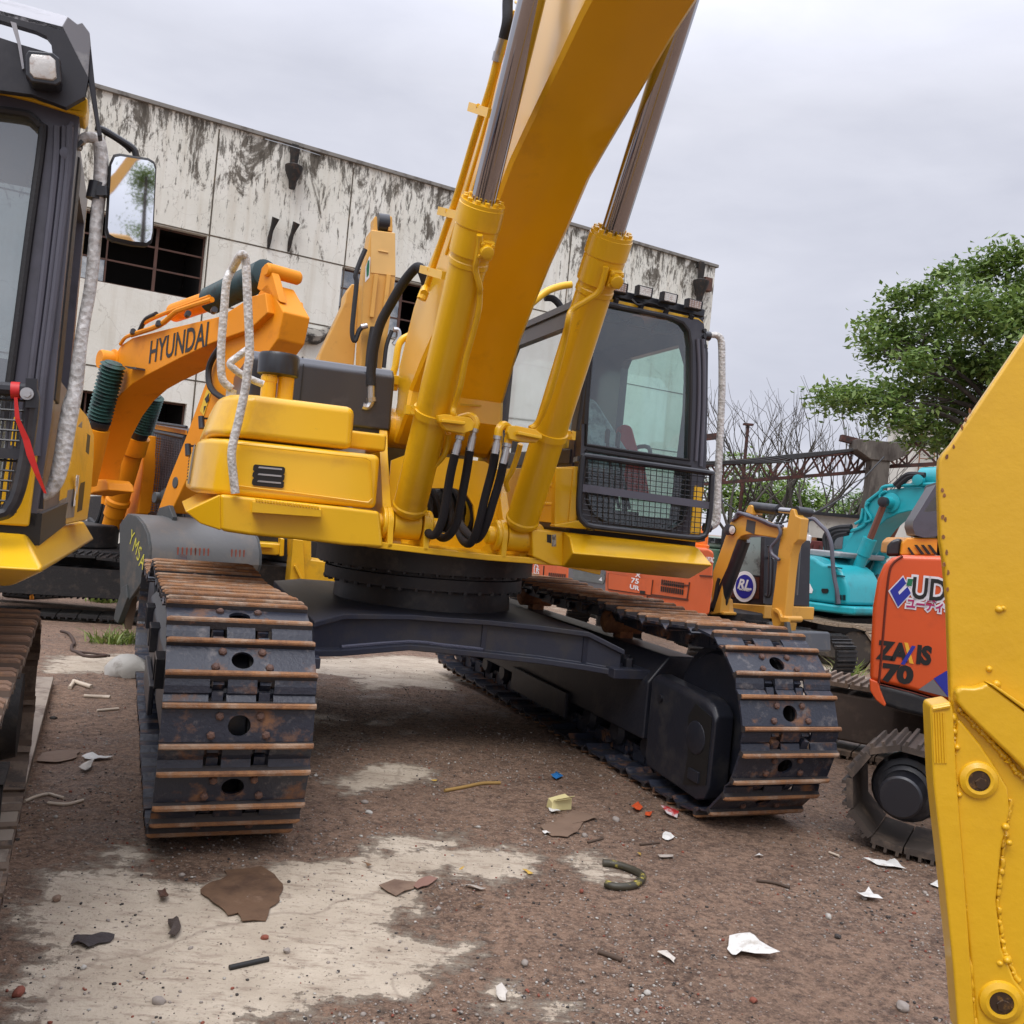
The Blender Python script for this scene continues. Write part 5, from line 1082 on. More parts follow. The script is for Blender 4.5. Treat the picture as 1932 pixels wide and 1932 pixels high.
# lower yellow panel, guard
mb = MB(); mb.ext(F.vs([(57,792),(79,793),(68,880),(54,994),(-90,984),(-90,972),(0,972),(22,957),(38,925),(48,860)], -.015), (0, .06, 0)); mb.build('corner_panel', YEL, cabl, .008)
mb = MB(); mb.ext(F.vs([(27,787),(33,787),(30,842),(20,840)], -.01), (0, -.01, 0)); mb.ext(F.vs([(15,865),(25,865),(14,950),(-2,952)], -.01), (0, -.01, 0)); mb.build('inner_strip', YEL, cabl)
gp = F.vs([(-90,728),(0,733),(58,737),(61,760),(52,830),(42,890),(32,930),(20,955),(0,970),(-90,972)], -.16)
mb = MB(); mb.tube(gp[:3], .021, 10, 0); mb.tube(gp[2:], .021, 10, 4); gdl = mb.build('window_guard', BLK, cabl)
mb = MB()
for k in range(12): mb.tube([F.v(-80, 748+k*19, -.155), F.v(60-k*2.6, 757+k*19, -.155)], .0035, 5, 0)
for k in range(12): mb.tube([F.v(48-k*12, 740, -.15), F.v(22-k*12, 960, -.15)], .0035, 5, 0)
mb.bar(F.v(-80, 848, -.165), F.v(46, 858, -.165), .02, .03)
mb.build('guard_mesh', BLK, gdl)
mb = MB(); mb.bar(F.v(60, 715, -.17), F.v(60, 770, -.17), .035, .03); mb.lathe(F.v(51, 743, -.185), (0, -1, 0), [(0, .019), (.008, .019)], 20); mb.build('guard_hinge', BLK, gdl)
mb = MB(); mb.lathe(F.v(51, 743, -.195), (0, -1, 0), [(0, .019), (.006, .018)], 20); mb.lathe(F.v(51, 743, -.203), (0, -1, 0), [(0, .011), (.01, .011)], 6); mb.build('guard_bolt', STL, gdl)
mb = MB(); a, b = F.v(21, 736, -.16), F.v(38, 737, -.16); mb.cyl(a, b, .025, None, 16)
rp = F.vs([(30,750),(33,790),(50,830),(58,860),(70,893),(86,931)], -.19); wds = (.005, .007, .010, .011, .008, .004)
for i in range(len(rp)-1):
    mb.add([rp[i]+V3(-wds[i], 0, 0), rp[i]+V3(wds[i], -.01, 0), rp[i+1]+V3(wds[i+1], -.01, 0), rp[i+1]+V3(-wds[i+1], 0, 0)], [(0, 1, 2, 3)])
tag(mb.build('red_ribbon', M('red_ribbon_cloth', (.55, .02, .02), .5)), 'red plastic ribbon tied to the window guard of the left excavator', 'ribbon')
bpy.data.objects['red_ribbon'].location = FX.O; bpy.data.objects['red_ribbon'].rotation_euler = (0, 0, FX.yaw)
# foil wrapped rail
mb = MB(); mb.tube(F.vs([(147,282),(150,270),(160,260),(176,260),(187,268),(191,300),(189,347),(184,400),(172,530),(160,600),(152,650),(142,734),(134,767),(126,809),(118,859),(107,905),(92,930),(72,938)], .06), [.012,.014,.016,.018,.019,.022,.022,.02,.019,.019,.02,.023,.027,.027,.026,.024,.018,.014], 14, 5); mb.build('handrail', FOIL, cabl)
mb = MB(); mb.lathe(F.v(150, 274, .06)+V3(-.05, 0, 0), (1, 0, 0), [(0, .012), (.06, .012)], 10); mb.bar(F.v(144, 280, .05), F.v(156, 268, .05), .03, .012); mb.build('rail_mount', BLK, cabl)
mb = MB(); mb.bar(F.v(66, 920, .05), F.v(66, 960, .05), .02, .05); mb.build('rail_mount', BLK, cabl)
# mirror with its arm
mb = MB(); mb.tube(F.vs([(180,240),(197,246),(214,256),(232,267),(246,276),(254,284),(257,296)], .09), .011, 10, 5)
mc_ = MB(); mc_.lathe(F.v(184, 345, .06), (-.1, 0, -1), [(0, .026), (.055, .026)], 14); mc_.lathe(F.v(181, 380, .06), (-.1, 0, -1), [(0, .011), (.04, .011)], 10); mc_.bar(F.v(185, 362, .04), F.v(203, 362, .03), .03, .03); ma = mb.build('mirror_arm', BLK, lx); mc_.build('mirror_clamp', BLK, ma); mb = MB(); mb.tube(F.vs([(196,250),(215,261),(235,275),(247,287)], .095), .006, 8, 4); mb.build('mirror_stay', BLK, ma)
mo = [(214,294),(225,291),(280,296),(291,302),(295,314),(289,440),(286,456),(277,463),(250,462),(214,456),(203,450),(200,438),(207,310)]
q = F.vs(mo, .05); cen = sum(q, Vector())/len(q)
tl = Matrix.Rotation(R_(-6), 3, 'X') @ Matrix.Rotation(R_(10), 3, 'Z')
mb = MB(); mb.loft([[cen+tl@((p-cen)*s)+tl@V3(0, d, 0) for p in q] for s, d in ((.97, -.006), (1.03, 0), (1.0, .03), (.8, .05))]); mf = mb.build('mirror', RUB, ma)
mb = MB(); g = [cen+tl@((p-cen)*.955)+tl@V3(0, -.008, 0) for p in q]; mb.add(g, [tuple(range(len(g)))]); mb.build('mirror_glass', M('mirror_silver', (.86, .88, .90), .02, 1.0), mf)
# body side behind the cab
ub_ = .04
def sd(x, y, off=0.0): return FX.l(wat(x, y, 3.2+(x-63)/115*2.0))+V3(off, 0, 0)
def sds(pts, off=0.0): return [sd(x, y, off) for x, y in pts]
bp = [(88,850),(95,803),(112,800),(140,782),(152,768),(166,785),(178,820),(177,870),(172,930),(165,982),(120,992),(64,1003)]
mb = MB(); mb.ext(sds(bp), (-1.4, 0, 0)); bdy = mb.build('body_side', YEL2, lx, .012)
for g in ([(158,815),(168,822),(165,857),(156,850)], [(147,912),(158,908),(152,962),(143,966)]): mb = MB(); mb.ext(sds(g, .004), (.003, 0, 0)); mb.build('vent_opening', BLKT, bdy)
mb = MB()
for g in ([(141,808),(153,795),(150,846),(139,850)], [(138,855),(149,852),(144,920),(134,930)], [(126,925),(143,920),(137,975),(120,978)], [(83,985),(90,955),(124,938),(118,980)]): mb.ext(sds(g, .004), (.002, 0, 0))
mb.build('grey_decal', DEC, bdy)
p = sd(139, 928, .012); tm = text_mesh('21', .20, p, (0, 1, 0), (0, 0, 1), .001, .004, fill_scale=(1.6, 1)); tm.build('model_number', WHT, bdy)
mb = MB()
for k in range(7): mb.tube([sd(112+k*3, 905-k*14, .01), sd(126+k*2.2, 872-k*13, .01)], .010, 6, 0)
mb.build('ribbed_panel', YEL2, bdy)
mb = MB(); mb.ext(sds([(84,880),(90,838),(92,935),(78,950)], .004), (.004, 0, 0)); mb.build('dark_slot', BLKT, bdy)
mb = MB(); mb.box((-1.2, .0, 1.30), (.0, 2.6, 1.40)); mb.build('deck_mount', BLKT, lx)
# deck skirt
T0, C0, B0 = F.v(45, 1006, -.03), F.v(83, 1077, -.26), F.v(20, 1106, -.02)
T1, C1, B1 = F.u(158, 984, T0.x+.06), F.u(178, 1017, C0.x+.02), F.u(150, 1035, B0.x)
LL = V3(-1.4, 0, 0); I0 = V3(B0.x-.2, .4, B0.z+.05)
mb = MB(); mb.loft([[T0+LL, C0+LL, B0+LL, I0+LL], [T0, C0, B0, I0], [T1, C1, B1, V3(B0.x-.2, T1.y, B0.z+.05)]]); mb.build('deck_skirt', YEL, lx, .015)
# track
def loop2(v0, z0, r0, v1, z1, r1, n=14):
    pts = []
    for i in range(n+1): a = math.pi/2+math.pi*i/n; pts.append((v0+r0*math.cos(a), z0+r0*math.sin(a)))
    for i in range(1, 10): t = i/10; pts.append((v0+(v1-v0)*t, (z0-r0)*(1-t)+(z1-r1)*t))
    for i in range(n+1): a = -math.pi/2+math.pi*i/n; pts.append((v1+r1*math.cos(a), z1+r1*math.sin(a)))
    for i in range(1, 16): t = i/16; pts.append((v1+(v0-v1)*t, (z1+r1)*(1-t)+(z0+r0)*t))
    return pts
_tp = track_path
track_path = lambda *a, **k: loop2(-2.1, .46, .425, 1.35, .45, .405)
ctl = crawler(lx, -.30, .60, 0, 0, 0, 42, .3, [SHOE2, M('brown_grouser', (.17, .10, .065), .75, col2=(.26, .14, .07), sc=12, bump=.4), SHOE2, M('brown_grouser_side', (.11, .075, .055), .8)])
track_path = _tp
mb = MB(); mb.box((-.46, -1.7, .25), (-.16, 1.1, .62)); mb.loft([[(-.18, v, .3), (-.11, v, .3), (-.11, v, .40), (-.18, v, .52)] for v in (-1.2, .8)]); tfl = mb.build('track_frame', GRIME, lx, .02)
mb = MB(); mb.lathe((-.46, 1.35, .45), (1, 0, 0), [(0, .15), (.03, .31), (.3, .31), (.34, .2), (.42, .18)], 24); mb.build('drive_sprocket', GRIME, tfl)
mb = MB(); mb.box((-.12, .2, .46), (-.02, .5, .48)); mb.box((-.12, .2, .34), (-.02, .22, .48)); mb.build('step_bracket', GRIME, tfl)
for o in (ctl, tfl): o.matrix_basis = Matrix.Translation((-.045, .55, 0)) @ Matrix.Rotation(R_(1.7), 4, 'Z') @ Matrix.Translation((0, -.55, 0))
a_, b_ = gpt(100, 1290), gpt(-4, 1700); d_ = (a_-b_).normalized(); n_ = Vector((-d_.y, d_.x, 0)); O_ = (a_+b_)/2; O_.z = 0
mb = MB(); mb.loft([[p+n_*k*.001-O_+Vector((0, 0, z)) for k, z in ((0, .0), (0, .05), (700, .05), (700, .0))] for p in [b_-d_*1.6]+[b_.lerp(a_, t/12) for t in range(13)]])
sp2 = mb.build('steel_plate', M('muddy_pale_plate', (.30, .25, .20), .6, col2=(.12, .085, .065), sc=3, lo=.48, hi=.6, stretch=(1, 1, 1), bump=.2, bsc=30), None, .004); sp2.location = O_
tag(sp2, 'long pale muddy steel plate lying under the left excavator track', 'plate')
# ================================================================= yellow bucket plate at the right edge
FQ = Fr(wat(1785, 1000, 1.95).x, 1.95, -12, 0); F = FQ
YB = M('thick_yellow_coat', (.70, .40, .010), .36, coat=.3, col2=(.60, .33, .012), sc=3, lo=.5, hi=.8, bump=.16, bsc=22, col3=(.20, .085, .02), sc3=17, lo3=.74, hi3=.78)
bk = thing('bucket', 'yellow painted steel bucket side close at the right edge, with bolted side cutter', 'bucket', FQ)
mb = MB(); mb.ext(F.vs([(1960,595),(1795,838),(1780,855),(1773,868),(1771,885),(1771,930),(1774,1021),(1781,1060),(1788,1140),(1794,1310),(1803,1475),(1816,1655),(1836,1960),(2200,1990),(2200,400)], 0), (0, .03, 0)); sp_ = mb.build('side_plate', YB, bk, .006)
mb = MB(); mb.ext(F.vs([(1757,1331),(1795,1324),(1799,1340),(1806,1475),(1820,1655),(1842,1960),(1809,1960),(1798,1821),(1781,1655),(1767,1530),(1761,1475),(1755,1341)], -.025), (0, .075, 0)); ct = mb.build('side_cutter', YB, bk, .005)
mb = MB()
for k in range(5): mb.tube(F.vs([(1760+k*5,1345),(1764+k*5,1440)], -.0255), .0022, 6, 0)
mb.tube(F.vs([(1760,1338),(1792,1332)], -.027), .004, 6, 0); mb.build('cast_ribs', YB, ct)
mb = MB(); mb.ext(F.vs([(1803,1305),(1814,1297),(1838,1298),(1852,1295),(1862,1289),(1874,1296),(1950,1354),(1950,1470),(1905,1425),(1870,1392),(1822,1345),(1806,1325)], -.03), (0, .032, 0)); mb.build('diagonal_bar', YB, bk, .008)
mb = MB(); mb.ext(F.vs([(1950,1352),(1950,1342),(1874,1290),(1864,1289)], -.034), (0, .034, 0)); mb.build('bar_edge', YB, bk, .003)
out_ = F.vs([(1806,1356),(1815,1362),(1850,1405),(1880,1450),(1902,1488),(1906,1530),(1890,1600),(1880,1700),(1890,1790),(1915,1850),(1960,1905),(1960,1990),(1850,1990),(1835,1850),(1820,1700),(1808,1560),(1800,1430)], -.014)
mb = MB(); mb.ext(out_, (0, .014, 0)); pl = mb.build('lug_plate', YB, bk, .006)
for x, y, r in ((1846, 1472, .0205), (1888, 1890, .0225)):
    c = F.v(x, y, -.016); mb = MB(); mb.lathe(c+V3(0, .002, 0), (0, -1, 0), [(0, r*1.85), (.006, r*1.75), (.011, r*1.3), (.010, r*1.02), (-.001, r*.98)], 28); ro = mb.build('bolt_hole_rim', YB, pl)
    mb = MB(); mb.lathe(c+V3(0, -.006, 0), (0, 1, 0), [(0, r), (.004, r)], 24); mb.lathe(c+V3(.004, -.0065, -.005), (0, -1, 0), [(0, r*.62), (.002, r*.55)], 6); mb.build('bolt_hole', M('dark_hole', (.035, .018, .008), .5, col2=(.18, .09, .02), sc=60), ro)  # flat dark disc set inside the rim
rr = random.Random(9)
def weld(pts, r, name, par, n=40):
    P = catmull(pts, 12); mb = MB(); L = [P[int(i*(len(P)-1)/n)] for i in range(n+1)]
    mb.tube([p+V3(rr.gauss(0, r*.35), 0, rr.gauss(0, r*.3)) for p in L], [r*rr.uniform(.55, 1.35) for _ in L], 8, 2)
    return mb.build(name, YB, par, ang=80)
weld(F.vs([(1797,1350),(1800,1400),(1804,1475),(1812,1560),(1818,1655),(1826,1760),(1838,1900),(1845,1980)], -.006), .0065, 'weld_bead', bk, 110)
weld(F.vs([(1812,1340),(1850,1378),(1890,1420),(1915,1450),(1945,1480)], -.004), .005, 'weld_bead', bk, 80)
weld(F.vs([(1906,1510),(1894,1590),(1884,1690),(1892,1780),(1920,1850)], -.002), .005, 'weld_bead', bk, 80)
for x, y, r in ((1886,1150,.007),(1892,1147,.005),(1798,1355,.008),(1800,1380,.007),(1866,1262,.006),(1896,1560,.007),(1904,1590,.006),(1880,1290,.008),(1900,1812,.007),(1888,1818,.005),(1768,1478,.006),(1806,1410,.006),(1810,1500,.005)):
    mb = MB(); mb.lathe(F.v(x, y, -.002 if x > 1850 and y < 1300 else -.016), (rr.gauss(0, .4), -1, rr.gauss(0, .4)), [(-.004, r*1.1), (0, r), (r*.5, r*.75), (r*.8, r*.3)], 9); mb.build('weld_spatter', YB, sp_, ang=80)
mb = MB()
for x, y in ((1787,862),(1822,792),(1815,806),(1799,843),(1778,925),(1782,935),(1779,975),(1784,980),(1780,1012),(1786,1042),(1781,1065),(1789,1080),(1788,1112),(1830,775)): mb.loft([[F.v(x+a*3.0*rr.uniform(.6,1.3), y+b*4.5*rr.uniform(.6,1.3), d) for a, b in ((-1,0),(-.4,-1),(.6,-.8),(1,.2),(.3,1),(-.7,.8))] for d in (-.0012, .001)])
mb.build('chipped_spots', RST, sp_)
# ================================================================= red-orange excavator behind it (rear end)
FZ = Fr(2.13, 5.4, -15, 0); F = FZ
z7 = thing('excavator', 'small red-orange excavator seen from its counterweight, behind the yellow bucket plate', 'excavator', FZ)
def cq_(x, y): return (1635+x*.1791, 1038+y*.1791)
ol = [(1640,1285),(1642,1220),(1646,1145),(1655,1092),(1667,1065),(1682,1052),(1703,1047),(1780,1049),(1900,1056),(1900,1358),(1793,1326),(1715,1302),(1658,1288)]
mb = MB(); mb.ext(F.vs(ol, 0), (.28, 1.5, 0)); cw = mb.build('counterweight', RED, z7, .03, seg=4)
mb = MB(); mb.ext(F.vs([(1640,1287),(1658,1290),(1715,1304),(1793,1327),(1900,1360),(1900,1400),(1830,1380),(1753,1357),(1700,1344),(1671,1334),(1653,1321),(1642,1303)], .012), (.27, 1.45, 0)); mb.build('rubber_skirt', M('black_skirt', (.018, .018, .02), .45, col2=(.05, .045, .04), sc=5), cw, .03)
mb = MB(); mb.ext(F.vs([(1640,1280),(1658,1287),(1660,1300),(1672,1330),(1668,1334),(1652,1321),(1641,1303)], -.004), (.23, 1.2, 0)); mb.build('corner_skirt', RED, cw, .01)
mb = MB(); mb.tube(F.vs([(1703,1049),(1686,1062),(1678,1080),(1672,1130),(1666,1200),(1661,1260),(1658,1288)], -.001), .0075, 6, 4); mb.tube(F.vs([(1660,1291),(1715,1305),(1793,1327.5)], -.0), .003, 6, 0); mb.build('panel_gap', M('gap_dark_red', (.14, .016, .004), .6), cw)
def flat(pxs, mat, name, par, off=-.004, th=.0015):
    m_ = MB(); m_.ext(F.vs([cq_(*p) for p in pxs], off), (0, -th, 0)); return m_.build(name, mat, par)
BLU = M('blue_print', (.018, .028, .30), .4); GRN_ = M('green_print', (.01, .16, .07), .4); YP = M('amber_print', (.75, .40, .03), .4); WP = M('pale_print', (.72, .70, .74), .4); MAG = M('magenta_print', (.40, .012, .12), .4); GP = M('grey_print', (.16, .15, .155), .4)
lg = flat([(385,265),(482,450),(330,615),(228,430)], WP, 'logo', cw)
flat([(385,282),(416,350),(332,440),(345,470),(432,385),(466,452),(332,598),(246,428)], BLU, 'logo_diamond', lg, -.006)
gq = flat([(424,284),(502,290),(484,398),(412,384)], WP, 'logo_square_edge', cw); flat([(434,300),(490,305),(474,380),(422,372)], GRN_, 'logo_square', gq, -.006)
for s_, sz, x, y, mt, bo, wh in (('UDI', .168, 690, 428, BLKT, .0035, .013), ('ユーディケ', .066, 668, 592, MAG, .0022, .010)):
    at = F.v(*cq_(x, y), -.004); t0 = text_mesh(s_, sz, at, (1, 0, .0), (0, 0, 1), .0008, bo+wh, fill_scale=(.76, 1.0)); a_ = t0.build('lettering_edge', WP, cw)
    t1 = text_mesh(s_, sz, at+V3(0, -.003, 0), (1, 0, .0), (0, 0, 1), .0008, bo, fill_scale=(.76, 1.0)); t1.build('lettering', mt, a_)
for s_, x, y, sz, fs in (('ZA', 275, 1076, .136, .84), ('IS', 602, 1116, .136, .8)): text_mesh(s_, sz, F.v(*cq_(x, y), -.004), (1, 0, 0), (0, 0, 1), .0008, .0075, fill_scale=(fs, 1)).build('lettering', BLKT, cw)
xx = flat([(396,970),(436,978),(495,1198),(452,1190)], YP, 'lettering_stroke', cw); flat([(478,1006),(518,1012),(400,1208),(358,1200)], BLU, 'lettering_stroke', xx, -.006)
text_mesh('70', .134, F.v(*cq_(325, 1312), -.004), (1, 0, 0), (0, 0, 1), .0008, .0085, fill_scale=(1.18, .95)).build('lettering', BLKT, cw)
flat([(545,1470),(702,1360),(860,1550)], GP, 'grey_triangle', cw); flat([(706,1352),(840,1272),(900,1262),(900,1565),(860,1548)], BLU, 'blue_panel', cw)
# hood with slanted slots, cab corner
mb = MB(); mb.ext(F.vs([(1671,1050),(1673,1030),(1680,1020),(1692,1016),(1702,1016),(1699,1049)], .25), (.2, 1.0, 0)); hd7 = mb.build('hood_end', BLK, z7, .02)
mb = MB(); mb.ext(F.vs([(1698,1048),(1701,1024),(1712,1014),(1770,1015),(1768,1048)], .22), (0, 1.0, 0)); hh = mb.build('engine_hood', M('amber_hood_paint', (.74, .30, .015), .38, coat=.2), z7, .012)
mb = MB()
for k in range(4): x = 1712+k*12.5; mb.ext(F.vs([(x,1028),(x+6,1028),(x+20,1046),(x+13,1046)] if k else [(x,1034),(x+3,1032),(x+14,1047),(x+8,1047)], .212), (0, -.004, 0))
mb.build('slot', BLKT, hh)
mb = MB(); mb.ext(F.vs([(1766,1048),(1768,985),(1790,900),(1900,900),(1900,1050)], .5), (0, .9, 0)); mb.build('cab', CABD, z7, .02)
vz = F.vs([(1766,914),(1732,969),(1723,984),(1722,994),(1727,1010),(1743,1014),(1769,1011),(1850,1000),(1850,914)], .2); vi = F.vs([(1769,928),(1743,966),(1770,964),(1830,960),(1830,928)], .2)
mb = MB(); mb.ring(vz, vi, (0, .35, 0)); mb.build('cab_visor', CABG, z7, .01)
# tracks of that machine
for wx, wy, nm in ((3.11, 4.475, 0), (3.51, 6.575, 1)):
    yw = R_(60)-FZ.yaw; P_ = FZ.l(Vector((wx, wy, 0)))
    b = simple_track(0, .45, 2.1 if nm == 0 else 2.9, .255, .29, 36 if nm == 0 else 46, .3, .02)
    tr = b.build('crawler_track', M('dark_muddy_shoe', (.055, .042, .034), .75, col2=(.13, .095, .07), sc=7) if nm == 0 else SHOE2, z7)
    off = V3(0, 0, 0)
    tr.location = P_+off; tr.rotation_euler = (0, 0, yw)
    m_ = MB(); m_.box((-.2, -.9, .12 if nm else .2), (.13, .75 if nm == 0 else 1.2, .46)); m_.loft([[(-.2, v, .22), (-.13, v, .22), (-.13, v, .48), (-.2, v, .42)] for v in (-.8, .7)]); m_.build('track_frame', M('dusty_brown_steel', (.075, .055, .045), .85, col2=(.12, .09, .07), sc=5), tr, .02)
    m_ = MB(); m_.lathe((-.1, 1.05, .31), (1, 0, 0), [(0, .1), (.02, .16), (.05, .175), (.15, .175), (.17, .16), (.2, .1)], 24); m_.lathe((-.29, 1.05, .31), (1, 0, 0), [(0, .02), (.002, .095), (.012, .105), (.015, .10), (.15, .11), (.16, .13), (.2, .13)], 28)
    if nm == 0: m_.build('drive_sprocket', BLK, tr)
mb = MB(); P_ = FZ.l(Vector((3.35, 5.6, 0))); mb.lathe((P_.x+.1, P_.y+.3, .45), (0, 0, 1), [(0, .5), (.1, .45), (.25, .42)], 28); mb.box((P_.x-.6, P_.y-.2, .3), (P_.x+.9, P_.y+.9, .5)); mb.build('car_body', GRIME, z7, .02)

# ================================================================= what the mirror sees: yard behind the camera
bpy.context.view_layer.update()
mg = bpy.data.objects['mirror_glass']; mwm = mg.matrix_world; mvs = [mwm @ v.co for v in mg.data.vertices]; mc = sum(mvs, Vector())/len(mvs)
mn = (mwm.to_3x3() @ mg.data.polygons[0].normal).normalized()
mr_ = (mvs[4]-mvs[11]).normalized(); mu_ = Vector((0, 0, 1)); mh = max((v-mc).z for v in mvs); mw_ = .055
def mray(a, b):
    p = mc+mr_*a*mw_+mu_*b*mh; d = (p-CAM).normalized(); return p, d-mn*2*d.dot(mn)
def mpt(a, b, D): p, d = mray(a, b); return p+d*D
bp_ = mpt(0, -.9, 7.5)
rx = thing('excavator', 'yellow excavator boom reflected across the top of the mirror', 'excavator', None, Vector((bp_.x, bp_.y, 0)))
mb = MB(); A_, B_ = mpt(-2.2, 1.05, 6.0), mpt(2.4, .72, 6.0); fw_ = mray(0, 0)[1]
q0, q1 = A_-rx.location, B_-rx.location; hh_ = Vector((0, 0, .085)); mb.loft([[q-hh_, q+hh_, q+hh_+fw_*.4, q-hh_+fw_*.4] for q in (q0-(q1-q0)*.6, q0, (q0+q1)/2+Vector((0, 0, .1)), q1, q1+(q1-q0)*.5)]); mb.build('boom', TAN, rx)
mb = MB(); c_ = mpt(-.2, -.72, 12)-rx.location; mb.loft([[c_+Vector((-1.5, dy, -.5)), c_+Vector((-.2, dy, -.02)), c_+Vector((.05, dy, .06)), c_+Vector((.25, dy, -.04)), c_+Vector((.6, dy, -.10)), c_+Vector((1.2, dy, -.5)), c_+Vector((1.2, dy, -c_.z)), c_+Vector((-1.5, dy, -c_.z))] for dy in (0, -1)]); mb.build('body', TAN, rx, .05)
tb0 = mpt(1.3, -.6, 22); tm = thing('leafy_tree', 'leafy tree reflected at the right of the mirror', 'tree', None, Vector((tb0.x, tb0.y, 0)))
rng = random.Random(5); cl = [(mpt(a, b, 22+rng.uniform(-.4, .4))-tm.location, r) for a, b, r in ((.8, .36, .10), (1.05, .4, .13), (.92, .12, .09), (1.15, .1, .14), (.86, -.12, .08), (1.12, -.25, .13), (.5, -.86, .10), (.95, -.88, .13), (1.4, .1, .25))]
leaves(rng, cl, 1500, .035).build('crown', LEAF1, tm, ang=180)
mb = MB(); tp_ = mpt(1.35, .2, 22)-tm.location; mb.tube([(0, 0, -.2), tp_*.6, tp_], [.16, .1, .03], 6, 4); mb.build('trunk', BARK, tm)
# ================================================================= orange excavator with its boom, behind on the left
FH = Fr(-4.96, 11.5, 45, gz(11.0)); F = FH
hy = thing('excavator', 'amber orange excavator behind the yellow one, boom arched towards the hall, green bellows on its cylinders', 'excavator', FH)
hy['label'] = 'amber orange excavator before the hall, arched lettered boom and green bellows on its cylinders'
def hp(x, y): return (157+x*.2116, 629+y*.2116)
side_ = [(214,676),(227,652),(250,637),(309,622),(417,596),(455,572),(470,560),(500,552),(505,590),(470,622),(430,636),(400,647),(339,676),(275,709),(250,724),(225,747),(204,777),(185,815),(165,870),(158,925),(140,925),(146,880),(165,835),(186,780),(203,722)]
P_ = F.us(side_, -.26)
mb = MB(); mb.ext(P_, (.40, 0, 0)); bm_ = mb.build('boom', ORA, hy, .012)
mb = MB(); a = F.u(214, 682, -.26); mb.lathe(a+V3(-.16, 0, 0), (1, 0, 0), [(0, .10), (.02, .11), (.14, .11), (.15, .14), (.17, .14)], 20); mb.build('boom_boss', ORA, bm_)
ctr = hp(835, 100); a_ = F.u(*hp(670, 150), -.264); b_ = F.u(*hp(1000, 45), -.264); rt = (b_-a_).normalized()
text_mesh('HYUNDAI', .34, F.u(*hp(835, 103), -.264), rt, V3(0, 0, 1)-rt*rt.z, .001, .004, fill_scale=(.86, 1.0), shear=.12).build('lettering', BLKT, bm_)
mb = MB(); mb.tube([F.u(x, y, -.30) for x, y in ((248,632),(300,614),(330,590),(345,583),(400,565))], .028, 8, 4); mb.tube([F.u(x, y, -.24) for x, y in ((268,612),(290,600),(345,578),(395,560))], .022, 8, 3); mb.tube([F.u(x, y, -.28) for x, y in ((227,650),(238,636),(262,628))], .02, 6, 3)
mb.build('oil_pipe', ORA, bm_)
mb = MB(); mb.tube([F.u(x, y, -.25) for x, y in ((263,625),(275,603),(295,592))], .025, 8, 4); mb.build('oil_hose', RUB, bm_)
for x, y in ((250, 628), (298, 613), (353, 595), (402, 588)):
    mb = MB(); mb.lathe(F.u(x, y, -.32), (-.3, -1, .2), [(0, .03), (.07, .03)], 10); mb.build('line_fitting', BLK, bm_)
mb = MB(); mb.ext(F.us([hp(362,290), hp(470,302), hp(474,320), hp(400,312)], -.36), (.1, 0, 0)); mb.build('work_lamp', BLK, bm_)
# arm with its ears
ol = [(492,545),(505,533),(535,588),(524,640),(488,690),(443,737),(400,812),(352,905),(322,968),(296,966),(318,905),(350,825),(384,731),(417,648),(460,600)]
mb = MB(); mb.ext(F.us(ol, -.19), (.28, 0, 0)); arm_ = mb.build('arm', ORA, hy, .015)
for u in (-.19, .02):
    mb = MB(); mb.ext(F.us([(484,545),(493,505),(500,498),(507,500),(515,520),(528,570),(510,560)], u), (.08, 0, 0)); mb.build('arm_ear', ORA, arm_, .012)
mb = MB(); p = F.u(501, 508, -.22); mb.lathe(p, (1, 0, 0), [(0, .05), (.02, .065), (.34, .065), (.36, .05)], 16); mb.build('arm_pin', ORA, arm_)
mb = MB(); mb.ext(F.us([hp(1100,500), hp(1140,520), hp(1075,735), hp(1040,690)], -.196), (.003, 0, 0)); dc = mb.build('warning_decal', M('warning_yellow', (.75, .48, .02), .45), arm_)
mb = MB(); mb.ext(F.us([hp(1082,585), hp(1122,530), hp(1118,600), hp(1098,625)], -.199), (.002, 0, 0)); mb.ext(F.us([hp(1075,650), hp(1095,645), hp(1072,705)], -.199), (.002, 0, 0)); mb.build('warning_mark', BLKT, dc)
for x, y in ((1055, 795), (935, 1040)):
    mb = MB(); q = F.u(*hp(x, y), -.28); mb.lathe(q, (0, -.3, -1), [(-.06, .03), (.06, .03)], 12); mb.bar(q+V3(0, 0, .04), q+V3(.09, 0, .05), .03, .02); mb.build('arm_bracket', STL if False else BLK, arm_)
mb = MB(); mb.tube([F.u(*hp(x, y), -.24) for x, y in ((1215,130),(1150,230),(1118,330),(1125,450),(1165,520),(1215,560),(1265,588))], .03, 8, 5); mb.build('arm_hose', RUB, arm_)
# arm cylinder in its ribbed cover
BEL = M('green_bellows', (.025, .085, .072), .6, col2=(.012, .02, .02), sc=8, lo=.45, hi=.6, bump=.3)
def ribbed(a, b, r, n, amp):
    a, b = Vector(a), Vector(b); L = (b-a).length; pr = [(0, r*.8)]
    for k in range(n): pr += [((k+.25)/n*L, r*(1-amp)), ((k+.75)/n*L, r*(1+amp))]
    m_ = MB(); m_.lathe(a, b-a, pr+[(L, r*.8)], 20); return m_
ribbed(F.u(396, 568, -.05), F.u(503, 516, -.05), .125, 22, .12).build('cylinder_cover', M('dark_teal_cover', (.015, .045, .052), .5, col2=(.01, .012, .014), sc=9), hy)
mb = MB(); mb.cyl(F.u(330, 590, -.05), F.u(400, 566, -.05), .10, None, 18); mb.build('arm_cylinder', ORA, hy)
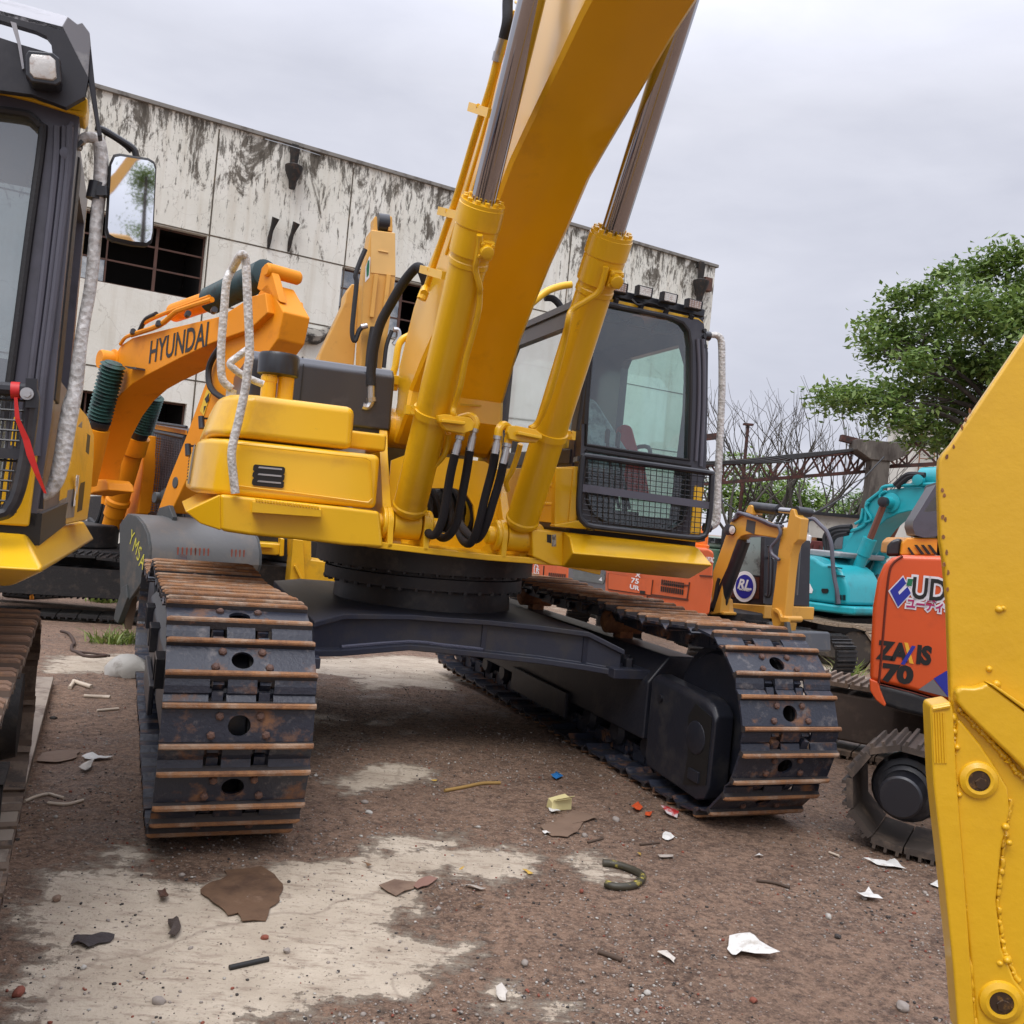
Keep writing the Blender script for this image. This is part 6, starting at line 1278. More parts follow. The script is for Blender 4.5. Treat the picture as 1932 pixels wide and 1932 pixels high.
# boom cylinders with bellows
ribbed(F.u(*hp(272, 262), -.42), F.u(*hp(135, 790), -.42), .115, 17, .17).build('cylinder_bellows', BEL, hy)
mb = MB(); q = F.u(*hp(150, 770), -.42); mb.cyl(q, F.u(*hp(125, 850), -.42), .12, .11, 16); mb.build('bellows_end', BLK, hy)
mb = MB(); mb.cyl(F.u(*hp(135, 850), -.42), F.u(*hp(20, 1330), -.42), .125, None, 18); mb.build('boom_cylinder', ORA, hy)
ribbed(F.u(*hp(620, 540), .42), F.u(*hp(515, 870), .42), .125, 14, .17).build('cylinder_bellows', BEL, hy)
mb = MB(); mb.cyl(F.u(*hp(520, 830), .42), F.u(*hp(485, 925), .42), .125, .115, 16); mb.build('bellows_end', BLK, hy)
mb = MB(); a, b = F.u(*hp(478, 920), .42), F.u(*hp(245, 1720), .42); mb.lathe(a, b-a, [(0, .16), (.22, .16), (.25, .13), ((b-a).length*.68, .13), ((b-a).length*.7, .15), ((b-a).length*.74, .15), ((b-a).length*.76, .13), ((b-a).length*.87, .13), ((b-a).length*.88, .11), ((b-a).length, .11)], 22); bc_ = mb.build('boom_cylinder', ORA, hy)
mb = MB(); mb.tube([F.u(*hp(x, y), .34) for x, y in ((300,1350),(235,1405),(190,1440),(180,1520))], .03, 8, 4); mb.build('cylinder_pipe', ORA, bc_); mb = MB(); mb.tube([F.u(*hp(x, y), .34) for x, y in ((300,1385),(240,1430),(215,1470),(205,1530))], .03, 8, 4); mb.build('cylinder_pipe', ORA, bc_)
mb = MB(); mb.tube([F.u(*hp(x, y), .34) for x, y in ((180,1530),(150,1640),(110,1700),(60,1660))], .035, 8, 4); mb.build('oil_hose', RUB, bc_); mb = MB(); mb.tube([F.u(*hp(x, y), .34) for x, y in ((205,1535),(180,1650),(150,1720),(90,1720))], .035, 8, 4); mb.build('oil_hose', RUB, bc_)
# body
mb = MB(); mb.ext(F.us([hp(60,1300), hp(190,1300), hp(215,1330), hp(230,1400), hp(100,1420), hp(40,1440)], -.2), (.3, 0, 0)); mb.build('boom_foot', ORA, hy, .02)
mb = MB(); mb.ext(F.us([hp(490,1020), hp(540,900), hp(530,1250), hp(485,1610), hp(370,1690), hp(345,1660), hp(415,1420)], .62), (.5, 0, 0)); mb.build('body_panel', ORA, hy, .02)
mb = MB(); mb.ext(F.us([hp(30,1450), hp(420,1440), hp(420,1760), hp(30,1760)], .7), (.7, 0, 0)); mb.build('swing_frame', GRIME, hy, .02)
fc_ = [(277,797),(352,812),(347,990),(258,982),(262,960)]
q = F.us(fc_, .85); mb = MB(); mb.ext(q, (.9, 0, 0)); hc = mb.build('cab', CABD, hy, .02)
gi = F.us([(281,812),(347,826),(342,975),(266,968),(268,950)], .846); mb = MB(); mb.add(gi, [tuple(range(5))]); mb.build('cab_window', M('reflection_blue_pane', (.05, .06, .08), .35, col2=(.16, .18, .21), sc=1.5, lo=.48, hi=.6), hc)  # opaque pane, blue-grey reflections are put into its colour
mb = MB(); mb.ext(F.us([(280,799),(350,812),(350,820),(279,807)], .83), (.02, 0, 0)); mb.build('cab_roof_strip', ORA, hc)
mb = MB(); fp = F.us([(282,812),(348,826),(343,975),(262,968)], .78)
for k in range(17): t = k/16; mb.bar(fp[0].lerp(fp[1], t), fp[3].lerp(fp[2], t), .007, .007)
for k in range(34): t = k/33; mb.bar(fp[0].lerp(fp[3], t), fp[1].lerp(fp[2], t), .007, .007)
mb.build('mesh_guard', M('mesh_grey', (.10, .10, .12), .5), hc)
mb = MB()
for a, b in ((0, 1), (1, 2), (2, 3), (3, 0)): mb.tube([fp[a], fp[b]], .025, 8, 0)
mb.tube([F.us([(277,795)], .8)[0], F.us([(352,806)], .8)[0]], .02, 8, 0); mb.build('guard_frame', BLK, hc)
# bucket and its links
BKT = M('worn_grey_bucket', (.115, .115, .112), .45, col2=(.18, .15, .12), sc=3, lo=.5, hi=.7, bump=.15, bsc=30, col3=(.24, .05, .03), sc3=6, lo3=.71, hi3=.74)
BKS = M('dark_bucket_side', (.05, .055, .055), .5, col2=(.10, .085, .07), sc=4, bump=.1)
uL_, uR_ = -.62, .52
pr = [(247,969),(262,974),(274,988),(283,1007),(287,1035),(286,1060),(275,1095),(258,1120),(243,1142),(233,1143),(231,1060),(231,990)]
back = pr[:8]
A = F.us(back, uL_)
mb = MB(); mb.loft([[p+V3(u, 0, 0) for p in A]+[p+V3(u, .03, -.03) for p in reversed(A)] for u in (0, uR_-uL_)]); bo = mb.build('bucket', BKT, hy, .008)
for u in (uL_-.03, uR_): mb = MB(); mb.ext([p+V3(u-uL_, 0, 0) for p in F.us(pr, uL_)], (.03, 0, 0)); mb.build('bucket_side', BKS, bo, .006)
mb = MB(); mb.bar(F.us([(235,1110)], uL_)[0], F.us([(235,1110)], uL_)[0]+V3(uR_-uL_, 0, 0), .16, .05); mb.build('bucket_lip', BKS, bo, .006)
for k in range(4):
    q = F.us([(233,1140)], uL_)[0]+V3(.05+k*.33, 0, 0); mb = MB(); mb.loft([[q+V3(a, b, c) for a, b in ((-.06, -.05), (.06, -.05), (.06, .06), (-.06, .06))] for c in (.12, -.05)]+[[q+V3(a*.4, b*.4-.05, -.24) for a, b in ((-.06, -.05), (.06, -.05), (.06, .06), (-.06, .06))]]); mb.build('bucket_tooth', M('earthy_tooth', (.10, .065, .04), .8), bo, .004)
mb = MB(); mb.ext(F.us([(218,1146),(230,1108),(238,1103),(240,1128),(228,1160),(222,1176),(214,1168)], uL_-.05), (.06, 0, 0)); mb.build('side_cutter', BKS, bo, .006)
for k, (ch, x, y) in enumerate((('Y', 248, 1016), ('M', 256, 1032), ('S', 262, 1046), ('A', 268, 1060))):
    text_mesh(ch, .17, F.u(x, y, uL_-.034), (0, -1, -.35), (0, -.35, 1), .001, .0, fill_scale=(.9, 1.2)).build('paint_writing', M('spray_yellow', (.50, .46, .06), .7), bo)
mb = MB()
for px_, n in (((300,1040), 5), ((330,1045), 4), ((395,1050), 4)):
    b0 = F.us([(286, 1040)], uL_)[0]
    for k in range(n): u = .25+(px_[0]-300)*.006+k*.045; mb.box((u+uL_, b0.y-.012, b0.z-.05), (u+uL_+.012, b0.y-.004, b0.z+.05))
mb.build('red_scrawl', M('faded_red_chalk', (.30, .07, .04), .8), bo)
for u in (-.30, .18):
    mb = MB(); mb.ext(F.us([(300,958),(318,953),(326,975),(322,1005),(310,1000),(290,984)], u), (.05, 0, 0)); mb.build('bucket_ear', BKS, bo, .006)
mb = MB(); a, b, c = F.u(308, 940, -.1), F.u(347, 912, -.1), F.u(315, 965, -.1); mb.bar(a, b, .11, .10); mb.bar(b, F.u(330, 972, -.1), .11, .10); mb.lathe(b+V3(-.1, 0, 0), (1, 0, 0), [(0, .06), (.2, .06)], 14); mb.lathe(a+V3(-.1, 0, 0), (1, 0, 0), [(0, .06), (.2, .06)], 14); mb.build('bucket_link', M('dark_grey_link', (.05, .055, .055), .5), hy, .008)
# undercarriage
for u in (-1.0, 1.0):
    b = simple_track(u, .5, 3.4, .36, .41, 40); b.box((u-.2, -1.5, .28), (u+.2, 1.5, .62)); o = b.build('crawler_track', GRIME, hy); o.location = (-.2, 1.1, 0); o.rotation_euler = (0, 0, R_(62))
mb = MB(); mb.box((-.9, .1, .45), (.9, 1.8, .8));  mb.lathe((.0, .9, .8), (0, 0, 1), [(0, .6), (.3, .6)], 30); mb.build('car_body', GRIME, hy, .03)
# ================================================================= far yellow machine with an upright arm, behind the middle one
FT = Fr(wat(690, 900, 14.0).x, 14.0, 19, gz(14)); F = FT
ta = thing('excavator', 'tan yellow excavator behind the dark engine hood, its folded arm standing upright', 'excavator', FT)
def tp(x, y): return (566+x/6, 377+y/6)
mb = MB(); mb.ext(F.vs([tp(805,335), tp(1080,370), tp(1083,870), tp(1050,1130), tp(1000,1500), tp(930,1900), tp(905,2600), tp(560,2600), tp(680,1880), tp(700,1400), tp(720,900), tp(760,600)], 0), (0, .42, 0)); aa = mb.build('arm', TAN, ta, .02)
mb = MB(); mb.ext(F.vs([tp(806,345), tp(1079,378), tp(1082,862), tp(800,826)], -.012), (0, .02, 0)); mb.bar(F.v(*tp(885, 575), -.02), F.v(*tp(1000, 597), -.02), .02, .02); mb.build('arm_plate', M('pale_tan_paint', (.70, .43, .14), .45, coat=.15), aa, .006)
for xs in (845, 985): mb = MB(); mb.bar(F.v(*tp(xs+18, 845), -.04), F.v(*tp(xs-35, 1330), -.04), .05, .06); mb.build('arm_rib', TAN, aa, .006)
for x0 in (830, 1000): mb = MB(); mb.ext(F.vs([tp(x0,350), tp(x0+5,210), tp(x0+25,180), tp(x0+45,195), tp(x0+50,360)], .02), (0, .25, 0)); mb.build('arm_ear', TAN, aa, .01)
mb = MB(); p, q = F.v(*tp(880, 260), .14), F.v(*tp(1000, 275), .14); mb.cyl(p, q, .14, None, 20); mb.build('arm_roller', BLK, aa)
mb = MB(); mb.ext(F.vs([tp(585,950), tp(520,1060), tp(510,1150), tp(220,1760), tp(200,2000), tp(600,2000), tp(690,960)], .5), (0, .45, 0)); bb_ = mb.build('boom', TAN, ta, .02)
mb = MB(); mb.ext(F.vs([tp(785,640), tp(797,655), tp(785,880), tp(735,935), tp(740,760)], -.004), (0, -.004, 0)); dd = mb.build('white_decal', WHT, aa); mb = MB(); mb.ext(F.vs([tp(768,690), tp(785,680), tp(785,760), tp(778,850), tp(755,880), tp(752,780)], -.009), (0, -.003, 0)); mb.build('green_cross', GRN_, dd)
mb = MB(); mb.tube(F.vs([tp(740,560), tp(680,700), tp(630,850), tp(640,950), tp(610,1250), tp(590,1500), tp(620,1600), tp(670,1480), tp(720,1430)], -.1), .035, 8, 5); mb.tube(F.vs([tp(860,1450), tp(820,1700), tp(800,1950)], -.1), .09, 10, 3); mb.tube(F.vs([tp(1040,1480), tp(980,1650), tp(950,1900)], -.1), .03, 8, 3); mb.build('arm_hose', RUB, aa)
mb = MB(); mb.cyl(F.v(*tp(690, 1440), -.1), F.v(*tp(760, 1425), -.1), .04); mb.tube(F.vs([tp(1060,1470), tp(1110,1480), tp(1115,1560), tp(1060,1640)], -.1), .04, 8, 4); mb.build('hose_ferrule', STL, aa)
def tq(x, y): return (252+x*.195, 1006+y*.195)
mb = MB(); mb.ext(F.vs([tq(930,70), tq(1430,105), tq(1425,205), tq(1380,215), tq(940,180)], -1.0), (0, 2, 0)); ds = mb.build('deck_skirt', YEL, ta, .02)
mb = MB(); mb.ext(F.vs([tq(1120,90), tq(1345,105), tq(1345,135), tq(1120,122)], -1.0), (0, -.1, 0)); mb.build('step', YEL, ds)
for x0 in (1420, 1510): mb = MB(); mb.ext(F.vs([tq(x0,50), tq(x0+40,55), tq(x0+35,220), tq(x0-5,225)], -1.1), (0, .3, 0)); mb.build('frame_bracket', YEL, ds, .01)
mb = MB(); mb.ext(F.vs([tq(900,-60), tq(1440,-30), tq(1430,95), tq(905,65)], -.6), (0, 1.6, 0)); mb.build('engine_cover', BLK, ta, .02)
mb = MB(); mb.ext(F.vs([tq(1545,40), tq(1720,60), tq(1720,255), tq(1900,280), tq(2040,300), tq(2040,560), tq(1500,500)], -1.5), (0, .5, 0)); bu = mb.build('bucket', YEL2, ta, .02)
mb = MB(); mb.ext(F.vs([tq(1545,60), tq(1640,70), tq(1660,480), tq(1510,490)], -1.55), (0, .04, 0)); mb.bar(F.v(*tq(1560, 310), -1.57), F.v(*tq(1640, 480), -1.57), .05, .03); mb.build('bucket_rib', YEL2, bu, .006)
mb = MB(); mb.tube(F.vs([tq(1052,-20), tq(1045,90), tq(1038,180)], -1.1), .035, 8, 3); mb.build('handrail', FOIL, ta)
for u in (-2.2, .5): simple_track(u, .55, 3.6, .4, .46, 40).build('crawler_track', GRIME, ta)
mb = MB(); mb.box((-2.2, -.9, .5), (.6, .9, .9)); mb.lathe((-.8, 0, .9), (0, 0, 1), [(0, .6), (.35, .6)], 28); mb.build('car_body', GRIME, ta, .03)
# white post under it
pp = wat(485, 1085, 16.5); pp.z = gz(16.5); t = thing('white_post', 'short whitewashed post in the bushes under the far yellow machine', 'post', None, pp); mb = MB(); mb.lathe((0, 0, -.2), (0, 0, 1), [(0, .16), (.95, .14), (1.0, .1)], 10); mb.build('shaft', WHW, t)
# ================================================================= two orange machines in a row behind the right track
def or_machine(ylo, label, which):
    global F
    F75 = Fr(wat(1345, 1100, 11.0).x, 11.0, 21, gz(11)); F = F75
    t = thing('excavator', label, 'excavator', F75, group='orange short tail excavators in a row')
    return t
def op_(x, y): return (1038+x*.2083, 786+y*.2083)
ur = or_machine(0, 'faded orange short-tail excavator, its counterweight beside the ochre boom', 0)
W2 = 1.9
bot = [(1040,1130),(1130,1140)]
mb = MB(); mb.ext(F.us([(1142,1090),(1142,1124),(1230,1145),(1330,1163),(1338,1159),(1346,1098),(1344,1087),(1347,1042),(1338,1036),(1318,1034),(1250,1040),(1142,1060)], 0), (.9, 1.6, 0)); cwu = mb.build('body', SAL, ur, .05, seg=3)
def onu(pts, mat, name, par, d=-.004):
    m_ = MB(); m_.ext(F.us([op_(*p) for p in pts], d), (-.004, 0, 0)); return m_.build(name, mat, par)
dr = onu([(530,1425),(925,1480),(910,1615),(528,1560)], SAL, 'door_panel', cwu, -.012)
GAPM = M('gap_brown', (.10, .03, .015), .8)
mb = MB()
for a, b in (((528,1420),(526,1562)),((526,1562),(910,1617)),((930,1480),(912,1617)),((920,1612),(1240,1655)),((1262,1500),(1240,1655)),((880,1622),(872,1690)),((1250,1660),(880,1622)),((1355,1440),(1470,1447)),((1030,1500),(1250,1530))): mb.bar(F.u(*op_(*a), -.006), F.u(*op_(*b), -.006), .016, .012, (1, 0, 0))
mb.build('panel_gap', GAPM, cwu)
for s_, x, y, sz in (('X', 795, 1438, .075), ('75', 768, 1490, .092), ('UR', 762, 1549, .080)):
    text_mesh(s_, sz, F.u(*op_(x, y), -.020), (0, -1, 0), (0, 0, 1), .001, .002, fill_scale=(2.5, 1)).build('lettering', WHT, dr)
text_mesh('HITAC', .082, F.u(*op_(1449, 1298), -.012), (0, -1, 0), (0, 0, 1), .001, .0015, fill_scale=(.66, 1)).build('lettering', WHT, cwu)
mb = MB()
for r_, y0 in ((0, 1475), (1, 1535)):
    for k in range(11): x = 1010+k*19; mb.ext(F.us([op_(x+r_*-5,y0+k*3.0), op_(x+11-r_*5,y0+1+k*3.0), op_(x+8-r_*5,y0+50+k*3.0), op_(x-4-r_*5,y0+48+k*3.0)], -.006), (-.004, 0, 0))
mb.build('grille_slot', BLKT, cwu)
mb = MB(); mb.ext(F.us([op_(815,1575), op_(860,1580), op_(860,1605), op_(812,1600)], -.02), (-.004, 0, 0)); mb.build('door_latch', BLKT, dr)
q = F.u(*op_(1360, 1190), .3); mb = MB(); mb.lathe(q, (0, 0, 1), [(0, .11), (.04, .11), (.05, .09), (.2, .085), (.27, .05)], 16); mb.build('beacon', M('orange_beacon', (.75, .16, .015), .2), ur)
mb = MB(); mb.ext(F.us([op_(165,1330), op_(515,1390), op_(500,1600), op_(490,1615), op_(155,1570)], .0), (1.0, 0, 0)); cg_ = mb.build('cab', M('cab_mid_grey', (.13, .13, .14), .5), ur, .03)
onu([(205,1385),(490,1425),(500,1470),(480,1515),(215,1475)], GLS2, 'cab_window', cg_, -.006); onu([(440,1480),(465,1455),(470,1490)], WHT, 'window_sticker', cg_, -.012)
us_ = or_machine(0, 'faded orange excavator half hidden behind the slewing ring of the yellow one', 1)
mb = MB(); mb.ext(F.us([(960,1030),(1071,1050),(1071,1111),(1040,1105),(960,1092)], 0), (W2, 0, 0)); bus = mb.build('body', SAL, us_, .04, seg=3)
for s_, x, y, sz in (('75', 1102, 1272, .15), ('US', 1104, 1304, .14)):
    text_mesh(s_, sz, F.u(644+x/3, 644+y/3, -.008), (0, -1, 0), (0, 0, 1), .001, .002, fill_scale=(1.5, 1)).build('lettering', WHT, bus)
mb = MB()
for k in range(9): x = 1175+k*11; mb.ext(F.us([(644+x/3,644+(1308+k*1.2)/3), (644+(x+6)/3,644+(1309+k*1.2)/3), (644+(x+3)/3,644+(1342+k*1.2)/3), (644+(x-3)/3,644+(1340+k*1.2)/3)], -.006), (-.004, 0, 0))
for a, b in (((1147,1270),(1142,1345)),((1040,1335),(1285,1385))): mb.bar(F.u(644+a[0]/3, 644+a[1]/3, -.006), F.u(644+b[0]/3, 644+b[1]/3, -.006), .02, .012, (1, 0, 0))
mb.build('grille_slot', BLKT, bus)
for t_, v0 in ((ur, 1.9), (us_, 5.5)):
    for u in (.35, 1.6):
        b = simple_track(u, .4, 2.0, .28, .32, 34); o = b.build('crawler_track', GRIME, t_); o.location = (0, v0, 0)
    mb = MB(); mb.box((.2, v0-.9, .3), (1.8, v0+.9, .55)); mb.build('car_body', GRIME, t_, .03)
# ================================================================= small ochre excavator
FR = Fr(wat(1345, 1150, 13.0).x, 13.0, 32, gz(13)); F = FR
rl = thing('mini_excavator', 'small ochre excavator with a round blue sticker on its cab door', 'excavator', FR)
def rp_(x, y): return (1308+x*.1693, 893+y*.1693)
mb = MB(); mb.ext(F.us([rp_(*p) for p in ((190,1580),(215,1100),(330,780),(405,560),(440,500),(500,445),(560,440),(700,500),(860,570),(1010,610),(1010,715),(930,725),(850,712),(650,682),(570,690),(530,705),(490,745),(440,880),(330,1250),(300,1560))], -.15), (.17, 0, 0)); rb = mb.build('boom', OCH, rl, .015)
mb = MB(); mb.ext(F.us([rp_(*p) for p in ((598,514),(695,540),(680,680),(583,640))], -.154), (.003, 0, 0)); mb.build('dark_patch', M('dark_grey_patch', (.06, .06, .06), .5), rb)
mb = MB(); mb.lathe(F.u(*rp_(432, 632), -.16), (-1, 0, 0), [(0, .07), (.08, .075), (.085, .06)], 14); lb_ = mb.build('boom_lamp', BLK, rb); mb = MB(); mb.lathe(F.u(*rp_(432, 632), -.247), (-1, 0, 0), [(0, .055), (.006, .04)], 14); mb.build('lamp_lens', LENS, lb_)
mb = MB(); mb.tube([F.u(*rp_(x, y), -.19) for x, y in ((470,500),(500,440),(600,470),(760,520),(870,570),(940,590),(965,620),(970,680),(920,760),(870,820),(880,900),(960,965))], .022, 8, 4); mb.build('oil_hose', GRY, rb); mb = MB(); mb.tube([F.u(*rp_(x, y), -.17) for x, y in ((430,530),(560,450),(720,515),(860,580),(1000,590))], .02, 8, 3); mb.build('oil_hose', GRY, rb)
mb = MB(); mb.ext(F.us([rp_(*p) for p in ((580,430),(610,360),(640,350),(655,370),(655,460))], -.1), (.2, 0, 0)); mb.build('cylinder_lug', OCH, rb, .01)
mb = MB(); mb.cyl(F.u(*rp_(650, 375), 0), F.u(*rp_(950, 410), 0), .07, None, 16); c1_ = mb.build('arm_cylinder', BLK, rl); mb = MB(); mb.cyl(F.u(*rp_(950, 410), 0), F.u(*rp_(1100, 425), 0), .04, None, 14); mb.build('cylinder_rod', CHR, c1_)
mb = MB(); mb.cyl(F.u(*rp_(560, 740), -.05), F.u(*rp_(260, 1530), -.05), .095, .11, 16); mb.build('boom_cylinder', BLK, rl)
mb = MB(); mb.tube([F.u(*rp_(x, y), -.16) for x, y in ((290,1170),(270,1240),(240,1420),(215,1500))], .025, 8, 3); mb.build('oil_hose', RUB, rl); mb = MB(); mb.tube([F.u(*rp_(x, y), -.05) for x, y in ((385,1290),(370,1430),(330,1500),(290,1525))], .025, 8, 3); mb.build('oil_hose', RUB, rl)
mb = MB(); mb.ext(F.us([rp_(*p) for p in ((1040,600),(1075,420),(1090,392),(1120,400),(1140,470),(1200,500),(1175,740),(1120,790),(1090,900),(1060,1150),(1030,1480),(1010,1640),(940,1730),(880,1700),(860,1560),(900,1280),(945,850),(985,620))], -.15), (.15, 0, 0)); ra = mb.build('arm', OCH, rl, .015)
mb = MB(); mb.ext(F.us([rp_(*p) for p in ((1140,480),(1190,395),(1210,490),(1195,520),(1185,770),(1160,780),(1150,600))], -.02), (.05, 0, 0)); mb.build('arm_ear', OCH, ra, .01)
mb = MB(); mb.cyl(F.u(*rp_(1115, 740), .1), F.u(*rp_(1075, 1350), .1), .10, None, 16); mb.lathe(F.u(*rp_(1145, 420), -.1), (1, 0, 0), [(0, .06), (.25, .06)], 14); ac_ = mb.build('bucket_cylinder', BLK, rl); mb = MB(); mb.cyl(F.u(*rp_(1058, 1350), .1), F.u(*rp_(1036, 1600), .1), .045, None, 12); mb.build('cylinder_rod', M('brownish_rod', (.35, .2, .17), .3, .8), ac_)
for u in (-.2, .14): mb = MB(); mb.ext(F.us([rp_(*p) for p in ((870,1510),(910,1498),(955,1530),(980,1600),(1060,1610),(1055,1660),(970,1660),(940,1570),(900,1540))], u), (.05, 0, 0)); mb.build('link_plate', OCH, rl, .008)
mb = MB(); mb.ext(F.us([rp_(*p) for p in ((980,1650),(1060,1660),(1030,1830),(940,1820),(925,1790))], -.08), (.16, 0, 0)); mb.lathe(F.u(*rp_(1000, 1620), -.16), (1, 0, 0), [(0, .04), (.32, .04)], 12); mb.build('bucket_link', OCH, rl, .01)
mb = MB(); mb.loft([[V3(u, p.y, p.z) for p in F.us([rp_(*p) for p in ((700,1720),(760,1735),(1150,1760),(1160,1990),(700,1970),(655,1830))], -.2)] for u in (-.42, .42)]); rbk = mb.build('bucket', M('dark_grey_bucket', (.06, .065, .075), .5, col2=(.11, .1, .09), sc=4), rl, .03)
for x in (845, 1040): mb = MB(); mb.ext(F.us([rp_(*p) for p in ((x-30,1660),(x,1655),(x+25,1800),(x+30,1900),(x-20,1900))], -.44), (.06, 0, 0)); mb.build('bucket_ear', BKS, rbk, .006)
cabp = [(330,1460),(360,1440),(350,1400),(500,1080),(570,780),(640,705),(760,700),(810,705),(800,1200),(795,1465)]
mb = MB(); mb.ext(F.us([rp_(*p) for p in cabp], .55), (.9, 0, 0)); rc = mb.build('cab', CABD, rl, .03)
gl2 = glass('cab_door_glass', (.35, .42, .42), .25, .1)
mb = MB(); mb.ext(F.us([rp_(*p) for p in ((450,1115),(555,800),(640,715),(755,712),(745,1140))], .545), (-.003, 0, 0)); mb.build('door_window', M('sky_lit_glass', (.20, .27, .26), .12, 0, col2=(.05, .065, .065), sc=3, lo=.5, hi=.62, coat=.6), rc)
mb = MB(); mb.ext(F.us([rp_(*p) for p in ((395,1380),(455,1130),(742,1160),(735,1400))], .545), (-.003, 0, 0)); lwd = mb.build('lower_window', GLS2, rc)
for k, (rr_, mt) in enumerate(((.215, WHT), (.165, BLU))):
    c = F.u(*rp_(570, 1262), .536-.004*k); mb = MB(); mb.lathe(c, (-1, 0, 0), [(0, rr_), (.003, rr_)], 36); st_ = mb.build('round_sticker', mt, lwd)
text_mesh('RL.', .19, F.u(*rp_(572, 1245), .525), (0, -1, 0), (0, 0, 1), .001, .006, shear=.25, fill_scale=(1.1, 1)).build('lettering', WHT, st_)
text_mesh('RUILIAN MACHINERY'[:0] or 'MACHINERY', .036, F.u(*rp_(570, 1300), .525), (0, -1, 0), (0, 0, 1), .001, .001).build('lettering', WHT, st_)
mb = MB(); mb.bar(F.u(*rp_(785, 720), .53), F.u(*rp_(770, 1450), .53), .06, .03, (1, 0, 0)); mb.tube([F.u(*rp_(x, y), .48) for x, y in ((830,820),(850,850),(840,1330),(800,1350))], .018, 6, 3); mb.tube([F.u(*rp_(x, y), .6) for x, y in ((835,940),(885,950),(895,1000),(870,1350),(800,1370))], .018, 6, 3); mb.build('cab_rail', BLK, rc)
mb = MB(); mb.ext(F.us([rp_(*p) for p in ((800,880),(930,860),(910,1420),(790,1430))], .9), (.5, 0, 0)); mb.build('rear_hood', GRY, rl, .02)
mb = MB(); mb.ext(F.us([rp_(*p) for p in ((335,1440),(795,1470),(785,1620),(320,1570))], .5), (1.0, 0, 0)); mb.ext(F.us([rp_(*p) for p in ((150,1570),(340,1580),(345,1545),(310,1540),(300,1400),(210,1350),(195,1540))], -.12), (.24, 0, 0)); mb.build('swing_frame', OCH, rl, .015)
for u in (-.4, 1.3): b = simple_track(u, .4, 1.9, .27, .31, 34); o = b.build('crawler_track', GRIME, rl)
mb = MB(); mb.box((-.4, -.7, .3), (1.3, .7, .6)); mb.lathe((.45, 0, .6), (0, 0, 1), [(0, .45), (.2, .45)], 24); mb.build('car_body', GRIME, rl, .03)
# ================================================================= teal excavator
FT2 = Fr(wat(1560, 1150, 17.0).x, 17.0, 38, gz(17)); F = FT2
te = thing('excavator', 'turquoise excavator with an arched boom, below the concrete column', 'excavator', FT2)
def kp(x, y): return (1509+x*.1628, 881+y*.1628)
mb = MB(); mb.ext(F.us([kp(*p) for p in ((480,1205),(400,1110),(500,960),(600,790),(680,650),(720,540),(800,410),(880,330),(940,290),(1040,260),(1200,240),(1450,235),(1900,245),(2300,300),(2300,480),(1900,470),(1600,480),(1400,495),(1250,515),(1130,545),(1000,610),(900,700),(720,935))], -.3), (.6, 0, 0)); tb = mb.build('boom', TEA, te, .02)
mb = MB(); mb.tube([F.u(*kp(x, y), -.32) for x, y in ((1600,195),(1300,210),(990,225),(930,290),(820,375),(775,430),(765,600),(740,680),(640,730),(590,745))], .03, 8, 4); mb.tube([F.u(*kp(x, y), -.34) for x, y in ((1000,280),(930,320),(935,380),(970,400))], .022, 6, 3); mb.tube([F.u(*kp(x, y), -.34) for x, y in ((800,410),(760,470),(820,580),(820,620),(760,640))], .022, 6, 3); mb.tube([F.u(*kp(x, y), -.33) for x, y in ((730,480),(715,570),(700,620),(640,660))], .025, 6, 3); mb.build('oil_pipe', TEA, tb)
for k, pts_ in enumerate((((600,690),(440,705),(330,750),(290,830),(310,960),(330,1060)), ((590,735),(440,745),(360,790),(330,880),(350,1060)), ((560,765),(420,800),(370,880),(380,960)), ((1450,95),(1300,85),(1220,105),(1100,210)), ((1420,100),(1290,110),(1200,170),(1130,240)))): mb = MB(); mb.tube([F.u(*kp(x, y), -.33) for x, y in pts_], .045, 8, 4); mb.build('oil_hose', RUB, tb)
mb = MB(); mb.lathe(F.u(*kp(1050, 415), -.31), (-1, 0, 0), [(0, .17), (.02, .16), (.03, .10), (.20, .09), (.22, .06)], 20); mb.lathe(F.u(*kp(1390, 155), -.31), (-1, 0, 0), [(0, .09), (.08, .09), (.09, .05)], 16); mb.ext(F.us([kp(1200,240), kp(1340,155), kp(1420,130), kp(1420,240)], -.2), (.4, 0, 0)); mb.build('pin_boss', TEA, tb)
mb = MB(); mb.lathe(F.u(*kp(970, 405), -.56), (-1, 0, 0), [(-.04, .085), (.04, .085), (.05, .05)], 16); mb.build('rod_pin', BLK, tb)
mb = MB(); mb.cyl(F.u(*kp(1430, 160), 0), F.u(*kp(1900, 140), 0), .22, None, 20); mb.build('arm_cylinder', TEA, te)
BRD = M('bronze_rod', (.25, .12, .095), .3, .7)
for u, p0, p1, p2 in ((-.5, (975,430), (815,830), (570,1430)), (.55, (1140,640), (1040,850), (860,1230))):
    a, b, c = (F.u(*kp(*q), u) for q in (p0, p1, p2)); mb = MB(); L = (c-b).length; mb.lathe(b, c-b, [(0, .115), (.3, .115), (.32, .095), (L*.6, .095), (L*.61, .11), (L*.65, .11), (L*.66, .095), (L, .095)], 20); bcy = mb.build('boom_cylinder', TEA, te)
    mb = MB(); mb.cyl(a, b, .055, None, 14); mb.build('cylinder_rod', BRD, bcy)
def kq(x, y): return (1308+x*.1693, 893+y*.1693)
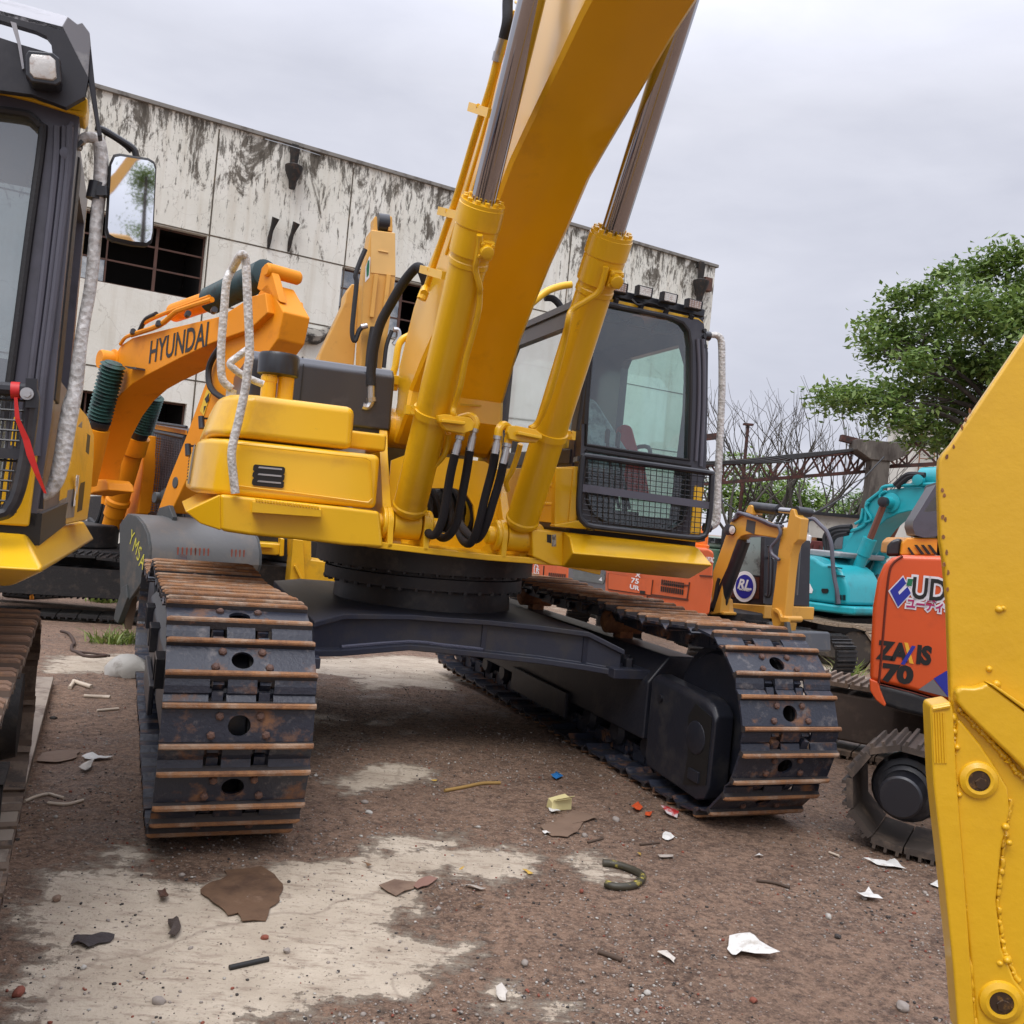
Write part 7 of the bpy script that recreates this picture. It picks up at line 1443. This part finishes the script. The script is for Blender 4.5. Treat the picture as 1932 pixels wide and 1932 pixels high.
# right hand body with its swoosh, mirror rail, tool boxes
vB = -.6
mb = MB(); mb.ext(F.us([kq(*p) for p in ((1010,910),(1200,905),(1260,915),(1340,940),(1450,1010),(1560,1010),(1640,1080),(1700,1200),(1725,1290),(1725,1470),(1580,1460),(1150,1405),(1010,1395))], -1.3), (1.0, 0, 0)); hb = mb.build('body', TEA, te, .06, seg=3)
mb = MB(); mb.ext(F.us([kq(*p) for p in ((1000,1400),(1150,1410),(1590,1470),(1730,1480),(1810,1490),(1800,1570),(1770,1580),(1150,1510),(1000,1490))], -1.36), (2.4, 0, 0)); mb.build('deck_skirt', TEA, te, .04)
mb = MB(); mb.ext(F.us([kq(*p) for p in ((1170,1140),(1230,1170),(1300,1230),(1335,1300),(1325,1335),(1160,1332),(1240,1322),(1290,1300),(1270,1240),(1220,1185))], -1.306), (-.003, 0, 0)); mb.build('white_swoosh', WHT, hb)
mb = MB()
for a, b in (((1205,915),(1160,1040)),((1160,1040),(1135,1400)),((1590,1100),(1585,1460)),((1500,1040),(1660,1060)),((1560,1130),(1690,1150))): mb.bar(F.u(*kq(*a), -1.304), F.u(*kq(*b), -1.304), .025, .012, (1, 0, 0))
mb.build('panel_gap', M('dark_teal_gap', (.006, .09, .105), .6), hb)
mb = MB(); mb.ext(F.us([kq(*p) for p in ((1435,1285),(1500,1285),(1510,1310),(1495,1335),(1445,1335),(1430,1310))], -1.305), (-.01, 0, 0)); mb.build('door_latch', BLKT, hb)
mb = MB()
for r_ in range(4):
    for c_ in range(2): x, y = 1622+c_*42, 1355+r_*15; mb.ext(F.us([kq(x,y), kq(x+34,y+2), kq(x+34,y+11), kq(x,y+9)], -1.305), (-.006, 0, 0))
mb.build('vent_slot', BLKT, hb)
mb = MB(); mb.ext(F.us([kq(*p) for p in ((1255,905),(1290,840),(1640,880),(1620,940),(1400,930))], -.9), (1.4, 0, 0)); mb.build('engine_hood', M('pale_grey_hood', (.30, .30, .31), .5, col2=(.2, .2, .2), sc=5), te, .03)
mb = MB(); mb.ext(F.us([kq(*p) for p in ((1430,740),(1520,690),(1760,600),(1760,1000),(1440,1000))], .9), (.9, 0, 0)); tc_ = mb.build('cab', TEA, te, .05); mb = MB(); mb.ext(F.us([kq(*p) for p in ((1560,700),(1680,640),(1660,840),(1560,850))], .895), (-.004, 0, 0)); mb.build('cab_window', GLS2, tc_)
mb = MB(); mb.tube([F.u(*kq(x, y), -1.38) for x, y in ((1262,660),(1262,590),(1275,530),(1300,512),(1350,515),(1420,580),(1480,640),(1510,700),(1540,800),(1555,1000),(1570,1150),(1600,1300),(1620,1455))], .035, 8, 4); mr = mb.build('handrail', GRY, te)
mb = MB(); mb.ext(F.us([kq(*p) for p in ((1205,675),(1290,685),(1303,700),(1295,775),(1280,790),(1205,778),(1192,765),(1195,690))], -1.42), (.05, 0, 0)); mb.build('mirror', WHT, mr, .02)
mb = MB(); mb.tube([F.u(*kq(x, y), -1.3) for x, y in ((1250,780),(1245,880)) ], .035, 8, 0); mb.build('mirror_post', BLK, mr)
mb = MB()
rr = random.Random(3)
for k in range(9): x = 650+k*28; mb.tube([F.u(*kp(x+20, 1290), -.1), F.u(*kp(x+5, 1380), -.2), F.u(*kp(x-5+rr.random()*20, 1480), -.2), F.u(*kp(x+30, 1540), 0)], .05, 7, 4)
mb.build('hose_bundle', RUB, te)
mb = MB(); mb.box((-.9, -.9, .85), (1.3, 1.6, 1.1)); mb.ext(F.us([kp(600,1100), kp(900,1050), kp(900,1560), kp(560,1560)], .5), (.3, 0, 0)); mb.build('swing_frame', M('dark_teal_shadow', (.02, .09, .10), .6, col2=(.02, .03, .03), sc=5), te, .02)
for u in (-1.35, 1.15):
    b = simple_track(u, .6, 3.2, .36, .42, 36); tk = b.build('crawler_track', M('pale_mud_shoe', (.26, .2, .14), .85, col2=(.16, .12, .09), sc=6), te)
    m_ = MB(); m_.box((u-.2, -1.3, .22), (u+.2, 1.3, .6)); m_.lathe((u-.24, -1.6, .42), (1, 0, 0), [(0, .26), (.02, .29), (.46, .29), (.48, .26)], 22); m_.build('track_frame', M('dark_mud_steel', (.05, .042, .036), .9, col2=(.13, .10, .07), sc=5), tk, .02)
mb = MB(); mb.box((-1.3, -.7, .45), (1.2, .7, .8)); mb.lathe((0, 0, .8), (0, 0, 1), [(0, .6), (.2, .6)], 24); mb.build('car_body', GRIME, te, .03)
# ================================================================= litter, stones, grass
def conc_at(x, y):
    i = int(np.clip(np.searchsorted(gx, x), 0, nx_-1)); j = int(np.clip(np.searchsorted(gy, y), 0, ny_-1)); return conc[j, i]
def sheet(name, pxs, mat, label, cat, lift=.012, crumple=.012, group=None, seed=0, thick=.003):
    """a torn sheet lying on the ground, with folds and its own thickness"""
    rng = random.Random(seed+len(pxs)*7); P = [gpt(x, y) for x, y in pxs]; c = sum(P, Vector())/len(P); P = [c+(q-c)*(.78 if name in ('paper_scrap', 'plastic_bag', 'dry_leaf', 'wrapper') and mat is not M('white_paper', (0, 0, 0)) else .8 if name == 'paper_scrap' and len(pxs) < 8 else 1.0) for q in P]; O = Vector((c.x, c.y, gh(c.x, c.y)))
    bd = []
    for i in range(len(P)):
        a, b = P[i], P[(i+1) % len(P)]; n = max(2, int((b-a).length/.035))
        for k in range(n): q = a.lerp(b, k/n); d = (b-a).normalized(); s = .006 if k else 0; bd.append(q+Vector((-d.y, d.x, 0))*rng.uniform(-s, s))
    rings = (1.0, .8, .58, .34, .12); vs = []
    for r in rings:
        for q in bd:
            p = c+(q-c)*r; nz = noise.fractal(Vector((p.x*7+seed, p.y*7, seed*.3)), 1, 2, 3)
            z = gh(p.x, p.y)+.003+lift*(.4+.6*(1-r))*.6+abs(nz)*crumple*(.6+.5*r)
            vs.append(Vector((p.x, p.y, z))-O)
    n = len(bd); b = MB(); m = len(vs)
    low = [v-Vector((0, 0, thick)) for v in vs]
    fs = []
    for k in range(len(rings)-1):
        for i in range(n): j = (i+1) % n; fs.append((k*n+i, k*n+j, (k+1)*n+j, (k+1)*n+i)); fs.append((m+k*n+i, m+(k+1)*n+i, m+(k+1)*n+j, m+k*n+j))
    fs.append(tuple((len(rings)-1)*n+i for i in range(n))); fs.append(tuple(m+(len(rings)-1)*n+i for i in reversed(range(n))))
    for i in range(n): j = (i+1) % n; fs.append((i, m+i, m+j, j))
    b.add(vs+low, fs); o = b.build(name, mat, None, ang=60); o.location = O
    return tag(o, label, cat, group)
c3 = lambda pts: [(x/3, 1288+y/3) for x, y in pts]
c4 = lambda pts: [(644+x/3, 1288+y/3) for x, y in pts]
c5 = lambda pts: [(1288+x/3, 1288+y/3) for x, y in pts]
c6 = lambda pts: [(x/6, 1014+y/6) for x, y in pts]
CARD = M('wet_cardboard', (.135, .078, .045), .6, col2=(.075, .042, .026), sc=5, lo=.45, hi=.6, bump=.3, bsc=25, col3=(.22, .14, .09), sc3=7, lo3=.6, hi3=.7)
CARD2 = M('damp_cardboard', (.19, .125, .085), .7, col2=(.13, .08, .055), sc=6, lo=.5, hi=.65, bump=.3, bsc=30)
PAP = M('white_paper', (.66, .65, .61), .6, col2=(.36, .31, .25), sc=14, lo=.52, hi=.7, bump=.5, bsc=40)
PAP2 = M('dirty_paper', (.55, .51, .45), .7, col2=(.28, .22, .17), sc=12, lo=.5, hi=.65)
sheet('cardboard_piece', c3([(1135,1165),(1200,1115),(1285,1085),(1270,1050),(1380,1045),(1480,1030),(1555,1075),(1600,1130),(1585,1220),(1530,1262),(1505,1335),(1370,1345),(1345,1300),(1290,1310),(1240,1262),(1150,1200)]), CARD, 'large wet brown cardboard sheet lying on the pale concrete', 'cardboard', .004, .010, None, 1)
sheet('cardboard_piece', c4([(1125,815),(1230,770),(1330,728),(1455,772),(1370,790),(1340,845),(1280,877),(1190,868)]), CARD2, 'torn brown cardboard sheet on the dirt between the two tracks', 'cardboard', .015, .015, None, 2)
sheet('cardboard_piece', c3([(205,450),(240,402),(340,392),(452,385),(430,432),(320,456)]), CARD2, 'reddish brown cardboard flap beside the left excavator track', 'cardboard', .02, .012, None, 3)
sheet('cardboard_piece', c4([(212,1150),(300,1108),(420,1130),(408,1162),(310,1197)]), CARD2, 'small brown cardboard scrap on the concrete, middle foreground', 'cardboard', .015, .012, None, 4)
sheet('cardboard_piece', c4([(405,1140),(440,1112),(500,1098),(545,1112),(490,1150),(430,1168)]), M('reddish_board', (.22, .12, .09), .7), 'small reddish cardboard scrap touching the brown one on the concrete', 'cardboard', .012, .01, None, 5)
sheet('dark_rag', c3([(398,1478),(418,1420),(520,1436),(575,1415),(650,1422),(625,1455),(560,1470),(500,1497),(440,1470)]), M('dark_wet_rag', (.03, .022, .022), .6, bump=.8, bsc=40), 'dark wet rag in a damp stain on the concrete', 'rag', .008, .022, None, 6)
sheet('muddy_clod', c3([(890,1180),(935,1165),(955,1210),(930,1245),(900,1235)]), M('red_mud', (.09, .045, .03), .5, bump=.8, bsc=40), 'small muddy brown clod in the left part of the concrete', 'clod', .03, .03, None, 7)
sheet('muddy_clod', c3([(950,1345),(1000,1335),(1025,1380),(990,1440),(950,1430),(965,1390)]), M('dark_mud', (.05, .035, .028), .6, bump=.8, bsc=40), 'dark mud clod between the rag and the big cardboard sheet', 'clod', .03, .03, None, 8)
sheet('paper_scrap', c5([(262,1455),(375,1460),(430,1500),(548,1560),(490,1567),(330,1545),(282,1572),(250,1520)]), PAP, 'large clean white paper sheet on the dirt, lower right', 'paper', .03, .03, None, 11, .001)
for k, (pts, lab, mt) in enumerate((
 ([(965,1205),(1050,1158),(1088,1200),(1152,1237),(1020,1226)], 'crumpled white paper near the yellow bucket plate', PAP),
 ([(990,990),(1080,1005),(1160,1022),(1185,990),(1230,1020),(1292,1072),(1130,1047)], 'long torn white paper beside the end of the red-orange machine track', PAP),
 ([(1388,1145),(1440,1120),(1490,1108),(1495,1187),(1420,1162)], 'white paper half under the yellow bucket plate', PAP),
 ([(398,992),(435,963),(462,990)], 'small white paper triangle in front of the right track', PAP),
 ([(935,365),(975,365),(985,385),(945,385)], 'small white scrap between the right track and the red-orange machine', PAP))):
    sheet('paper_scrap', c5(pts), mt, lab, 'paper', .02, .025, 'paper scraps on the dirt', 20+k, .001)
for k, (pts, lab, mt) in enumerate((
 ([(1808,882),(1830,848),(1895,878),(1850,898)], 'crumpled white tissue in front of the right track', PAP),
 ([(1165,705),(1200,712),(1250,735),(1190,742)], 'torn white paper under the small yellow carton', PAP),
 ([(1130,845),(1165,838),(1188,858),(1150,862)], 'tiny white paper at the tip of the cardboard sheet', PAP),
 ([(675,1145),(720,1140),(840,1170),(760,1178)], 'translucent plastic strip at the edge of the concrete', M('thin_clear_film', (.42, .37, .32), .3)),
 ([(1770,1525),(1840,1520),(1905,1570),(1895,1605),(1820,1560)], 'crumpled beige paper in the right foreground dirt', PAP2),
 ([(1775,980),(1890,975),(1890,1000),(1790,1000)], 'flat clear plastic piece near the curved hose', M('thin_clear_film', (.42, .37, .32), .3)),
 ([(865,1715),(905,1690),(950,1750),(940,1800),(890,1800)], 'pale flat mortar patch in the lower foreground', PAP2),)):
    sheet('paper_scrap', c4(pts), mt, lab, 'paper', .015, .02, 'paper scraps on the dirt', 40+k, .001)
sheet('plastic_bag', c3([(428,505),(470,462),(548,458),(520,500),(480,522)]), PAP2, 'dirty whitish plastic bag beside the left track', 'bag', .05, .05, None, 60, .001)
sheet('plastic_bag', c3([(460,430),(520,418),(640,432),(560,445),(480,440)]), PAP, 'white torn plastic strip just behind the dirty bag', 'bag', .03, .03, None, 61, .001)
sheet('blue_wrapper', c4([(1185,538),(1215,518),(1255,540),(1215,558)]), M('blue_film', (.03, .16, .40), .3), 'small blue wrapper on the dirt under the machine', 'wrapper', .03, .03, None, 62, .001)
sheet('orange_scrap', c4([(1640,712),(1680,693),(1704,722),(1668,738)]), M('orange_scrap_paint', (.55, .08, .02), .5), 'bright orange scrap beside the right track', 'scrap', .03, .03, None, 63, .001)
sheet('orange_scrap', c4([(1720,745),(1758,738),(1750,758),(1725,762)]), MC['orange_scrap_paint'], 'smaller orange red scrap nearer the right track', 'scrap', .02, .03, None, 64, .001)
sheet('red_wrapper', c4([(1800,735),(1850,720),(1910,745),(1900,775),(1840,760)]), M('red_white_film', (.45, .03, .03), .4, col2=(.6, .55, .55), sc=14, lo=.45, hi=.55), 'red and white wrapper against the right track', 'wrapper', .03, .03, None, 65, .001)
for k, (pts, lab) in enumerate((([(1015,1050),(1045,1042),(1098,1070),(1060,1078)], 'yellow leaf on the concrete, middle foreground'), ([(660,1060),(700,1045),(690,1058)], 'thin yellow leaf on the concrete right of the cardboard scraps'), ([(1670,965),(1700,968),(1695,988)], 'yellow leaf above the curved hose'), ([(500,545),(550,540),(540,552)], 'yellow leaf at the small far concrete patch'), ([(105,1010),(180,1030),(150,1045)], 'brown dry leaf on the concrete below the left track'), ([(735,1268),(790,1255),(815,1270),(770,1278)], 'dark curled leaf on the dirt, centre foreground'))):
    sheet('dry_leaf', c4(pts), M('yellow_leaf', (.48, .30, .05), .6) if k < 4 else M('brown_leaf', (.16, .085, .04), .7), lab, 'leaf', .015, .012, None, 70+k, .001)
# small yellow carton
q = gpt(644+1228/3, 1288+703/3); t = thing('yellow_carton', 'small crushed pale yellow carton on the dirt', 'carton', None, Vector((q.x, q.y, gh(q.x, q.y))), .5)
mb = MB(); mb.loft([[(-.06, -.035, 0), (.06, -.04, 0), (.065, .04, 0), (-.055, .035, 0)], [(-.055, -.02, .045), (.06, -.035, .06), (.06, .04, .065), (-.05, .03, .05)]]); mb.build('body', M('pale_yellow_card', (.62, .54, .26), .6), t, .004); mb = MB(); mb.ext([(-.05, -.02, .048), (.055, -.035, .062), (.05, -.075, .085), (-.04, -.06, .07)], (0, .001, .002)); mb.build('flap', MC['pale_yellow_card'], t)
# curved hose
def rod(name, pxs, r, mat, label, cat, group=None, smooth=5, lift=0.0):
    P = [gpt(x, y) for x, y in pxs]; P = [Vector((p.x, p.y, gh(p.x, p.y)+r*.8+lift)) for p in P]; O = P[0].copy(); O.z -= r
    mb = MB(); mb.tube([p-O for p in P], r, 9, smooth); o = mb.build(name, mat, None, ang=60); o.location = O; return tag(o, label, cat, group)
rod('curved_hose', c4([(1480,1025),(1550,1032),(1640,1062),(1697,1098),(1700,1125),(1660,1155),(1600,1167),(1540,1163),(1497,1148)]), .017, M('muddy_yellow_hose', (.045, .04, .025), .5, col2=(.42, .34, .05), sc=10, lo=.54, hi=.6), 'short curved piece of muddy black and yellow hose on the dirt', 'hose')
TW = M('twig_brown', (.07, .045, .03), .8); SP = M('pale_splinter', (.55, .46, .36), .8)
for pts, r, mt, lab, nm in (
 (c3([(1300,1605),(1400,1582),(1520,1556)]), .009, BLKT, 'thin black stick on the concrete', 'stick'),
 (c4([(585,610),(700,592),(800,570),(900,567)]), .010, M('ochre_twig', (.28, .17, .05), .8), 'long ochre twig on the dirt in the machine shadow', 'stick'),
 (c4([(1455,1520),(1520,1542),(1588,1566)]), .009, TW, 'brown stick on the dirt, right foreground', 'stick'),
 (c5([(420,1128),(520,1135),(605,1162)]), .007, TW, 'thin bent twig in front of the right track', 'stick'),
 (c3([(490,75),(560,78),(622,85)]), .010, SP, 'pale splinter left of the left track', 'splinter'),
 (c3([(550,152),(672,144)]), .009, SP, 'second pale splinter nearer the left track', 'splinter'),
 (c6([(830,1640),(920,1665),(1035,1700)]), .016, SP, 'long pale splinter on the far dirt strip', 'splinter'),
 (c6([(790,1705),(840,1640)]), .014, SP, 'short pale splinter crossing the long one', 'splinter'),
 (c6([(950,1795),(1100,1800),(1250,1808)]), .012, SP, 'straight pale batten below the crossed splinters', 'splinter'),
 (c3([(140,672),(200,645),(272,625),(320,640),(362,652)]), .008, SP, 'bent pale stalk beside the left excavator track', 'stalk'),
 (c3([(270,682),(380,690),(470,668)]), .008, SP, 'thin pale stalk nearer the left track', 'stalk'),
 (c6([(690,1070),(760,1090),(800,1130),(840,1200),(810,1240),(820,1280),(880,1310),(960,1340),(1080,1350),(1205,1342)]), .014, M('rusty_cable', (.06, .035, .025), .8), 'rusty bent cable on the far dirt between the left machines', 'cable'),
 (c6([(860,1300),(1000,1310),(1160,1325),(1240,1338)]), .010, MC['rusty_cable'], 'second rusty cable lying beside the bent one', 'cable'),
 (c5([(830,950),(885,975)]), .006, SP, 'small pale splinter near the red-orange machine track', 'splinter'),
 (c4([(1690,915),(1800,905)]), .006, TW, 'short dark twig near the curved hose', 'stick'),
 (c4([(1395,905),(1480,885)]), .006, TW, 'short dark twig below the cardboard sheet', 'stick')):
    rod(nm, pts, r, mt, lab, nm)
def lump(rng, r, flat=.7, sub=1):
    b = bmesh.new(); bmesh.ops.create_icosphere(b, subdivisions=sub, radius=1)
    sd_ = rng.random()*50
    vs = [v.co.copy()*(1+.38*noise.noise(v.co*1.3+Vector((sd_, 0, 0)))) for v in b.verts]; fs = [tuple(v.index for v in f.verts) for f in b.faces]; b.free()
    sx, sy = rng.uniform(.75, 1.3), rng.uniform(.75, 1.2); return [Vector((v.x*sx*r, v.y*sy*r, v.z*flat*r)) for v in vs], fs
ROCK = M('pale_rock', (.42, .40, .36), .85, col2=(.22, .2, .17), sc=6, bump=.5, bsc=20); BRK = M('brick_red_stone', (.22, .065, .04), .85, bump=.4, bsc=40); DRKS = M('dark_stone', (.045, .038, .034), .8, bump=.4, bsc=40); GRYS = M('grey_stone', (.27, .235, .205), .85, bump=.4, bsc=40)
rng = random.Random(21)
for x, y, r, mt, lab in ((236,1272,.14,ROCK,'large pale grey rock beside the left track'),(1415,1905-300,.0,None,''),(1703,1900,.045,GRYS,'rounded tan brown stone in the bottom right foreground'),(1422,1886,.024,BRK,'brick red pebble below the large white paper'),(990,1815,.03,GRYS,'pale crumbly stone in the lower centre'),(1097,1684,.024,BRK,'brick red lump left of the curved hose'),(1221,1874,.026,ROCK,'white pointed stone in the lower foreground right of centre'),(500,1765,.022,BRK,'brick chip on the concrete right of the thin stick'),(541,1791,.026,GRYS,'tan stone chip on the concrete, right of the stick'),(107,1694,.03,CARD2,'brown block in the crack of the concrete'),(36,1868,.035,BRK,'brick lump at the left edge of the concrete'),(300,1885,.03,GRYS,'grey stone pressed in the concrete, lower left'),(1581,1765,.026,DRKS,'dark brown stone on the dirt, right foreground'),(1563,1729,.03,ROCK,'white grey stone below the pale beige lump'),(1100,1350,.0,None,''),(688,1512,.03,GRYS,'grey stone lump left of the far concrete patch'),(696,1532,.028,ROCK,'pale stone just below the grey lump'),(1162,1547,.035,GRYS,'grey stone lump beside the orange scrap'),(1103,1577,.028,GRYS,'round grey stone by the cardboard sheet'),(101,1353,.03,DRKS,'short dark lump at the edge of the left track plates')):
    if mt is None: continue
    q = gpt(x, y); r = r if r > .1 else r*.55
    vs, fs = lump(rng, r, .72, 2); mb = MB(); mb.add(vs, fs); o = mb.build('stone', mt, None, ang=50); o.location = (q.x, q.y, gh(q.x, q.y)+r*.38); tag(o, lab, 'stone')
# gravel
for nm, mt, n, lo, hi, lab in (('gravel', GRYS, 12000, .002, .0075, 'grey gravel strewn over the dirt'), ('pale_gravel', ROCK, 5200, .0018, .007, 'pale chippings strewn over the dirt'), ('brick_gravel', BRK, 1800, .002, .0075, 'brick red grit strewn over the dirt'), ('dark_gravel', DRKS, 3600, .002, .007, 'dark grit strewn over dirt and concrete')):
    rng = random.Random(len(nm)*13); mb = MB(); k = 0
    base = [lump(rng, 1, .7, 1) for _ in range(10)]
    while k < n:
        u = rng.random(); y = 2.2+7.5*(u**1.6); x = rng.uniform(-.62, .62)*y
        c = conc_at(x, y)
        if nm != 'dark_gravel' and c > .05 and rng.random() < .82: continue
        if nm == 'dark_gravel' and c > 0 and rng.random() < .6: continue
        if noise.noise(Vector((x*1.3, y*1.3, 5))) < rng.uniform(-.5, .25): continue
        s = lo+(hi-lo)*rng.random()**2.6
        if rng.random() < .02: s *= 2.0
        vs, fs = base[rng.randrange(10)]; a = rng.random()*6.28; ca, sa = math.cos(a)*s, math.sin(a)*s; z = gh(x, y)+s*.25
        mb.add([(x+v.x*ca-v.y*sa, y+v.x*sa+v.y*ca, z+v.z*s) for v in vs], fs); k += 1
    tag(mb.build(nm, mt, None, ang=80), lab, None, None, 'stuff')
# grass
GRS = leaf_mat('grass_blades', (.10, .16, .03), (.22, .28, .06), (.36, .34, .14))
def tuft(pts, n, h, label, seed, cat='grass tuft', name='grass_tuft'):
    rng = random.Random(seed); P = [gpt(x, y) for x, y in pts]; c = sum(P, Vector())/len(P); O = Vector((c.x, c.y, gz(c.y))); mb = MB()
    for _ in range(n):
        a = rng.choice(P); b = rng.choice(P); p = a.lerp(b, rng.random()); p = Vector((p.x+rng.gauss(0, .05), p.y+rng.gauss(0, .05), gz(p.y)-.02))-O
        d = Vector((rng.gauss(0, .5), rng.gauss(0, .5), 1)).normalized(); L = h*rng.uniform(.4, 1.1); w_ = .006+h*.012; s = Vector((rng.gauss(0, 1), rng.gauss(0, 1), 0)).normalized()*w_
        m = p+d*L*.55; e = p+d*L+Vector((d.x, d.y, -.25))*L*.4
        mb.add([p-s, p+s, m+s*.8, e, m-s*.8], [(0, 1, 2, 4), (4, 2, 3)])
    o = mb.build(name, GRS, None, ang=180); o.location = O; return tag(o, label, cat)
tuft(c6([(1120,1180),(1250,1200),(1400,1190),(1500,1180),(1580,1190)]), 240, .22, 'yellow green grass tuft under the grey bucket teeth', 1)
tuft(c6([(1130,560),(1250,560),(1340,550)]), 420, .55, 'tall green grass behind the grey bucket', 2)
tuft(c6([(1050,720),(1180,735),(1280,730)]), 200, .25, 'low green grass along the scrap behind the bucket', 3)
tuft([(1578,1278),(1590,1276),(1600,1278),(1610,1280)], 120, .35, 'bright green weed beside the turquoise machine track', 4)
tuft([(1588,1255),(1594,1256)], 60, .22, 'small bright weed just beyond the other weed', 5)
tuft([(1320,1232),(1380,1236)], 60, .15, 'thin grass behind the right track', 6)
tuft([(195,1100),(215,1105)], 160, .4, 'green grass at the end of the dark scrap beam', 7)
# scrap along the far left
qq = gpt(100, 1135); O = Vector((qq.x, qq.y, gz(qq.y))); t = thing('scrap_beam', 'low dark heap of scrap beams behind the left machines', 'scrap', None, O)
def gl(x, y, h=0.0): p = gpt(x, y); return Vector((p.x, p.y, gz(p.y)+h))-O
mb = MB(); mb.bar(gl(30, 1128, .12), gl(225, 1118, .12), .45, .25); mb.build('dark_beam', GRIME, t, .03)
mb = MB(); mb.bar(gl(60, 1112, .3), gl(215, 1108, .25), .12, .10); mb.build('rusty_bar', RST, t, .02)
mb = MB(); mb.tube([gl(155, 1104, .35), gl(170, 1107, .3), gl(185, 1106, .33), gl(200, 1109, .28)], .06, 8, 4); mb.build('twisted_bar', M('pale_rust', (.25, .14, .09), .85), t)
mb = MB(); mb.box(tuple(gl(150, 1105, .2)), tuple(gl(150, 1105, .2)+V3(.9, .6, .45))); mb.build('rusty_plate', RST, t, .02)
mb = MB(); mb.tube([gl(138, 1115, .1), gl(146, 1100, .45), gl(142, 1090, .9)], .03, 6, 3); mb.build('rod', RST, t)
t2 = gpt(60, 1131); o = MB().lathe((0, 0, 0), (-.12, 0, 1), [(0, .03), (.32, .03), (.33, .022)], 10).build('orange_stake', M('orange_plastic', (.85, .30, .02), .4), None); o.location = (t2.x, t2.y, gz(t2.y)); tag(o, 'short orange plastic stake behind the left excavator track', 'stake')
bpy.context.view_layer.update()
